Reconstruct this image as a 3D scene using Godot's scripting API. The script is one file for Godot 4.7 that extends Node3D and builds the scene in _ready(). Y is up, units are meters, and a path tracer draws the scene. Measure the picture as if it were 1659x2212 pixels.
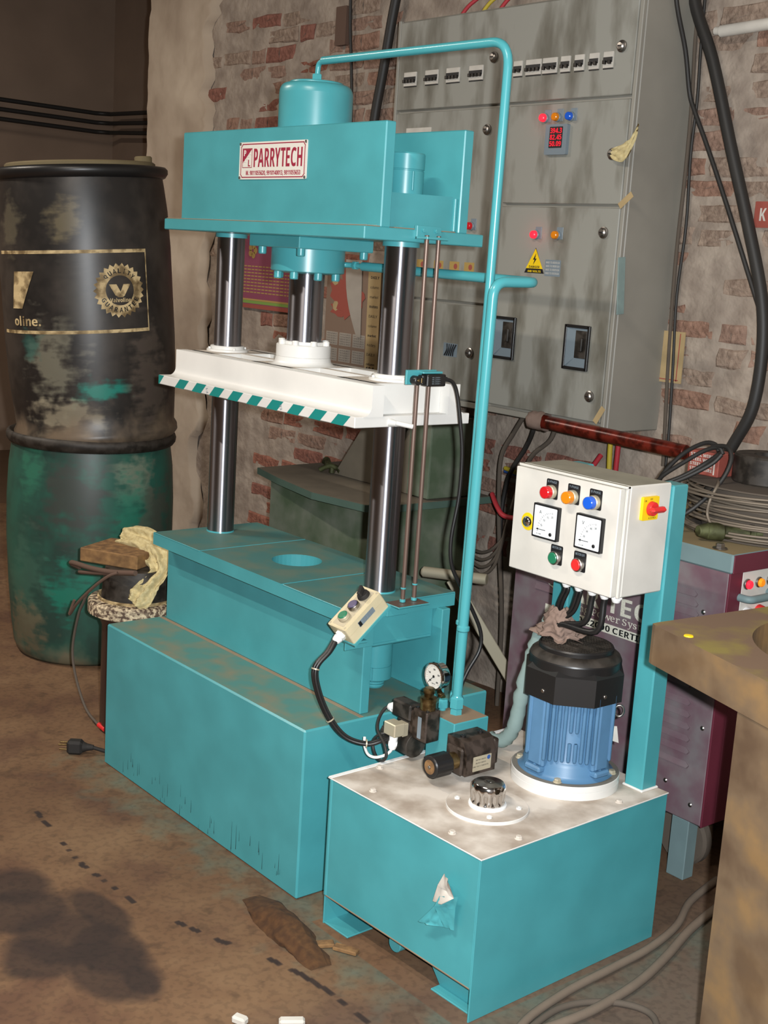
extends Node3D

func _ready() -> void:
	# camera
	var cam := Camera3D.new()
	cam.name = "camera"
	cam.position = Vector3(2.7009, 1.46, 1.9467)
	cam.rotation = Vector3(-0.1946, 0.8767, 0.0635)
	cam.fov = 43.174
	cam.near = 0.05
	cam.far = 60.0
	add_child(cam)
	cam.current = true
	# surroundings: a closed shed, so the world outside only matters through nothing
	var we := WorldEnvironment.new()
	we.name = "environment"
	var env := Environment.new()
	env.background_mode = Environment.BG_COLOR
	env.background_color = Color(0.12, 0.12, 0.12)
	env.tonemap_mode = Environment.TONE_MAPPER_LINEAR
	env.tonemap_exposure = 1.0
	env.sdfgi_enabled = true
	env.ssao_enabled = true
	env.ssil_enabled = true
	we.environment = env
	add_child(we)
	# the camera's flash, to the right of the lens and a little above it
	var flash := OmniLight3D.new()
	flash.name = "camera_flash"
	flash.position = cam.position + cam.basis * Vector3(0.066, 0.03, 0.0)
	flash.light_energy = FLASH
	flash.light_color = Color(0.965, 0.985, 1.0)
	flash.light_size = 0.018
	flash.omni_range = 20.0
	flash.omni_attenuation = 2.0
	flash.shadow_enabled = true
	add_child(flash)
	make_materials()
	tube_lamp(Vector3(1.4, 3.4, 2.4), AMB, "in front of the press")
	tube_lamp(Vector3(-2.6, 3.4, 1.9), AMB, "before the oil drums")
	make_room()
	make_press()
	make_limit_switch()
	make_switch_cable()
	make_pendant()
	make_pipes()
	make_tank()
	make_valves()
	make_motor()
	make_panel()
	make_sleeve()
	make_cabinet()
	make_wall_things()
	make_drums()
	make_bin()
	make_green_tank()
	make_welder()
	make_table()
	make_floor_things()

const FLASH := 10.6
const AMB := 9.5

# ---------------------------------------------------------------- mesh builder
class MB:
	var v := PackedVector3Array()
	var n := PackedVector3Array()
	var uv := PackedVector2Array()
	var t := Transform3D.IDENTITY

	func put(p: Vector3, nn: Vector3, u := Vector2.ZERO) -> void:
		v.append(t * p)
		n.append((t.basis * nn).normalized())
		uv.append(u)

	func tri(a: Vector3, b: Vector3, c: Vector3, out := Vector3.ZERO) -> void:
		var g := (b - a).cross(c - a)
		if g.length_squared() < 1e-18:
			return
		g = g.normalized()
		if out != Vector3.ZERO and g.dot(out) < 0.0:
			put(a, -g, Vector2(a.x, a.y)); put(b, -g, Vector2(b.x, b.y)); put(c, -g, Vector2(c.x, c.y))
		else:
			put(a, g, Vector2(a.x, a.y)); put(c, g, Vector2(c.x, c.y)); put(b, g, Vector2(b.x, b.y))

	func quad(a: Vector3, b: Vector3, c: Vector3, d: Vector3, out := Vector3.ZERO) -> void:
		tri(a, b, c, out)
		tri(a, c, d, out)

	func trin(p: Array, nn: Array, u: Array) -> void:
		var g: Vector3 = (p[1] - p[0]).cross(p[2] - p[0])
		if g.length_squared() < 1e-20:
			return
		var o: Array = [0, 2, 1] if g.dot(nn[0] + nn[1] + nn[2]) > 0.0 else [0, 1, 2]
		for k in o:
			put(p[k], nn[k], u[k])

	# chamfered box, centre c and full size s; faces that look up go to `top` when given
	func box(c: Vector3, s: Vector3, b := 0.002, top: MB = null, bas := Basis.IDENTITY) -> MB:
		var h := s / 2.0
		b = minf(b, minf(h.x, minf(h.y, h.z)) * 0.9)
		var P := func(sg: Vector3, ax: int) -> Vector3:
			var q := Vector3.ZERO
			for k in 3:
				q[k] = sg[k] * (h[k] if k == ax else h[k] - b)
			return c + bas * q
		for ax in 3:
			var a1 := (ax + 1) % 3
			var a2 := (ax + 2) % 3
			for sg in [-1.0, 1.0]:
				var cs := []
				for q in [[-1.0, -1.0], [1.0, -1.0], [1.0, 1.0], [-1.0, 1.0]]:
					var e := Vector3.ZERO
					e[ax] = sg; e[a1] = q[0]; e[a2] = q[1]
					cs.append(P.call(e, ax))
				var o := Vector3.ZERO
				o[ax] = sg
				var into: MB = top if (top != null and ax == 1 and sg > 0.0) else self
				if into != self:
					into.t = t
				into.quad(cs[0], cs[1], cs[2], cs[3], bas * o)
		if b < 1e-5:
			return self
		for ax in 3:   # edges along ax
			var a1 := (ax + 1) % 3
			var a2 := (ax + 2) % 3
			for q in [[-1.0, -1.0], [1.0, -1.0], [1.0, 1.0], [-1.0, 1.0]]:
				var e0 := Vector3.ZERO
				e0[ax] = -1.0; e0[a1] = q[0]; e0[a2] = q[1]
				var e1 := e0
				e1[ax] = 1.0
				var o := e0
				o[ax] = 0.0
				quad(P.call(e0, a1), P.call(e1, a1), P.call(e1, a2), P.call(e0, a2), bas * o)
		for i in 8:
			var e := Vector3(1.0 if i & 1 else -1.0, 1.0 if i & 2 else -1.0, 1.0 if i & 4 else -1.0)
			tri(P.call(e, 0), P.call(e, 1), P.call(e, 2), bas * e)
		return self

	# box from min/max corners
	func bb(a: Vector3, b: Vector3, bev := 0.002, top: MB = null) -> MB:
		return box((a + b) / 2.0, (b - a).abs(), bev, top)

	# lathe: profile of (radius, height) about the y axis of xf; sharp profile edges, smooth around
	func lathe(xf: Transform3D, prof: Array, seg := 28, soft := false) -> MB:
		var m := prof.size()
		var nn := []
		for i in m - 1:
			var d: Vector2 = prof[i + 1] - prof[i]
			nn.append(Vector2(d.y, -d.x).normalized() if d.length() > 1e-7 else Vector2.ZERO)
		for i in m - 1:
			var a: Vector2 = prof[i]
			var b: Vector2 = prof[i + 1]
			var na: Vector2 = nn[i]
			var nb: Vector2 = nn[i]
			if na == Vector2.ZERO:
				continue
			if soft:
				if i > 0 and nn[i - 1].dot(na) > 0.6: na = (na + nn[i - 1]).normalized()
				if i < m - 2 and nn[i + 1].dot(nb) > 0.6: nb = (nb + nn[i + 1]).normalized()
			for j in seg:
				var t0 := TAU * j / seg
				var t1 := TAU * (j + 1) / seg
				var d0 := Vector3(cos(t0), 0, sin(t0))
				var d1 := Vector3(cos(t1), 0, sin(t1))
				var ps := [xf * (d0 * a.x + Vector3.UP * a.y), xf * (d1 * a.x + Vector3.UP * a.y), xf * (d1 * b.x + Vector3.UP * b.y), xf * (d0 * b.x + Vector3.UP * b.y)]
				var ns := [xf.basis * (d0 * na.x + Vector3.UP * na.y), xf.basis * (d1 * na.x + Vector3.UP * na.y), xf.basis * (d1 * nb.x + Vector3.UP * nb.y), xf.basis * (d0 * nb.x + Vector3.UP * nb.y)]
				var us := [Vector2(float(j) / seg, a.y), Vector2(float(j + 1) / seg, a.y), Vector2(float(j + 1) / seg, b.y), Vector2(float(j) / seg, b.y)]
				trin([ps[0], ps[1], ps[2]], [ns[0], ns[1], ns[2]], [us[0], us[1], us[2]])
				trin([ps[0], ps[2], ps[3]], [ns[0], ns[2], ns[3]], [us[0], us[2], us[3]])
		return self

	# capped, chamfered cylinder from a to b
	func cyl(a: Vector3, b: Vector3, r: float, r2 := -1.0, seg := 24, bev := -1.0) -> MB:
		if r2 < 0.0: r2 = r
		var l := (b - a).length()
		if bev < 0.0: bev = minf(0.0015, minf(r, r2) * 0.15)
		bev = minf(bev, l * 0.4)
		lathe(MB.along(a, b - a), [Vector2(0, 0), Vector2(r - bev, 0), Vector2(r, bev), Vector2(r2, l - bev), Vector2(r2 - bev, l), Vector2(0, l)], seg)
		return self

	static func along(at: Vector3, d: Vector3) -> Transform3D:
		var y := d.normalized()
		var x := y.cross(Vector3(0.31, 0.2, 0.93) if absf(y.y) > 0.9 else Vector3.UP).normalized()
		return Transform3D(Basis(x, y, x.cross(y)), at)

	# hexagon nut or bolt head
	func hexa(a: Vector3, b: Vector3, r: float) -> MB:
		var xf := MB.along(a, b - a)
		var l := (b - a).length()
		for j in 6:
			var d0 := Vector3(cos(TAU * j / 6), 0, sin(TAU * j / 6))
			var d1 := Vector3(cos(TAU * (j + 1) / 6), 0, sin(TAU * (j + 1) / 6))
			var o := xf.basis * (d0 + d1)
			var k := l * 0.85
			quad(xf * (d0 * r), xf * (d1 * r), xf * (d1 * r + Vector3.UP * k), xf * (d0 * r + Vector3.UP * k), o)
			quad(xf * (d0 * r + Vector3.UP * k), xf * (d1 * r + Vector3.UP * k), xf * (d1 * r * 0.87 + Vector3.UP * l), xf * (d0 * r * 0.87 + Vector3.UP * l), o + xf.basis.y)
			tri(xf * (d0 * r * 0.87 + Vector3.UP * l), xf * (d1 * r * 0.87 + Vector3.UP * l), xf * (Vector3.UP * l), xf.basis.y)
			tri(xf * (d0 * r), xf * (d1 * r), xf.origin, -xf.basis.y)
		return self

	# round tube along points; r a number or one radius per point
	func tube(pts: Array, r, seg := 10, caps := true) -> MB:
		var m := pts.size()
		var prev := Vector3.ZERO
		var rings := []
		var norms := []
		var len := 0.0
		var lens := []
		for i in m:
			var d: Vector3 = (pts[mini(i + 1, m - 1)] - pts[maxi(i - 1, 0)]).normalized()
			var x: Vector3
			if i == 0:
				x = d.cross(Vector3.UP if absf(d.y) < 0.9 else Vector3(1, 0, 0.2)).normalized()
			else:
				x = (prev - d * prev.dot(d)).normalized()
				len += (pts[i] - pts[i - 1]).length()
			lens.append(len)
			prev = x
			var y := d.cross(x)
			var rr: float = r[i] if r is Array else r
			var ring := []
			var nr := []
			for j in seg + 1:
				var q := TAU * j / seg
				var o := x * cos(q) + y * sin(q)
				ring.append(pts[i] + o * rr)
				nr.append(o)
			rings.append(ring)
			norms.append(nr)
		for i in m - 1:
			for j in seg:
				var us := [Vector2(float(j) / seg, lens[i]), Vector2(float(j + 1) / seg, lens[i]), Vector2(float(j + 1) / seg, lens[i + 1]), Vector2(float(j) / seg, lens[i + 1])]
				trin([rings[i][j], rings[i][j + 1], rings[i + 1][j + 1]], [norms[i][j], norms[i][j + 1], norms[i + 1][j + 1]], [us[0], us[1], us[2]])
				trin([rings[i][j], rings[i + 1][j + 1], rings[i + 1][j]], [norms[i][j], norms[i + 1][j + 1], norms[i + 1][j]], [us[0], us[2], us[3]])
		if caps:
			for e in [0, m - 1]:
				var o: Vector3 = (pts[0] - pts[1]) if e == 0 else (pts[m - 1] - pts[m - 2])
				for j in seg:
					tri(pts[e], rings[e][j], rings[e][j + 1], o)
		return self

	# polygon in the xy plane of xf, extruded from z0 to z1
	func prism(xf: Transform3D, poly: PackedVector2Array, z0: float, z1: float, smooth := false) -> MB:
		var idx := Geometry2D.triangulate_polygon(poly)
		for i in range(0, idx.size(), 3):
			for zz in [z0, z1]:
				tri(xf * Vector3(poly[idx[i]].x, poly[idx[i]].y, zz), xf * Vector3(poly[idx[i + 1]].x, poly[idx[i + 1]].y, zz), xf * Vector3(poly[idx[i + 2]].x, poly[idx[i + 2]].y, zz), xf.basis.z * (1.0 if (zz == z1) == (z1 > z0) else -1.0))
		var cw := Geometry2D.is_polygon_clockwise(poly)
		var m := poly.size()
		var en := []
		for i in m:
			var e: Vector2 = poly[(i + 1) % m] - poly[i]
			en.append((Vector2(e.y, -e.x) if not cw else Vector2(-e.y, e.x)).normalized())
		for i in m:
			var a := poly[i]
			var b := poly[(i + 1) % m]
			var na: Vector2 = en[i]
			var nb: Vector2 = en[i]
			if smooth:
				if en[(i + m - 1) % m].dot(na) > 0.7: na = (na + en[(i + m - 1) % m]).normalized()
				if en[(i + 1) % m].dot(nb) > 0.7: nb = (nb + en[(i + 1) % m]).normalized()
			var n3 := [xf.basis * Vector3(na.x, na.y, 0), xf.basis * Vector3(nb.x, nb.y, 0)]
			var p := [xf * Vector3(a.x, a.y, z0), xf * Vector3(b.x, b.y, z0), xf * Vector3(b.x, b.y, z1), xf * Vector3(a.x, a.y, z1)]
			trin([p[0], p[1], p[2]], [n3[0], n3[1], n3[1]], [Vector2.ZERO, Vector2.RIGHT, Vector2.ONE])
			trin([p[0], p[2], p[3]], [n3[0], n3[1], n3[0]], [Vector2.ZERO, Vector2.ONE, Vector2.DOWN])
		return self

	# smooth sheet over a grid of points g[i][j]; both sides when thick > 0
	func sheet(g: Array, out: Vector3, thick := 0.0) -> MB:
		var a := g.size()
		var b: int = g[0].size()
		var nr := []
		for i in a:
			var row := []
			for j in b:
				var du: Vector3 = g[mini(i + 1, a - 1)][j] - g[maxi(i - 1, 0)][j]
				var dv: Vector3 = g[i][mini(j + 1, b - 1)] - g[i][maxi(j - 1, 0)]
				var q := du.cross(dv).normalized()
				row.append(q)
			nr.append(row)
		var flip := 1.0 if nr[a / 2][b / 2].dot(out) >= 0.0 else -1.0
		for s in ([1.0, -1.0] if thick > 0.0 else [1.0]):
			for i in a - 1:
				for j in b - 1:
					var p := []
					var q := []
					var u := []
					for k in [[0, 0], [1, 0], [1, 1], [0, 1]]:
						var w: Vector3 = nr[i + k[0]][j + k[1]] * flip
						p.append(g[i + k[0]][j + k[1]] + w * (thick * 0.5 * s))
						q.append(w * s)
						u.append(Vector2(float(i + k[0]) / (a - 1), float(j + k[1]) / (b - 1)))
					trin([p[0], p[1], p[2]], [q[0], q[1], q[2]], [u[0], u[1], u[2]])
					trin([p[0], p[2], p[3]], [q[0], q[2], q[3]], [u[0], u[2], u[3]])
		return self

	# lettering: fits the box w x h (centre at xf), raised by d along xf z; `wrap` may bend each point
	func text(s: String, xf: Transform3D, w: float, h: float, d := 0.0004, bold := true, serif := false, wrap = null) -> MB:
		var f := SystemFont.new()
		f.font_names = PackedStringArray(["Droid Serif" if serif else "Droid Sans"])
		f.font_weight = 700 if bold else 400
		f.font_italic = serif
		var tm := TextMesh.new()
		tm.font = f
		tm.text = s
		tm.font_size = 24
		tm.pixel_size = 0.01
		tm.depth = 0.02
		tm.curve_step = 2.0
		var ar := tm.get_mesh_arrays()
		var vs: PackedVector3Array = ar[Mesh.ARRAY_VERTEX]
		var ix: PackedInt32Array = ar[Mesh.ARRAY_INDEX]
		if vs.size() == 0:
			return self
		var lo := vs[0]
		var hi := vs[0]
		for p in vs:
			lo = lo.min(p); hi = hi.max(p)
		var sc := Vector3(w / maxf(hi.x - lo.x, 1e-5), h / maxf(hi.y - lo.y, 1e-5), d / 0.02)
		var mid := (lo + hi) / 2.0
		for i in range(0, ix.size(), 3):
			var p := []
			for k in 3:
				var q := (vs[ix[i + k]] - mid) * sc
				q.z += d / 2.0
				p.append(wrap.call(q) if wrap != null else xf * q)
			var g: Vector3 = (vs[ix[i + 1]] - vs[ix[i]]).cross(vs[ix[i + 2]] - vs[ix[i]])
			if absf(g.z) > 0.5 * g.length() and g.z > 0.0:
				continue   # TextMesh triangles run clockwise: the face turned away
			var gg: Vector3 = (p[1] - p[0]).cross(p[2] - p[0])
			if gg.length_squared() < 1e-20:
				continue
			gg = -gg.normalized()
			for k in 3:
				put(p[k], gg)
		return self


# ---------------------------------------------------------------- scene helpers
var origins := {}
var used := {}

func numbered(called: String) -> String:
	used[called] = used.get(called, 0) + 1
	return called if used[called] == 1 else "%s_%03d" % [called, used[called] - 1]

func tag(o: Node3D, label: String, category: String, group := "") -> Node3D:
	o.set_meta("label", label)
	o.set_meta("category", category)
	if group: o.set_meta("group", group)
	return o

func thing(called: String, label: String, category: String, at: Vector3, group := "") -> Node3D:
	var o := Node3D.new()
	o.name = numbered(called)
	add_child(o)
	o.position = at
	origins[o] = at
	tag(o, label, category, group)
	return o

func mesh_of(parts: Array, off: Vector3) -> ArrayMesh:
	var am := ArrayMesh.new()
	for k in range(0, parts.size(), 2):
		var mb: MB = parts[k]
		if mb.v.is_empty():
			continue
		var a := []
		a.resize(Mesh.ARRAY_MAX)
		var vv := PackedVector3Array()
		vv.resize(mb.v.size())
		for i in mb.v.size():
			vv[i] = mb.v[i] - off
		a[Mesh.ARRAY_VERTEX] = vv
		a[Mesh.ARRAY_NORMAL] = mb.n
		a[Mesh.ARRAY_TEX_UV] = mb.uv
		am.add_surface_from_arrays(Mesh.PRIMITIVE_TRIANGLES, a)
		am.surface_set_material(am.get_surface_count() - 1, parts[k + 1])
	return am

# one named mesh under a thing or a part, from builders in world coordinates: [mb, material, mb, material ...]
func part(called: String, parts: Array, parent: Node3D, label := "") -> MeshInstance3D:
	var o := MeshInstance3D.new()
	o.name = called
	o.mesh = mesh_of(parts, origins[parent])
	parent.add_child(o, true)
	origins[o] = origins[parent]
	if label: o.set_meta("label", label)
	return o

# a thing that is one mesh
func single(called: String, parts: Array, label: String, category: String, group := "") -> MeshInstance3D:
	var lo: Vector3 = parts[0].v[0]
	var hi := lo
	for k in range(0, parts.size(), 2):
		for p in parts[k].v:
			lo = lo.min(p); hi = hi.max(p)
	var at := Vector3((lo.x + hi.x) / 2, lo.y, (lo.z + hi.z) / 2)
	var o := MeshInstance3D.new()
	o.name = numbered(called)
	o.mesh = mesh_of(parts, at)
	add_child(o)
	o.position = at
	origins[o] = at
	tag(o, label, category, group)
	return o

func struct(called: String, parts: Array) -> MeshInstance3D:
	var o := MeshInstance3D.new()
	o.name = called
	o.mesh = mesh_of(parts, Vector3.ZERO)
	add_child(o)
	origins[o] = Vector3.ZERO
	o.set_meta("kind", "structure")
	return o

# a shared mesh placed as a part
func inst(called: String, mesh: Mesh, parent: Node3D, xf: Transform3D) -> MeshInstance3D:
	var o := MeshInstance3D.new()
	o.name = called
	o.mesh = mesh
	o.transform = Transform3D(xf.basis, xf.origin - origins[parent])
	parent.add_child(o, true)
	return o

func at(x: float, y: float, z: float) -> Transform3D:
	return Transform3D(Basis.IDENTITY, Vector3(x, y, z))

# frames whose z axis looks out of a wall that faces +z, +x or +y
func fz(x: float, y: float, z: float) -> Transform3D:
	return at(x, y, z)
func fx(x: float, y: float, z: float) -> Transform3D:
	return Transform3D(Basis(Vector3(0, 0, -1), Vector3.UP, Vector3.RIGHT), Vector3(x, y, z))
func fy(x: float, y: float, z: float) -> Transform3D:
	return Transform3D(Basis(Vector3.RIGHT, Vector3(0, 0, -1), Vector3.UP), Vector3(x, y, z))

func cr(pts: Array, k := 6) -> Array:   # Catmull-Rom through the points
	var o := []
	var m := pts.size()
	for i in m - 1:
		var p0: Vector3 = pts[maxi(i - 1, 0)]
		var p1: Vector3 = pts[i]
		var p2: Vector3 = pts[i + 1]
		var p3: Vector3 = pts[mini(i + 2, m - 1)]
		for j in k:
			o.append(p1.cubic_interpolate(p2, p0, p3, float(j) / k))
	o.append(pts[m - 1])
	return o

func bend(pts: Array, r: float, k := 7) -> Array:   # a pipe's path with rounded corners
	var o := [pts[0]]
	for i in range(1, pts.size() - 1):
		var a: Vector3 = pts[i] + (pts[i - 1] - pts[i]).normalized() * r
		var b: Vector3 = pts[i] + (pts[i + 1] - pts[i]).normalized() * r
		for j in k + 1:
			var s := float(j) / k
			o.append(a.lerp(pts[i], s).lerp(pts[i].lerp(b, s), s))
	o.append(pts[-1])
	return o

func rrect(w: float, h: float, r: float, k := 4) -> PackedVector2Array:
	var o := PackedVector2Array()
	for q in 4:
		var c := Vector2((w / 2 - r) * (1 if q in [0, 3] else -1), (h / 2 - r) * (1 if q in [0, 1] else -1))
		for j in k + 1:
			var a := PI / 2 * q + PI / 2 * j / k
			o.append(c + Vector2(cos(a), sin(a)) * r)
	return o

func ngon(r: float, k: int, ph := 0.0) -> PackedVector2Array:
	var o := PackedVector2Array()
	for j in k:
		o.append(Vector2(cos(TAU * j / k + ph), sin(TAU * j / k + ph)) * r)
	return o

# ---------------------------------------------------------------- materials
var M := {}
var T := {}

func noise_tex(sd: int, freq: float, lo: Color, hi: Color, oct := 4, p0 := 0.0, p1 := 1.0, size := 512, kind := FastNoiseLite.TYPE_SIMPLEX_SMOOTH, mid := Color(0, 0, 0, 0)) -> NoiseTexture2D:
	var f := FastNoiseLite.new()
	f.noise_type = kind
	f.seed = sd
	f.frequency = freq
	f.fractal_octaves = oct
	var t := NoiseTexture2D.new()
	t.width = size
	t.height = size
	t.seamless = true
	t.noise = f
	var g := Gradient.new()
	g.offsets = PackedFloat32Array([p0, p1])
	g.colors = PackedColorArray([lo, hi])
	if mid.a > 0.0:
		g.add_point((p0 + p1) / 2.0, mid)
	t.color_ramp = g
	return t

func mat(key: String, c: Color, rough := 0.5, metal := 0.0, tex := "", scale := 1.0, bump := "", bs := 0.3) -> StandardMaterial3D:
	var m := StandardMaterial3D.new()
	m.resource_name = key
	m.albedo_color = c
	m.roughness = rough
	m.metallic = metal
	if tex or bump:
		m.uv1_triplanar = true
		m.uv1_scale = Vector3.ONE * scale
	if tex:
		m.albedo_texture = T[tex]
	if bump:
		m.heightmap_enabled = true
		m.heightmap_texture = T[bump]
		m.heightmap_scale = bs
	M[key] = m
	return m

func c8(r: int, g: int, b: int) -> Color:
	return Color8(r, g, b)

func glow(key: String, c: Color, e: float) -> StandardMaterial3D:
	var m := mat(key, c, 0.3)
	m.emission_enabled = true
	m.emission = c
	m.emission_energy_multiplier = e
	return m

func make_materials() -> void:
	T.mottle = noise_tex(1, 0.006, Color(0.92, 0.92, 0.92), Color(1, 1, 1), 5)
	T.grime = noise_tex(2, 0.008, Color(0.5, 0.46, 0.4), Color(1, 1, 1), 6, 0.25, 0.6)
	T.dustpatch = noise_tex(3, 0.008, c8(162, 148, 134), c8(212, 203, 192), 6, 0.2, 0.75)
	T.tealdust = noise_tex(4, 0.007, c8(78, 130, 124), c8(124, 124, 104), 5, 0.3, 0.95)
	T.beddust = noise_tex(5, 0.007, c8(66, 116, 114), c8(92, 116, 106), 5, 0.3, 0.85)
	T.plaster = noise_tex(6, 0.006, c8(158, 140, 122), c8(196, 180, 160), 5, 0.2, 0.85)
	T.mortar = noise_tex(7, 0.012, c8(136, 122, 110), c8(170, 156, 142), 6, 0.15, 0.85)
	T.rough = noise_tex(8, 0.03, Color.BLACK, Color.WHITE, 6)
	T.fine = noise_tex(9, 0.09, Color.BLACK, Color.WHITE, 4)
	T.brick = noise_tex(10, 0.02, Color(0.8, 0.78, 0.77), Color(1, 1, 1), 6, 0.2, 0.8)
	T.cabinet = noise_tex(11, 0.009, c8(140, 130, 112), c8(196, 187, 170), 6, 0.12, 0.55)
	T.rust = noise_tex(12, 0.01, c8(118, 86, 62), c8(182, 134, 84), 6, 0.2, 0.85, 512, FastNoiseLite.TYPE_SIMPLEX_SMOOTH, c8(148, 114, 84))
	T.rusttop = noise_tex(13, 0.009, c8(132, 106, 84), c8(152, 136, 72), 6, 0.4, 0.8)
	T.drumdark = noise_tex(14, 0.012, c8(34, 31, 29), c8(92, 84, 74), 6, 0.35, 0.9, 512, FastNoiseLite.TYPE_SIMPLEX_SMOOTH, c8(52, 47, 43))
	T.drumgreen = noise_tex(15, 0.009, c8(34, 56, 50), c8(36, 122, 100), 6, 0.22, 0.82, 512, FastNoiseLite.TYPE_SIMPLEX_SMOOTH, c8(70, 88, 76))
	T.maroon = noise_tex(16, 0.02, c8(112, 84, 93), c8(124, 114, 116), 6, 0.2, 0.8)
	T.greentank = noise_tex(17, 0.01, c8(84, 100, 76), c8(122, 128, 112), 6, 0.25, 0.8)
	T.flake = noise_tex(18, 0.05, c8(84, 66, 54), c8(214, 196, 164), 5, 0.42, 0.55)
	T.cloth = noise_tex(19, 0.02, c8(176, 158, 110), c8(218, 204, 158), 4)
	T.wood = noise_tex(20, 0.02, c8(92, 66, 42), c8(160, 122, 76), 5)
	T.speck = noise_tex(21, 0.06, Color(0.92, 0.92, 0.92), Color(1, 1, 1), 3, 0.3, 0.5)
	var teal := c8(76, 160, 167)
	mat("teal", teal, 0.32, 0.0, "mottle", 1.5)
	mat("teal_pipe", teal, 0.26)
	mat("teal_dust", Color.WHITE, 0.8, 0.0, "tealdust", 2.2)
	mat("bed_dust", Color.WHITE, 0.6, 0.0, "beddust", 2.0)
	mat("brown_dust", c8(150, 128, 104), 0.95, 0.0, "mottle", 3.0)
	mat("stripe_teal", c8(24, 132, 126), 0.45)
	mat("white", c8(230, 228, 223), 0.4, 0.0, "mottle", 1.0)
	mat("white_dusty", c8(206, 196, 184), 0.8, 0.0, "speck", 3.0)
	mat("white_clean", c8(240, 240, 238), 0.4)
	mat("lid_dust", Color.WHITE, 0.85, 0.0, "dustpatch", 1.6)
	var ch := mat("chrome", Color(0.6, 0.6, 0.63), 0.34, 1.0)
	ch.anisotropy_enabled = true
	ch.anisotropy = -0.95
	mat("chrome_cap", Color(0.82, 0.81, 0.8), 0.12, 1.0)
	mat("steel", Color(0.62, 0.6, 0.58), 0.35, 1.0)
	mat("rod_brown", c8(120, 100, 90), 0.4, 0.5)
	mat("brass", c8(150, 128, 88), 0.35, 0.9, "grime", 6.0)
	mat("black", c8(28, 27, 27), 0.38)
	mat("black_dusty", c8(58, 52, 46), 0.6, 0.0, "grime", 5.0)
	mat("black_matt", c8(34, 31, 29), 0.75)
	mat("valve_brown", c8(74, 62, 54), 0.55, 0.2, "grime", 6.0)
	mat("motor_blue", c8(86, 128, 164), 0.42, 0.0, "mottle", 3.0)
	mat("flange_dust", c8(118, 114, 106), 0.8, 0.0, "mottle", 4.0)
	mat("cream", c8(221, 217, 208), 0.4, 0.0, "mottle", 2.0)
	mat("cream_top", c8(150, 146, 130), 0.8, 0.0, "mottle", 3.0)
	mat("beige_box", c8(216, 202, 166), 0.5, 0.0, "mottle", 4.0)
	mat("red_lens", c8(204, 30, 36), 0.2)
	mat("amber_lens", c8(224, 132, 24), 0.2)
	mat("blue_lens", c8(30, 92, 206), 0.2)
	mat("green_button", c8(34, 118, 84), 0.35)
	mat("violet_button", c8(92, 84, 112), 0.35)
	mat("yellow", c8(240, 204, 20), 0.45)
	mat("red", c8(214, 44, 44), 0.4)
	mat("sign_red", c8(150, 28, 56), 0.5)
	mat("sign_white", c8(222, 218, 208), 0.35)
	mat("meter_face", c8(232, 236, 238), 0.3)
	mat("tag_black", c8(26, 26, 28), 0.45)
	mat("tag_grey", c8(120, 132, 140), 0.4)
	mat("plate_grey", c8(186, 176, 152), 0.4, 0.3)
	mat("cable", c8(40, 38, 36), 0.55)
	mat("cable_dusty", c8(88, 78, 68), 0.9)
	mat("cable_white", c8(228, 226, 220), 0.5)
	mat("cable_yellow", c8(190, 168, 50), 0.6)
	mat("cable_red", c8(176, 44, 54), 0.6)
	mat("cable_blue", c8(44, 84, 150), 0.6)
	mat("plaster", Color.WHITE, 0.95, 0.0, "plaster", 0.5, "rough", 0.3)
	mat("mortar", Color.WHITE, 0.97, 0.0, "mortar", 1.3, "rough", 0.5)
	mat("dark_wall", c8(146, 124, 106), 0.95, 0.0, "mottle", 0.6)
	mat("soot_wall", c8(66, 58, 52), 0.95, 0.0, "mottle", 0.6)
	var bc := [c8(154, 102, 84), c8(156, 122, 104), c8(156, 136, 120), c8(146, 98, 84), c8(156, 128, 112), c8(160, 140, 124)]
	for i in bc.size():
		mat("brick%d" % i, bc[i], 0.95, 0.0, "brick", 2.5, "rough", 0.6)
	mat("cabinet", Color(0.75, 0.78, 0.81), 0.55, 0.0, "cabinet", 0.9)
	M.cabinet.uv1_scale = Vector3(1.6, 0.5, 1.6)
	mat("cabinet_side", c8(148, 144, 134), 0.5, 0.0, "mottle", 1.0)
	mat("groove", c8(60, 54, 48), 0.9)
	mat("rust", Color(0.78, 0.84, 0.88), 0.6, 0.15, "rust", 1.1)
	mat("rust_top", Color(0.86, 0.86, 0.86), 0.75, 0.0, "rusttop", 1.4)
	mat("drum_dark", Color.WHITE, 0.4)
	M.drum_dark.albedo_texture = drum_image(false)
	mat("drum_green", Color.WHITE, 0.45)
	M.drum_green.albedo_texture = drum_image(true)
	mat("drum_lid", c8(118, 104, 74), 0.8, 0.0, "mottle", 3.0)
	mat("print_cream", c8(206, 182, 136), 0.7, 0.0, "grime", 4.0)
	mat("maroon", Color.WHITE, 0.5, 0.0, "maroon", 0.8)
	mat("maroon_red", c8(104, 40, 56), 0.45, 0.0, "mottle", 2.0)
	mat("lid_blue", c8(116, 138, 140), 0.6, 0.0, "mottle", 2.0)
	mat("top_tan", c8(150, 132, 96), 0.9, 0.0, "mottle", 2.0)
	mat("print_white", c8(220, 216, 200), 0.6, 0.0, "speck", 6.0)
	mat("green_tank", Color.WHITE, 0.7, 0.0, "greentank", 1.0)
	mat("tank_lid", c8(124, 114, 98), 0.9, 0.0, "mottle", 3.0)
	mat("tank_edge", c8(88, 112, 100), 0.6, 0.0, "mottle", 2.0)
	mat("flake", Color.WHITE, 0.8, 0.0, "flake", 2.2)
	mat("bin_brown", c8(66, 48, 42), 0.3, 0.2)
	mat("cloth", Color.WHITE, 0.95, 0.0, "cloth", 5.0)
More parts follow.
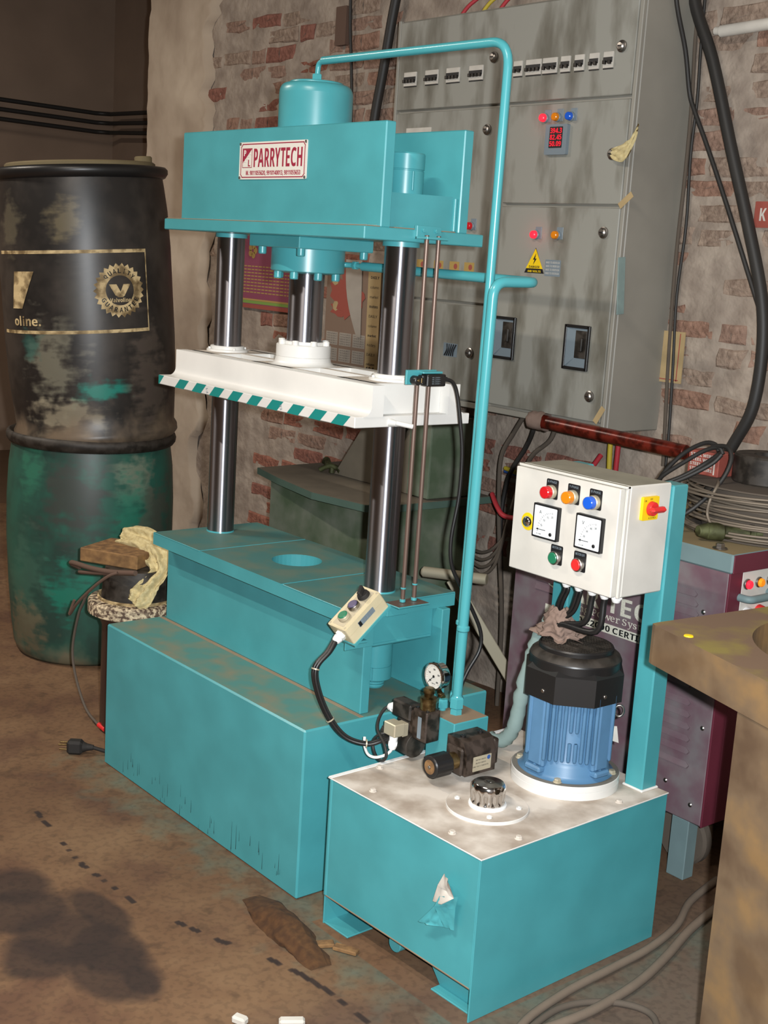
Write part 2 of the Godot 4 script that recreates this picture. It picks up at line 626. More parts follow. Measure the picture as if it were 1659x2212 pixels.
	mat("wood", Color.WHITE, 0.9, 0.0, "wood", 3.0)
	mat("wood_dark", c8(158, 142, 128), 0.95, 0.0, "wood", 4.0)
	mat("wire_rust", c8(96, 74, 62), 0.8)
	mat("rag_grey", c8(138, 116, 104), 0.95, 0.0, "mottle", 6.0)
	mat("hose", c8(118, 104, 90), 0.9, 0.0, "mottle", 5.0)
	mat("sleeve", c8(136, 156, 152), 0.9, 0.0, "mottle", 6.0)
	mat("red_pipe", c8(118, 40, 28), 0.3, 0.2, "grime", 5.0)
	mat("paper", c8(178, 154, 112), 0.9, 0.0, "mottle", 4.0)
	mat("paper_grey", c8(160, 150, 138), 0.9, 0.0, "mottle", 4.0)
	mat("paper_white", c8(206, 200, 190), 0.9, 0.0, "mottle", 4.0)
	mat("poster_pink", c8(134, 66, 88), 0.7)
	mat("poster_red", c8(152, 76, 64), 0.7)
	mat("poster_gold", c8(168, 140, 78), 0.7)
	mat("poster_green", c8(120, 150, 70), 0.7)
	mat("poster_brown", c8(126, 104, 88), 0.8)
	mat("wire_grey", c8(128, 116, 102), 0.6, 0.4)
	mat("valve_green", c8(96, 100, 66), 0.6, 0.4, "grime", 5.0)
	mat("oil", c8(34, 26, 22), 0.5)
	mat("spray", c8(92, 140, 132), 0.95)
	glow("lamp_red", c8(255, 40, 60), 0.9)
	glow("lamp_amber", c8(255, 150, 30), 0.25)
	glow("lamp_digit", c8(230, 30, 50), 0.5)
	var fl := mat("tube_glow", c8(255, 236, 205), 0.5)
	fl.emission_enabled = true
	fl.emission = c8(255, 236, 205)
	fl.emission_energy_multiplier = 1.5

# paint, dirt and scuffs of a drum, u round it from x towards z and v its height in metres
func drum_image(green: bool) -> ImageTexture:
	var w := 640
	var h := 330
	var im := Image.create(w, h, false, Image.FORMAT_RGB8)
	var a := FastNoiseLite.new(); a.seed = 11; a.frequency = 0.9; a.fractal_octaves = 5
	var b := FastNoiseLite.new(); b.seed = 12; b.frequency = 3.0; b.fractal_octaves = 5
	var psi := 0.467
	# angle to the left of the middle, height, half widths, colour, strength
	var dark := [[0.22, 0.75, 0.22, 0.07, c8(124, 112, 84), 0.7], [1.0, 0.74, 0.22, 0.09, c8(110, 102, 82), 0.6], [0.45, 0.30, 0.34, 0.14, c8(134, 130, 112), 0.75], [-0.06, 0.2, 0.32, 0.045, c8(30, 132, 116), 0.9], [0.3, 0.12, 0.5, 0.06, c8(150, 140, 118), 0.8], [-0.75, 0.22, 0.3, 0.2, c8(96, 84, 74), 0.7], [0.75, 0.36, 0.15, 0.05, c8(48, 96, 88), 0.6], [0.15, 0.5, 0.2, 0.12, c8(74, 70, 62), 0.5]]
	var leaf := [[-0.55, 0.66, 0.32, 0.12, c8(120, 128, 110), 0.85], [-0.5, 0.52, 0.3, 0.16, c8(40, 118, 96), 0.7], [0.75, 0.68, 0.22, 0.1, c8(52, 116, 92), 0.7], [0.2, 0.6, 0.45, 0.16, c8(62, 64, 60), 0.85], [0.25, 0.28, 0.3, 0.1, c8(30, 126, 104), 0.8], [0.9, 0.3, 0.35, 0.16, c8(64, 104, 88), 0.6], [0.95, 0.12, 0.4, 0.1, c8(116, 98, 76), 0.7], [-0.9, 0.5, 0.3, 0.2, c8(84, 80, 70), 0.7]]
	for y in h:
		var v := (y + 0.5) / h
		for x in w:
			var th := TAU * (x + 0.5) / w
			var off := wrapf(th - psi, -PI, PI)
			var px := cos(th) * 0.29
			var pz := sin(th) * 0.29
			var n1 := a.get_noise_3d(px * 4.0, v * 3.0, pz * 4.0)
			var n2 := b.get_noise_3d(px * 4.0, v * 4.0, pz * 4.0)
			var n3 := b.get_noise_3d(px * 3.0 + 9.0, v * 14.0, pz * 3.0)
			var col: Color
			if green:
				col = c8(40, 66, 58).lerp(c8(44, 92, 78), clampf(0.5 + n1 * 1.3 + n2 * 0.5, 0, 1))
			else:
				col = c8(36, 33, 31).lerp(c8(62, 56, 51), clampf(0.4 + n1 * 1.2 + n2 * 0.6, 0, 1))
			for s in (leaf if green else dark):
				var e := Vector2((off - s[0]) / s[2], (v - s[1]) / s[3]).length() + n2 * 0.9 + n3 * 0.5
				col = col.lerp(s[4], clampf((1.1 - e) * 1.6, 0, 1) * s[5])
			var low := clampf((0.16 if not green else 0.09) - v + n1 * 0.16 + n2 * 0.06, 0, 0.12) / 0.12
			col = col.lerp(c8(124, 106, 86), low * 0.8)
			im.set_pixel(x, y, col)
	return ImageTexture.create_from_image(im)

# ---------------------------------------------------------------- floor
func floor_image() -> ImageTexture:
	# x from -4.0 to 2.4, z from -1.2 to 2.0 : stains, cracks, overspray as they lie on the ground
	var w := 1500
	var h := 750
	var im := Image.create(w, h, false, Image.FORMAT_RGB8)
	var a := FastNoiseLite.new(); a.seed = 3; a.frequency = 1.3; a.fractal_octaves = 5
	var b := FastNoiseLite.new(); b.seed = 4; b.frequency = 9.0; b.fractal_octaves = 4
	var c := FastNoiseLite.new(); c.seed = 5; c.frequency = 3.0; c.fractal_octaves = 4
	var base := c8(104, 75, 51)
	var light := c8(122, 93, 66)
	var red := c8(84, 56, 40)
	var oil := c8(46, 32, 26)
	var spray := c8(84, 104, 95)
	var grey := c8(96, 84, 74)
	var stains := [[0.22, 0.84, 0.10, 0.10], [0.30, 0.70, 0.11, 0.045], [0.36, 0.82, 0.12, 0.10], [0.46, 0.76, 0.10, 0.065], [0.54, 0.80, 0.12, 0.085], [0.42, 0.90, 0.10, 0.07], [0.60, 0.76, 0.05, 0.03], [0.10, 0.80, 0.10, 0.07]]
	var lines := CRACKS
	for y in h:
		var z := -1.2 + 3.2 * (y + 0.5) / h
		for x in w:
			var px := -4.0 + 6.4 * (x + 0.5) / w
			var n1 := a.get_noise_2d(px, z)
			var n2 := b.get_noise_2d(px, z)
			var n3 := c.get_noise_2d(px, z)
			var col := base.lerp(light, clampf(0.4 + n1 * 1.2 + n2 * 0.5, 0, 1))
			col = col.lerp(red, clampf(n3 * 1.3 - 0.1 + n2 * 0.4, 0, 0.75))
			if px > 0.8:
				col = col.lerp(grey, clampf((px - 0.8) * 2.0, 0, 0.8))
			# overspray round the press and the tank
			var d1 := Vector2(maxf(maxf(-0.4445 - px, px - 0.5), 0), maxf(z - 0.305, 0)).length()
			var d2 := Vector2(maxf(maxf(0.6 - px, px - 1.09), 0), maxf(z - 0.33, 0)).length()
			var dd := minf(d1, d2)
			if dd < 0.3 and dd > 0.0:
				col = col.lerp(spray, clampf((1.0 - dd / 0.12) * 0.45 + n2 * 0.55, 0, 0.6))
			for s in stains:
				var e := Vector2((px - s[0]) / s[2], (z - s[1]) / s[3]).length() + n3 * 0.35 + n2 * 0.12
				col = col.lerp(oil, clampf((1.15 - e) * 2.2, 0, 0.7))
			if n2 < -0.42:
				col = col.darkened(0.1)
			im.set_pixel(x, y, col)
	for l in lines:
		for i in l.size() - 1:
			var p: Vector2 = l[i]
			var q: Vector2 = l[i + 1]
			var k := int(p.distance_to(q) * 300) + 1
			for j in k:
				var s := p.lerp(q, float(j) / k)
				var nz := b.get_noise_2d(s.x * 2.0, s.y * 2.0)
				if nz < 0.1:
					continue
				var ix := int((s.x + 4.0) / 6.4 * w)
				var iy := int((s.y + 1.2) / 3.2 * h)
				var rr := 1
				for dx in range(-rr, rr + 1):
					for dy in range(-rr, rr + 1):
						if ix + dx >= 0 and ix + dx < w and iy + dy >= 0 and iy + dy < h:
							im.set_pixel(ix + dx, iy + dy, im.get_pixel(ix + dx, iy + dy).lerp(oil, 0.75))
	return ImageTexture.create_from_image(im)

const CRACKS := [[Vector2(-0.233, 0.603), Vector2(-0.127, 0.614), Vector2(0.012, 0.631), Vector2(0.095, 0.635), Vector2(0.236, 0.624), Vector2(0.316, 0.619)], [Vector2(0.403, 0.598), Vector2(0.451, 0.579), Vector2(0.566, 0.544), Vector2(0.609, 0.513), Vector2(0.699, 0.491), Vector2(0.761, 0.476), Vector2(0.829, 0.467), Vector2(0.919, 0.465), Vector2(0.978, 0.465), Vector2(1.1, 0.47)]]

func make_room() -> void:
	var fm := mat("floor", Color.WHITE, 0.9)
	fm.albedo_texture = floor_image()
	fm.heightmap_enabled = false
	fm.detail_enabled = true
	fm.detail_blend_mode = BaseMaterial3D.BLEND_MODE_MUL
	fm.detail_uv_layer = BaseMaterial3D.DETAIL_UV_2
	fm.detail_albedo = T.speck
	fm.uv2_triplanar = true
	fm.uv2_world_triplanar = true
	fm.uv2_scale = Vector3.ONE * 1.4
	var f := MB.new()
	var a := [Vector3(-4.0, 0, -1.2), Vector3(2.4, 0, -1.2), Vector3(2.4, 0, 2.0), Vector3(-4.0, 0, 2.0)]
	var us := [Vector2(0, 0), Vector2(1, 0), Vector2(1, 1), Vector2(0, 1)]
	var up := Vector3.UP
	f.trin([a[0], a[1], a[2]], [up, up, up], [us[0], us[1], us[2]])
	f.trin([a[0], a[2], a[3]], [up, up, up], [us[0], us[2], us[3]])
	var f2 := MB.new()
	f2.bb(Vector3(-8, -0.2, -4.2), Vector3(-4.0, 0, 6), 0)
	f2.bb(Vector3(2.4, -0.2, -4.2), Vector3(6, 0, 6), 0)
	f2.bb(Vector3(-4.0, -0.2, 2.0), Vector3(2.4, 0, 6), 0)
	f2.bb(Vector3(-4.0, -0.2, -4.2), Vector3(2.4, 0, -1.2), 0)
	f2.bb(Vector3(-4.0, -0.2, -1.2), Vector3(2.4, -0.004, 2.0), 0)
	var fp := mat("floor_plain", c8(100, 76, 55), 0.9, 0.0, "mottle", 0.8)
	struct("floor", [f, fm, f2, fp])

	# back wall: an uneven coat of mortar that the bricks show through
	var nz := FastNoiseLite.new()
	nz.seed = 21; nz.frequency = 5.0; nz.fractal_octaves = 4
	var wall := MB.new()
	var g := []
	for i in 131:
		var row := []
		for j in 91:
			var x := -2.6 + 4.0 * i / 130.0
			var y := 3.0 * j / 90.0
			row.append(Vector3(x, y, -1.147 + nz.get_noise_2d(x, y) * 0.011))
		g.append(row)
	wall.sheet(g, Vector3(0, 0, 1))
	wall.bb(Vector3(-2.86, 0, -1.45), Vector3(4.5, 4.0, -1.165), 0)
	wall.bb(Vector3(1.4, 0, -1.166), Vector3(4.5, 4.0, -1.148), 0)
	wall.bb(Vector3(-2.6, 3.0, -1.166), Vector3(1.4, 4.0, -1.148), 0)
	var wb := struct("wall_back", [wall, M.mortar])
	var rng := RandomNumberGenerator.new()
	rng.seed = 77
	var shapes := []
	for k in 9:
		var mb := MB.new()
		var w := 0.202 if k < 6 else 0.096
		var hx := w / 2.0
		var ring := []
		for q in [[-1, -1], [0, -1], [1, -1], [1, 0], [1, 1], [0, 1], [-1, 1], [-1, 0]]:
			ring.append(Vector3(q[0] * hx + rng.randf_range(-0.006, 0.006), q[1] * 0.0275 + rng.randf_range(-0.005, 0.005), 0.0))
		var inner := []
		for p in ring:
			inner.append(Vector3(p.x * (1.0 - 0.008 / hx), p.y * 0.78, 0.006 + rng.randf_range(-0.002, 0.002)))
		for i in 8:
			var j := (i + 1) % 8
			mb.quad(ring[i] + Vector3(0, 0, -0.03), ring[j] + Vector3(0, 0, -0.03), ring[j], ring[i], ring[i] + ring[j])
			mb.quad(ring[i], ring[j], inner[j], inner[i], ring[i] + ring[j] + Vector3(0, 0, 0.03))
			mb.tri(inner[i], inner[j], Vector3(0, 0, 0.006 + rng.randf_range(-0.002, 0.003)), Vector3(0, 0, 1))
		shapes.append(mb)
	var meshes := []
	for s in shapes:
		for c in 6:
			meshes.append(mesh_of([s, M["brick%d" % c]], Vector3.ZERO))
	for r in range(3, 36):
		var y := 0.04 + r * 0.0665
		var x := -2.36 + (0.0 if r % 2 == 0 else -0.11) + rng.randf_range(-0.02, 0.02)
		while x < 0.98:
			var head := rng.randf() < 0.2
			var w := 0.096 if head else 0.202
			var cx := x + w / 2.0
			x += w + 0.012
			var hidden := cx > -1.12 and cx < 0.12 and y > 1.06
			hidden = hidden or (cx > -0.1 and y < 0.7) or (cx < -1.9 and y < 1.4) or (cx > 0.1 and y < 0.85)
			hidden = hidden or (cx > -1.2 and cx < -0.1 and y < 0.45) or (cx > -2.4 and cx < -1.35 and y > 1.0 and y < 1.5 and rng.randf() < 0.3)
			var smear := nz.get_noise_2d(cx, y) + (0.35 if cx < -2.1 else 0.0) + (0.25 if y < 1.0 and cx > -0.4 else 0.0)
			if hidden or smear > 0.24:
				continue
			var red := 0 if (y < 0.95 or cx < -1.2 and rng.randf() < 0.3) else 1
			var c: int = [[0, 3, 1, 0, 3, 4], [1, 4, 5, 2, 4, 5]][red][rng.randi() % 6]
			var k := (6 + rng.randi() % 3) if head else rng.randi() % 6
			var xf := Transform3D(Basis(Vector3(0, 0, 1), rng.randf_range(-0.02, 0.02)), Vector3(cx, y + rng.randf_range(-0.004, 0.004), (-1.1495 if y < 1.0 or cx < -1.0 else -1.1515) + rng.randf_range(-0.003, 0.003)))
			inst("brick", meshes[k * 6 + c], wb, xf)

	# plastered pier at the end of the brick wall
	var pier := MB.new()
	g = []
	var nz2 := FastNoiseLite.new()
	nz2.seed = 5; nz2.frequency = 2.2; nz2.fractal_octaves = 4
	for i in 25:
		var row := []
		for j in 121:
			var y := 4.0 * j / 120.0
			var edge := -2.33 + nz2.get_noise_2d(3.0, y * 1.5) * 0.12
			var x := lerpf(-2.88 + nz2.get_noise_2d(7.0, y * 2.0) * 0.015, edge, i / 24.0)
			var back := 0.03 if i == 24 else 0.0
			row.append(Vector3(x, y, -1.115 - back + nz2.get_noise_2d(x * 2.0, y * 2.0) * 0.01))
		g.append(row)
	pier.sheet(g, Vector3(0, 0, 1))
	pier.bb(Vector3(-2.87, 0, -1.45), Vector3(-2.4, 4.0, -1.13), 0)
	struct("trim_1", [pier, M.plaster])

	var far := MB.new()
	far.bb(Vector3(-5.9, 0, -2.6), Vector3(-2.6, 4.0, -2.4), 0)
	struct("wall_far", [far, M.dark_wall])
	var left := MB.new()
	left.bb(Vector3(-5.9, 0, -2.4), Vector3(-5.7, 4.0, 6), 0)
	struct("wall_left", [left, M.dark_wall])
	var side := MB.new()
	side.bb(Vector3(-2.86, 0, -2.4), Vector3(-2.66, 4.0, -1.45), 0)
	struct("wall_passage", [side, M.dark_wall])
	var right := MB.new()
	right.bb(Vector3(4.3, 0, -1.15), Vector3(4.5, 4.0, 6), 0)
	struct("wall_right", [right, M.soot_wall])
	var front := MB.new()
	front.bb(Vector3(-5.7, 0, 5.8), Vector3(4.3, 4.0, 6.0), 0)
	struct("wall_front", [front, M.soot_wall])
	var ceil := MB.new()
	ceil.bb(Vector3(-8.2, 4.0, -3.6), Vector3(4.5, 4.2, 6.0), 0)
	struct("ceiling", [ceil, M.soot_wall])

# two tube lamps under the roof, above the frame, give the dim even light of the shed
func tube_lamp(p: Vector3, e: float, where: String) -> void:
	var t := thing("tube_lamp", "fluorescent tube lamp under the roof " + where, "lamp", p, "tube lamps under the roof")
	var b := MB.new()
	b.bb(p + Vector3(-0.62, 0.03, -0.04), p + Vector3(0.62, 0.08, 0.04), 0.005)
	part("housing", [b, M.white_clean], t)
	var g := MB.new()
	g.cyl(p + Vector3(-0.59, 0.012, 0), p + Vector3(0.59, 0.012, 0), 0.014, -1, 12)
	part("tube", [g, M.tube_glow], t)
	for dx in [-0.4, 0.4]:
		var rod := MB.new()
		rod.cyl(p + Vector3(dx, 0.08, 0), Vector3(p.x + dx, 4.0, p.z), 0.005, -1, 6)
		part("hanger", [rod, M.steel], t)
	var l := AreaLight3D.new()
	l.name = "tube_light"
	l.area_size = Vector2(1.18, 0.06)
	l.light_color = c8(255, 243, 228)
	l.light_energy = e
	l.shadow_enabled = true
	l.set("area_range", 20.0)
	l.position = Vector3(0, -0.006, 0)
	l.rotation_degrees = Vector3(-90, 0, 0)
	t.add_child(l)

# ---------------------------------------------------------------- the hydraulic press
func plate_hole(mb: MB, top: MB, x0: float, x1: float, z0: float, z1: float, y0: float, y1: float, cx: float, cz: float, r: float) -> void:
	# a flat plate in the xz plane with a round hole, as two halves that meet at cz
	for s in [1.0, -1.0]:
		var o := PackedVector2Array()
		var far: float = z1 if s > 0 else z0
		o.append(Vector2(x0, cz)); o.append(Vector2(x0, far)); o.append(Vector2(x1, far)); o.append(Vector2(x1, cz))
		for j in 17:
			var q := PI * j / 16.0
			o.append(Vector2(cx + cos(q) * r, cz + s * sin(q) * r))
		var idx := Geometry2D.triangulate_polygon(o)
		for i in range(0, idx.size(), 3):
			var a := o[idx[i]]
			var b := o[idx[i + 1]]
			var c := o[idx[i + 2]]
			top.tri(Vector3(a.x, y1, a.y), Vector3(b.x, y1, b.y), Vector3(c.x, y1, c.y), Vector3.UP)
			mb.tri(Vector3(a.x, y0, a.y), Vector3(b.x, y0, b.y), Vector3(c.x, y0, c.y), Vector3.DOWN)
		for i in o.size():
			var a := o[i]
			var b := o[(i + 1) % o.size()]
			if absf(a.y - cz) < 1e-6 and absf(b.y - cz) < 1e-6 and absf(a.x - b.x) > 0.001:
				continue
			var mid := (a + b) / 2.0
			var outw := Vector3(0, 0, s) if absf(mid.y - far) < 1e-6 else (Vector3(signf(mid.x - cx), 0, 0) if absf(mid.x - x0) < 1e-6 or absf(mid.x - x1) < 1e-6 else Vector3(cx - mid.x, 0, cz - mid.y))
			mb.quad(Vector3(a.x, y0, a.y), Vector3(b.x, y0, b.y), Vector3(b.x, y1, b.y), Vector3(a.x, y1, a.y), outw)

func cap_screw(r: float, h: float, m: Material) -> ArrayMesh:   # socket head, head up along y from the origin
	var b := MB.new()
	b.lathe(Transform3D.IDENTITY, [Vector2(0, 0), Vector2(r, 0), Vector2(r, h * 0.85), Vector2(r * 0.88, h), Vector2(r * 0.5, h), Vector2(r * 0.45, h * 0.5), Vector2(0, h * 0.5)], 14)
	return mesh_of([b, m], Vector3.ZERO)

func hex_bolt(r: float, h: float, m: Material) -> ArrayMesh:
	var b := MB.new()
	b.hexa(Vector3.ZERO, Vector3(0, h, 0), r)
	b.cyl(Vector3(0, -0.001, 0), Vector3(0, h * 0.25, 0), r * 1.25, -1, 16)
	return mesh_of([b, m], Vector3.ZERO)

func make_press() -> void:
	var p := thing("hydraulic_press", "teal four-plate hydraulic press with polished columns and a white moving platen", "press machine", Vector3(0.02, 0, 0.02))
	var te: Material = M.teal
	var b := MB.new()
	var d := MB.new()
	b.bb(Vector3(-0.4445, 0, -0.259), Vector3(0.5008, 0.41, 0.305), 0.004, d)
	var plinth := part("plinth", [b, te, d, M.teal_dust], p)
	b = MB.new()   # pale dust line along the front edge and settled dust at the foot of the bed
	b.box(Vector3(0.03, 0.4104, 0.138), Vector3(0.93, 0.0012, 0.012), 0.0005)
	part("dust_drift", [b, M.brown_dust], plinth)
	var rng := RandomNumberGenerator.new()
	rng.seed = 12
	b = MB.new()
	for k in 40:
		var x := -0.36 + 0.8 * rng.randf()
		var l := rng.randf_range(0.008, 0.035) * (2.2 if rng.randf() < 0.12 else 1.0)
		var y0 := rng.randf_range(0.0, 0.06)
		var w := rng.randf_range(0.0004, 0.0009)
		b.quad(Vector3(x - w, y0, 0.3056), Vector3(x + w, y0, 0.3056), Vector3(x + w * 0.3, y0 + l, 0.3054), Vector3(x - w * 0.3, y0 + l, 0.3054), Vector3(0, 0, 1))
	var drip := part("oil_drips", [b, M.oil], plinth)
	drip.set_meta("kind", "stuff")

	# bed: two upright plates under a grooved table
	b = MB.new()
	b.bb(Vector3(-0.421, 0.41, 0.106), Vector3(0.479, 0.634, 0.132), 0.002)
	var bed := part("bed_front_plate", [b, te], p)
	b = MB.new()
	b.bb(Vector3(-0.421, 0.41, -0.132), Vector3(0.479, 0.634, -0.106), 0.002)
	part("bed_back_plate", [b, te], p)
	for s in [0.425, -0.40]:
		b = MB.new()
		b.bb(Vector3(s, 0.556, -0.107), Vector3(s + 0.02, 0.634, 0.107), 0.003)
		b.cyl(Vector3(s + 0.0195, 0.562, -0.1), Vector3(s + 0.0195, 0.562, 0.1), 0.004, -1, 8)
		part("cross_plate", [b, te], p)
	b = MB.new()
	d = MB.new()
	plate_hole(b, d, -0.4167, 0.458, -0.163, 0.183, 0.633, 0.6635, 0.026, 0.006, 0.066)
	var table := part("bed_table", [b, te, d, te], p)
	var cuts := [-0.4167, -0.171, -0.166, 0.21, 0.215, 0.458]
	for k in 3:
		b = MB.new()
		d = MB.new()
		if k == 1:
			plate_hole(b, d, cuts[2], cuts[3], -0.163, 0.183, 0.6636, 0.667, 0.026, 0.006, 0.066)
		else:
			b.bb(Vector3(cuts[2 * k], 0.6636, -0.163), Vector3(cuts[2 * k + 1], 0.667, 0.183), 0.0008, d)
		part("table_facing", [b, te, d, M.bed_dust], table)

	# columns with their nuts
	for sx in [-0.36, 0.363]:
		b = MB.new()
		b.lathe(at(sx, 0, 0), [Vector2(0, 0.53), Vector2(0.0375, 0.53), Vector2(0.0375, 1.53), Vector2(0, 1.53)], 64)
		var col := part("column", [b, M.chrome], p, "polished steel column")
		b = MB.new()
		b.lathe(at(sx, 0, 0), [Vector2(0, 0.425), Vector2(0.023, 0.425), Vector2(0.0255, 0.43), Vector2(0.0235, 0.433), Vector2(0.0265, 0.437), Vector2(0.0245, 0.44), Vector2(0.0275, 0.444), Vector2(0.0265, 0.449), Vector2(0.041, 0.4485), Vector2(0.0425, 0.45), Vector2(0.0425, 0.482), Vector2(0.040, 0.4825), Vector2(0.040, 0.4845), Vector2(0.042, 0.485), Vector2(0.042, 0.557), Vector2(0, 0.557)], 40)
		b.box(Vector3(sx + 0.030, 0.466, 0.030), Vector3(0.012, 0.034, 0.002), 0.0005, null, Basis(Vector3.UP, PI / 4 + PI / 2))
		part("column_nut", [b, te], col)
		b = MB.new()
		b.lathe(at(sx, 0, 0), [Vector2(0, 1.522), Vector2(0.042, 1.522), Vector2(0.042, 1.653), Vector2(0.0405, 1.654), Vector2(0.0405, 1.656), Vector2(0.0425, 1.657), Vector2(0.0425, 1.69), Vector2(0.040, 1.693), Vector2(0, 1.693)], 40)
		b.cyl(Vector3(sx + 0.0405, 1.61, 0.012), Vector3(sx + 0.0405, 1.652, 0.012), 0.003, -1, 8)
		part("head_nut", [b, te], col)
		b = MB.new()
		b.lathe(at(sx, 0, 0), [Vector2(0, 1.484), Vector2(0.043, 1.484), Vector2(0.043, 1.496), Vector2(0, 1.496)], 40)
		part("collar", [b, te], col)
		b = MB.new()
		b.lathe(at(sx, 0, 0), [Vector2(0.0385, 0.667), Vector2(0.0395, 0.667), Vector2(0.0385, 0.671), Vector2(0.0376, 0.671)], 40)
		part("base_ring", [b, M.teal_pipe], col)

	# head: base plate, two upright plates, end blocks
	b = MB.new()
	d = MB.new()
	b.bb(Vector3(-0.416, 1.495, -0.177), Vector3(0.448, 1.523, 0.177), 0.002, d)
	var hb := part("head_base_plate", [b, te, d, te], p)
	b = MB.new()
	b.bb(Vector3(-0.416, 1.523, 0.132), Vector3(0.446, 1.5252, 0.171), 0.001)
	b.bb(Vector3(0.449 - 0.03, 1.523, -0.09), Vector3(0.446, 1.5252, 0.09), 0.001)
	part("dust_drift", [b, M.brown_dust], hb)
	b = MB.new()
	b.bb(Vector3(-0.406, 1.522, 0.104), Vector3(0.447, 1.748, 0.132), 0.0025)
	b.cyl(Vector3(-0.40, 1.5235, 0.133), Vector3(0.44, 1.5235, 0.133), 0.005, -1, 8)
	var fp := part("head_front_plate", [b, te], p)
	b = MB.new()
	b.bb(Vector3(-0.406, 1.522, -0.132), Vector3(0.44, 1.753, -0.104), 0.0025)
	part("head_back_plate", [b, te], p)
	for s in [0.375, -0.39]:
		b = MB.new()
		var poly := PackedVector2Array([Vector2(-0.105, 1.5235), Vector2(0.105, 1.5235), Vector2(0.105, 1.60), Vector2(-0.09, 1.603)])
		for j in 5:
			var q := PI / 2 + PI / 2 * j / 4.0
			poly.append(Vector2(-0.09 + cos(q) * 0.012, 1.591 + sin(q) * 0.012))
		b.prism(Transform3D(Basis(Vector3(0, 0, 1), Vector3.UP, Vector3(-1, 0, 0)), Vector3(s + 0.05, 0, 0)), poly, 0.0, 0.09)
		b.cyl(Vector3(s + 0.052, 1.526, -0.1), Vector3(s + 0.052, 1.6, -0.1), 0.006, -1, 8)
		part("end_block", [b, te], p)
	# name plate with its print
	b = MB.new()
	b.prism(at(0.0175, 1.6705, 0.1325), rrect(0.288, 0.089, 0.003), 0.0, 0.002)
	var np := part("name_plate", [b, M.sign_white], fp, "white name plate with dark red lettering")
	b = MB.new()
	var fr := at(0.0175, 1.6705, 0.1346)
	for q in [[0.0, 0.0395, 0.262, 0.0025], [0.0, -0.0395, 0.262, 0.0025], [-0.1355, 0.0, 0.0025, 0.062], [0.1355, 0.0, 0.0025, 0.062]]:
		b.box(fr * Vector3(q[0], q[1], 0.0), Vector3(q[2], q[3], 0.0006), 0)
	for q in [[-1, -1], [1, -1], [1, 1], [-1, 1]]:
		b.box(fr * Vector3(q[0] * 0.1332, q[1] * 0.0353, 0.0), Vector3(0.0025, 0.0115, 0.0006), 0, null, Basis(Vector3(0, 0, 1), -q[0] * q[1] * -PI / 4))
	b.text("PARRYTECH", at(0.041, 1.677, 0.1345), 0.205, 0.044)
	b.text("M. 9811055620, 9910140013, 9811055653", at(0.022, 1.6405, 0.1345), 0.232, 0.0125)
	# the square mark: a P above a slanted bar and an angle
	var lx := -0.0905
	for q in [[0, 0.0225, 0.042, 0.0016], [0, -0.0225, 0.042, 0.0016], [-0.0205, 0, 0.0016, 0.046], [0.0205, 0, 0.0016, 0.046]]:
		b.box(Vector3(lx + q[0], 1.677 + q[1], 0.1346), Vector3(q[2], q[3], 0.0006), 0)
	b.prism(at(lx, 1.677, 0.1346), PackedVector2Array([Vector2(-0.0195, 0.0215), Vector2(0.0195, 0.0215), Vector2(-0.0195, -0.012)]), -0.0002, 0.0004)
	b.text("L", at(lx + 0.009, 1.665, 0.1345), 0.010, 0.016)
	var wt := MB.new()
	wt.text("P", at(lx - 0.010, 1.689, 0.135), 0.009, 0.014)
	for k in 4:
		wt.box(Vector3(lx - 0.012 + 0.008 * k, 1.668 + 0.006 * k, 0.1351), Vector3(0.011, 0.0012, 0.0004), 0)
	part("lettering", [b, M.sign_red, wt, M.sign_white], np)
	var sc := cap_screw(0.0035, 0.002, M.steel)
	for q in [[-1, -1], [1, -1], [1, 1], [-1, 1]]:
		inst("screw", sc, np, Transform3D(Basis(Vector3.RIGHT, PI / 2), Vector3(0.0175 + q[0] * 0.139, 1.6705 + q[1] * 0.0405, 0.1345)))

	# cylinder: dome above the head, flange and rod under it
	b = MB.new()
	var prof := [Vector2(0, 1.523), Vector2(0.091, 1.523), Vector2(0.091, 1.838)]
	for j in 7:
		var q := PI / 2 * j / 6.0
		prof.append(Vector2(0.075 + cos(q) * 0.016, 1.838 + sin(q) * 0.024))
	prof.append(Vector2(0.066, 1.8625)); prof.append(Vector2(0.066, 1.8665)); prof.append(Vector2(0.064, 1.868)); prof.append(Vector2(0, 1.868))
	b.lathe(at(0, 0, 0), prof, 56, true)
	d = MB.new()
	d.lathe(at(0, 0, 0), [Vector2(0.0, 1.8686), Vector2(0.0, 1.8686), Vector2(0.06, 1.8684)], 40)
	var cy := part("cylinder", [b, te], p)
	b = MB.new()
	b.bb(Vector3(-0.095, 1.466, -0.112), Vector3(0.122, 1.495, 0.116), 0.002)
	var cp := part("cylinder_plate", [b, te], p)
	b = MB.new()
	b.lathe(at(0, 0, 0), [Vector2(0, 1.409), Vector2(0.06, 1.409), Vector2(0.06, 1.405), Vector2(0.09, 1.409), Vector2(0.093, 1.411), Vector2(0.093, 1.466), Vector2(0, 1.466)], 56)
	var cf := part("cylinder_flange", [b, te], p)
	var down := Basis(Vector3.RIGHT, PI)
	var bolt := cap_screw(0.0105, 0.018, te)
	for q in [[-0.07, 0.092], [0.105, 0.098], [0.105, -0.095], [-0.07, -0.095]]:
		inst("bolt", bolt, cp, Transform3D(down, Vector3(q[0], 1.466, q[1])))
	for k in 8:
		var q := TAU * (k + 0.35) / 8.0
		inst("bolt", bolt, cf, Transform3D(down, Vector3(cos(q) * 0.078, 1.409, sin(q) * 0.078)))
	b = MB.new()
	b.lathe(at(0, 0, 0), [Vector2(0, 1.19), Vector2(0.0445, 1.19), Vector2(0.0445, 1.42), Vector2(0, 1.42)], 64)
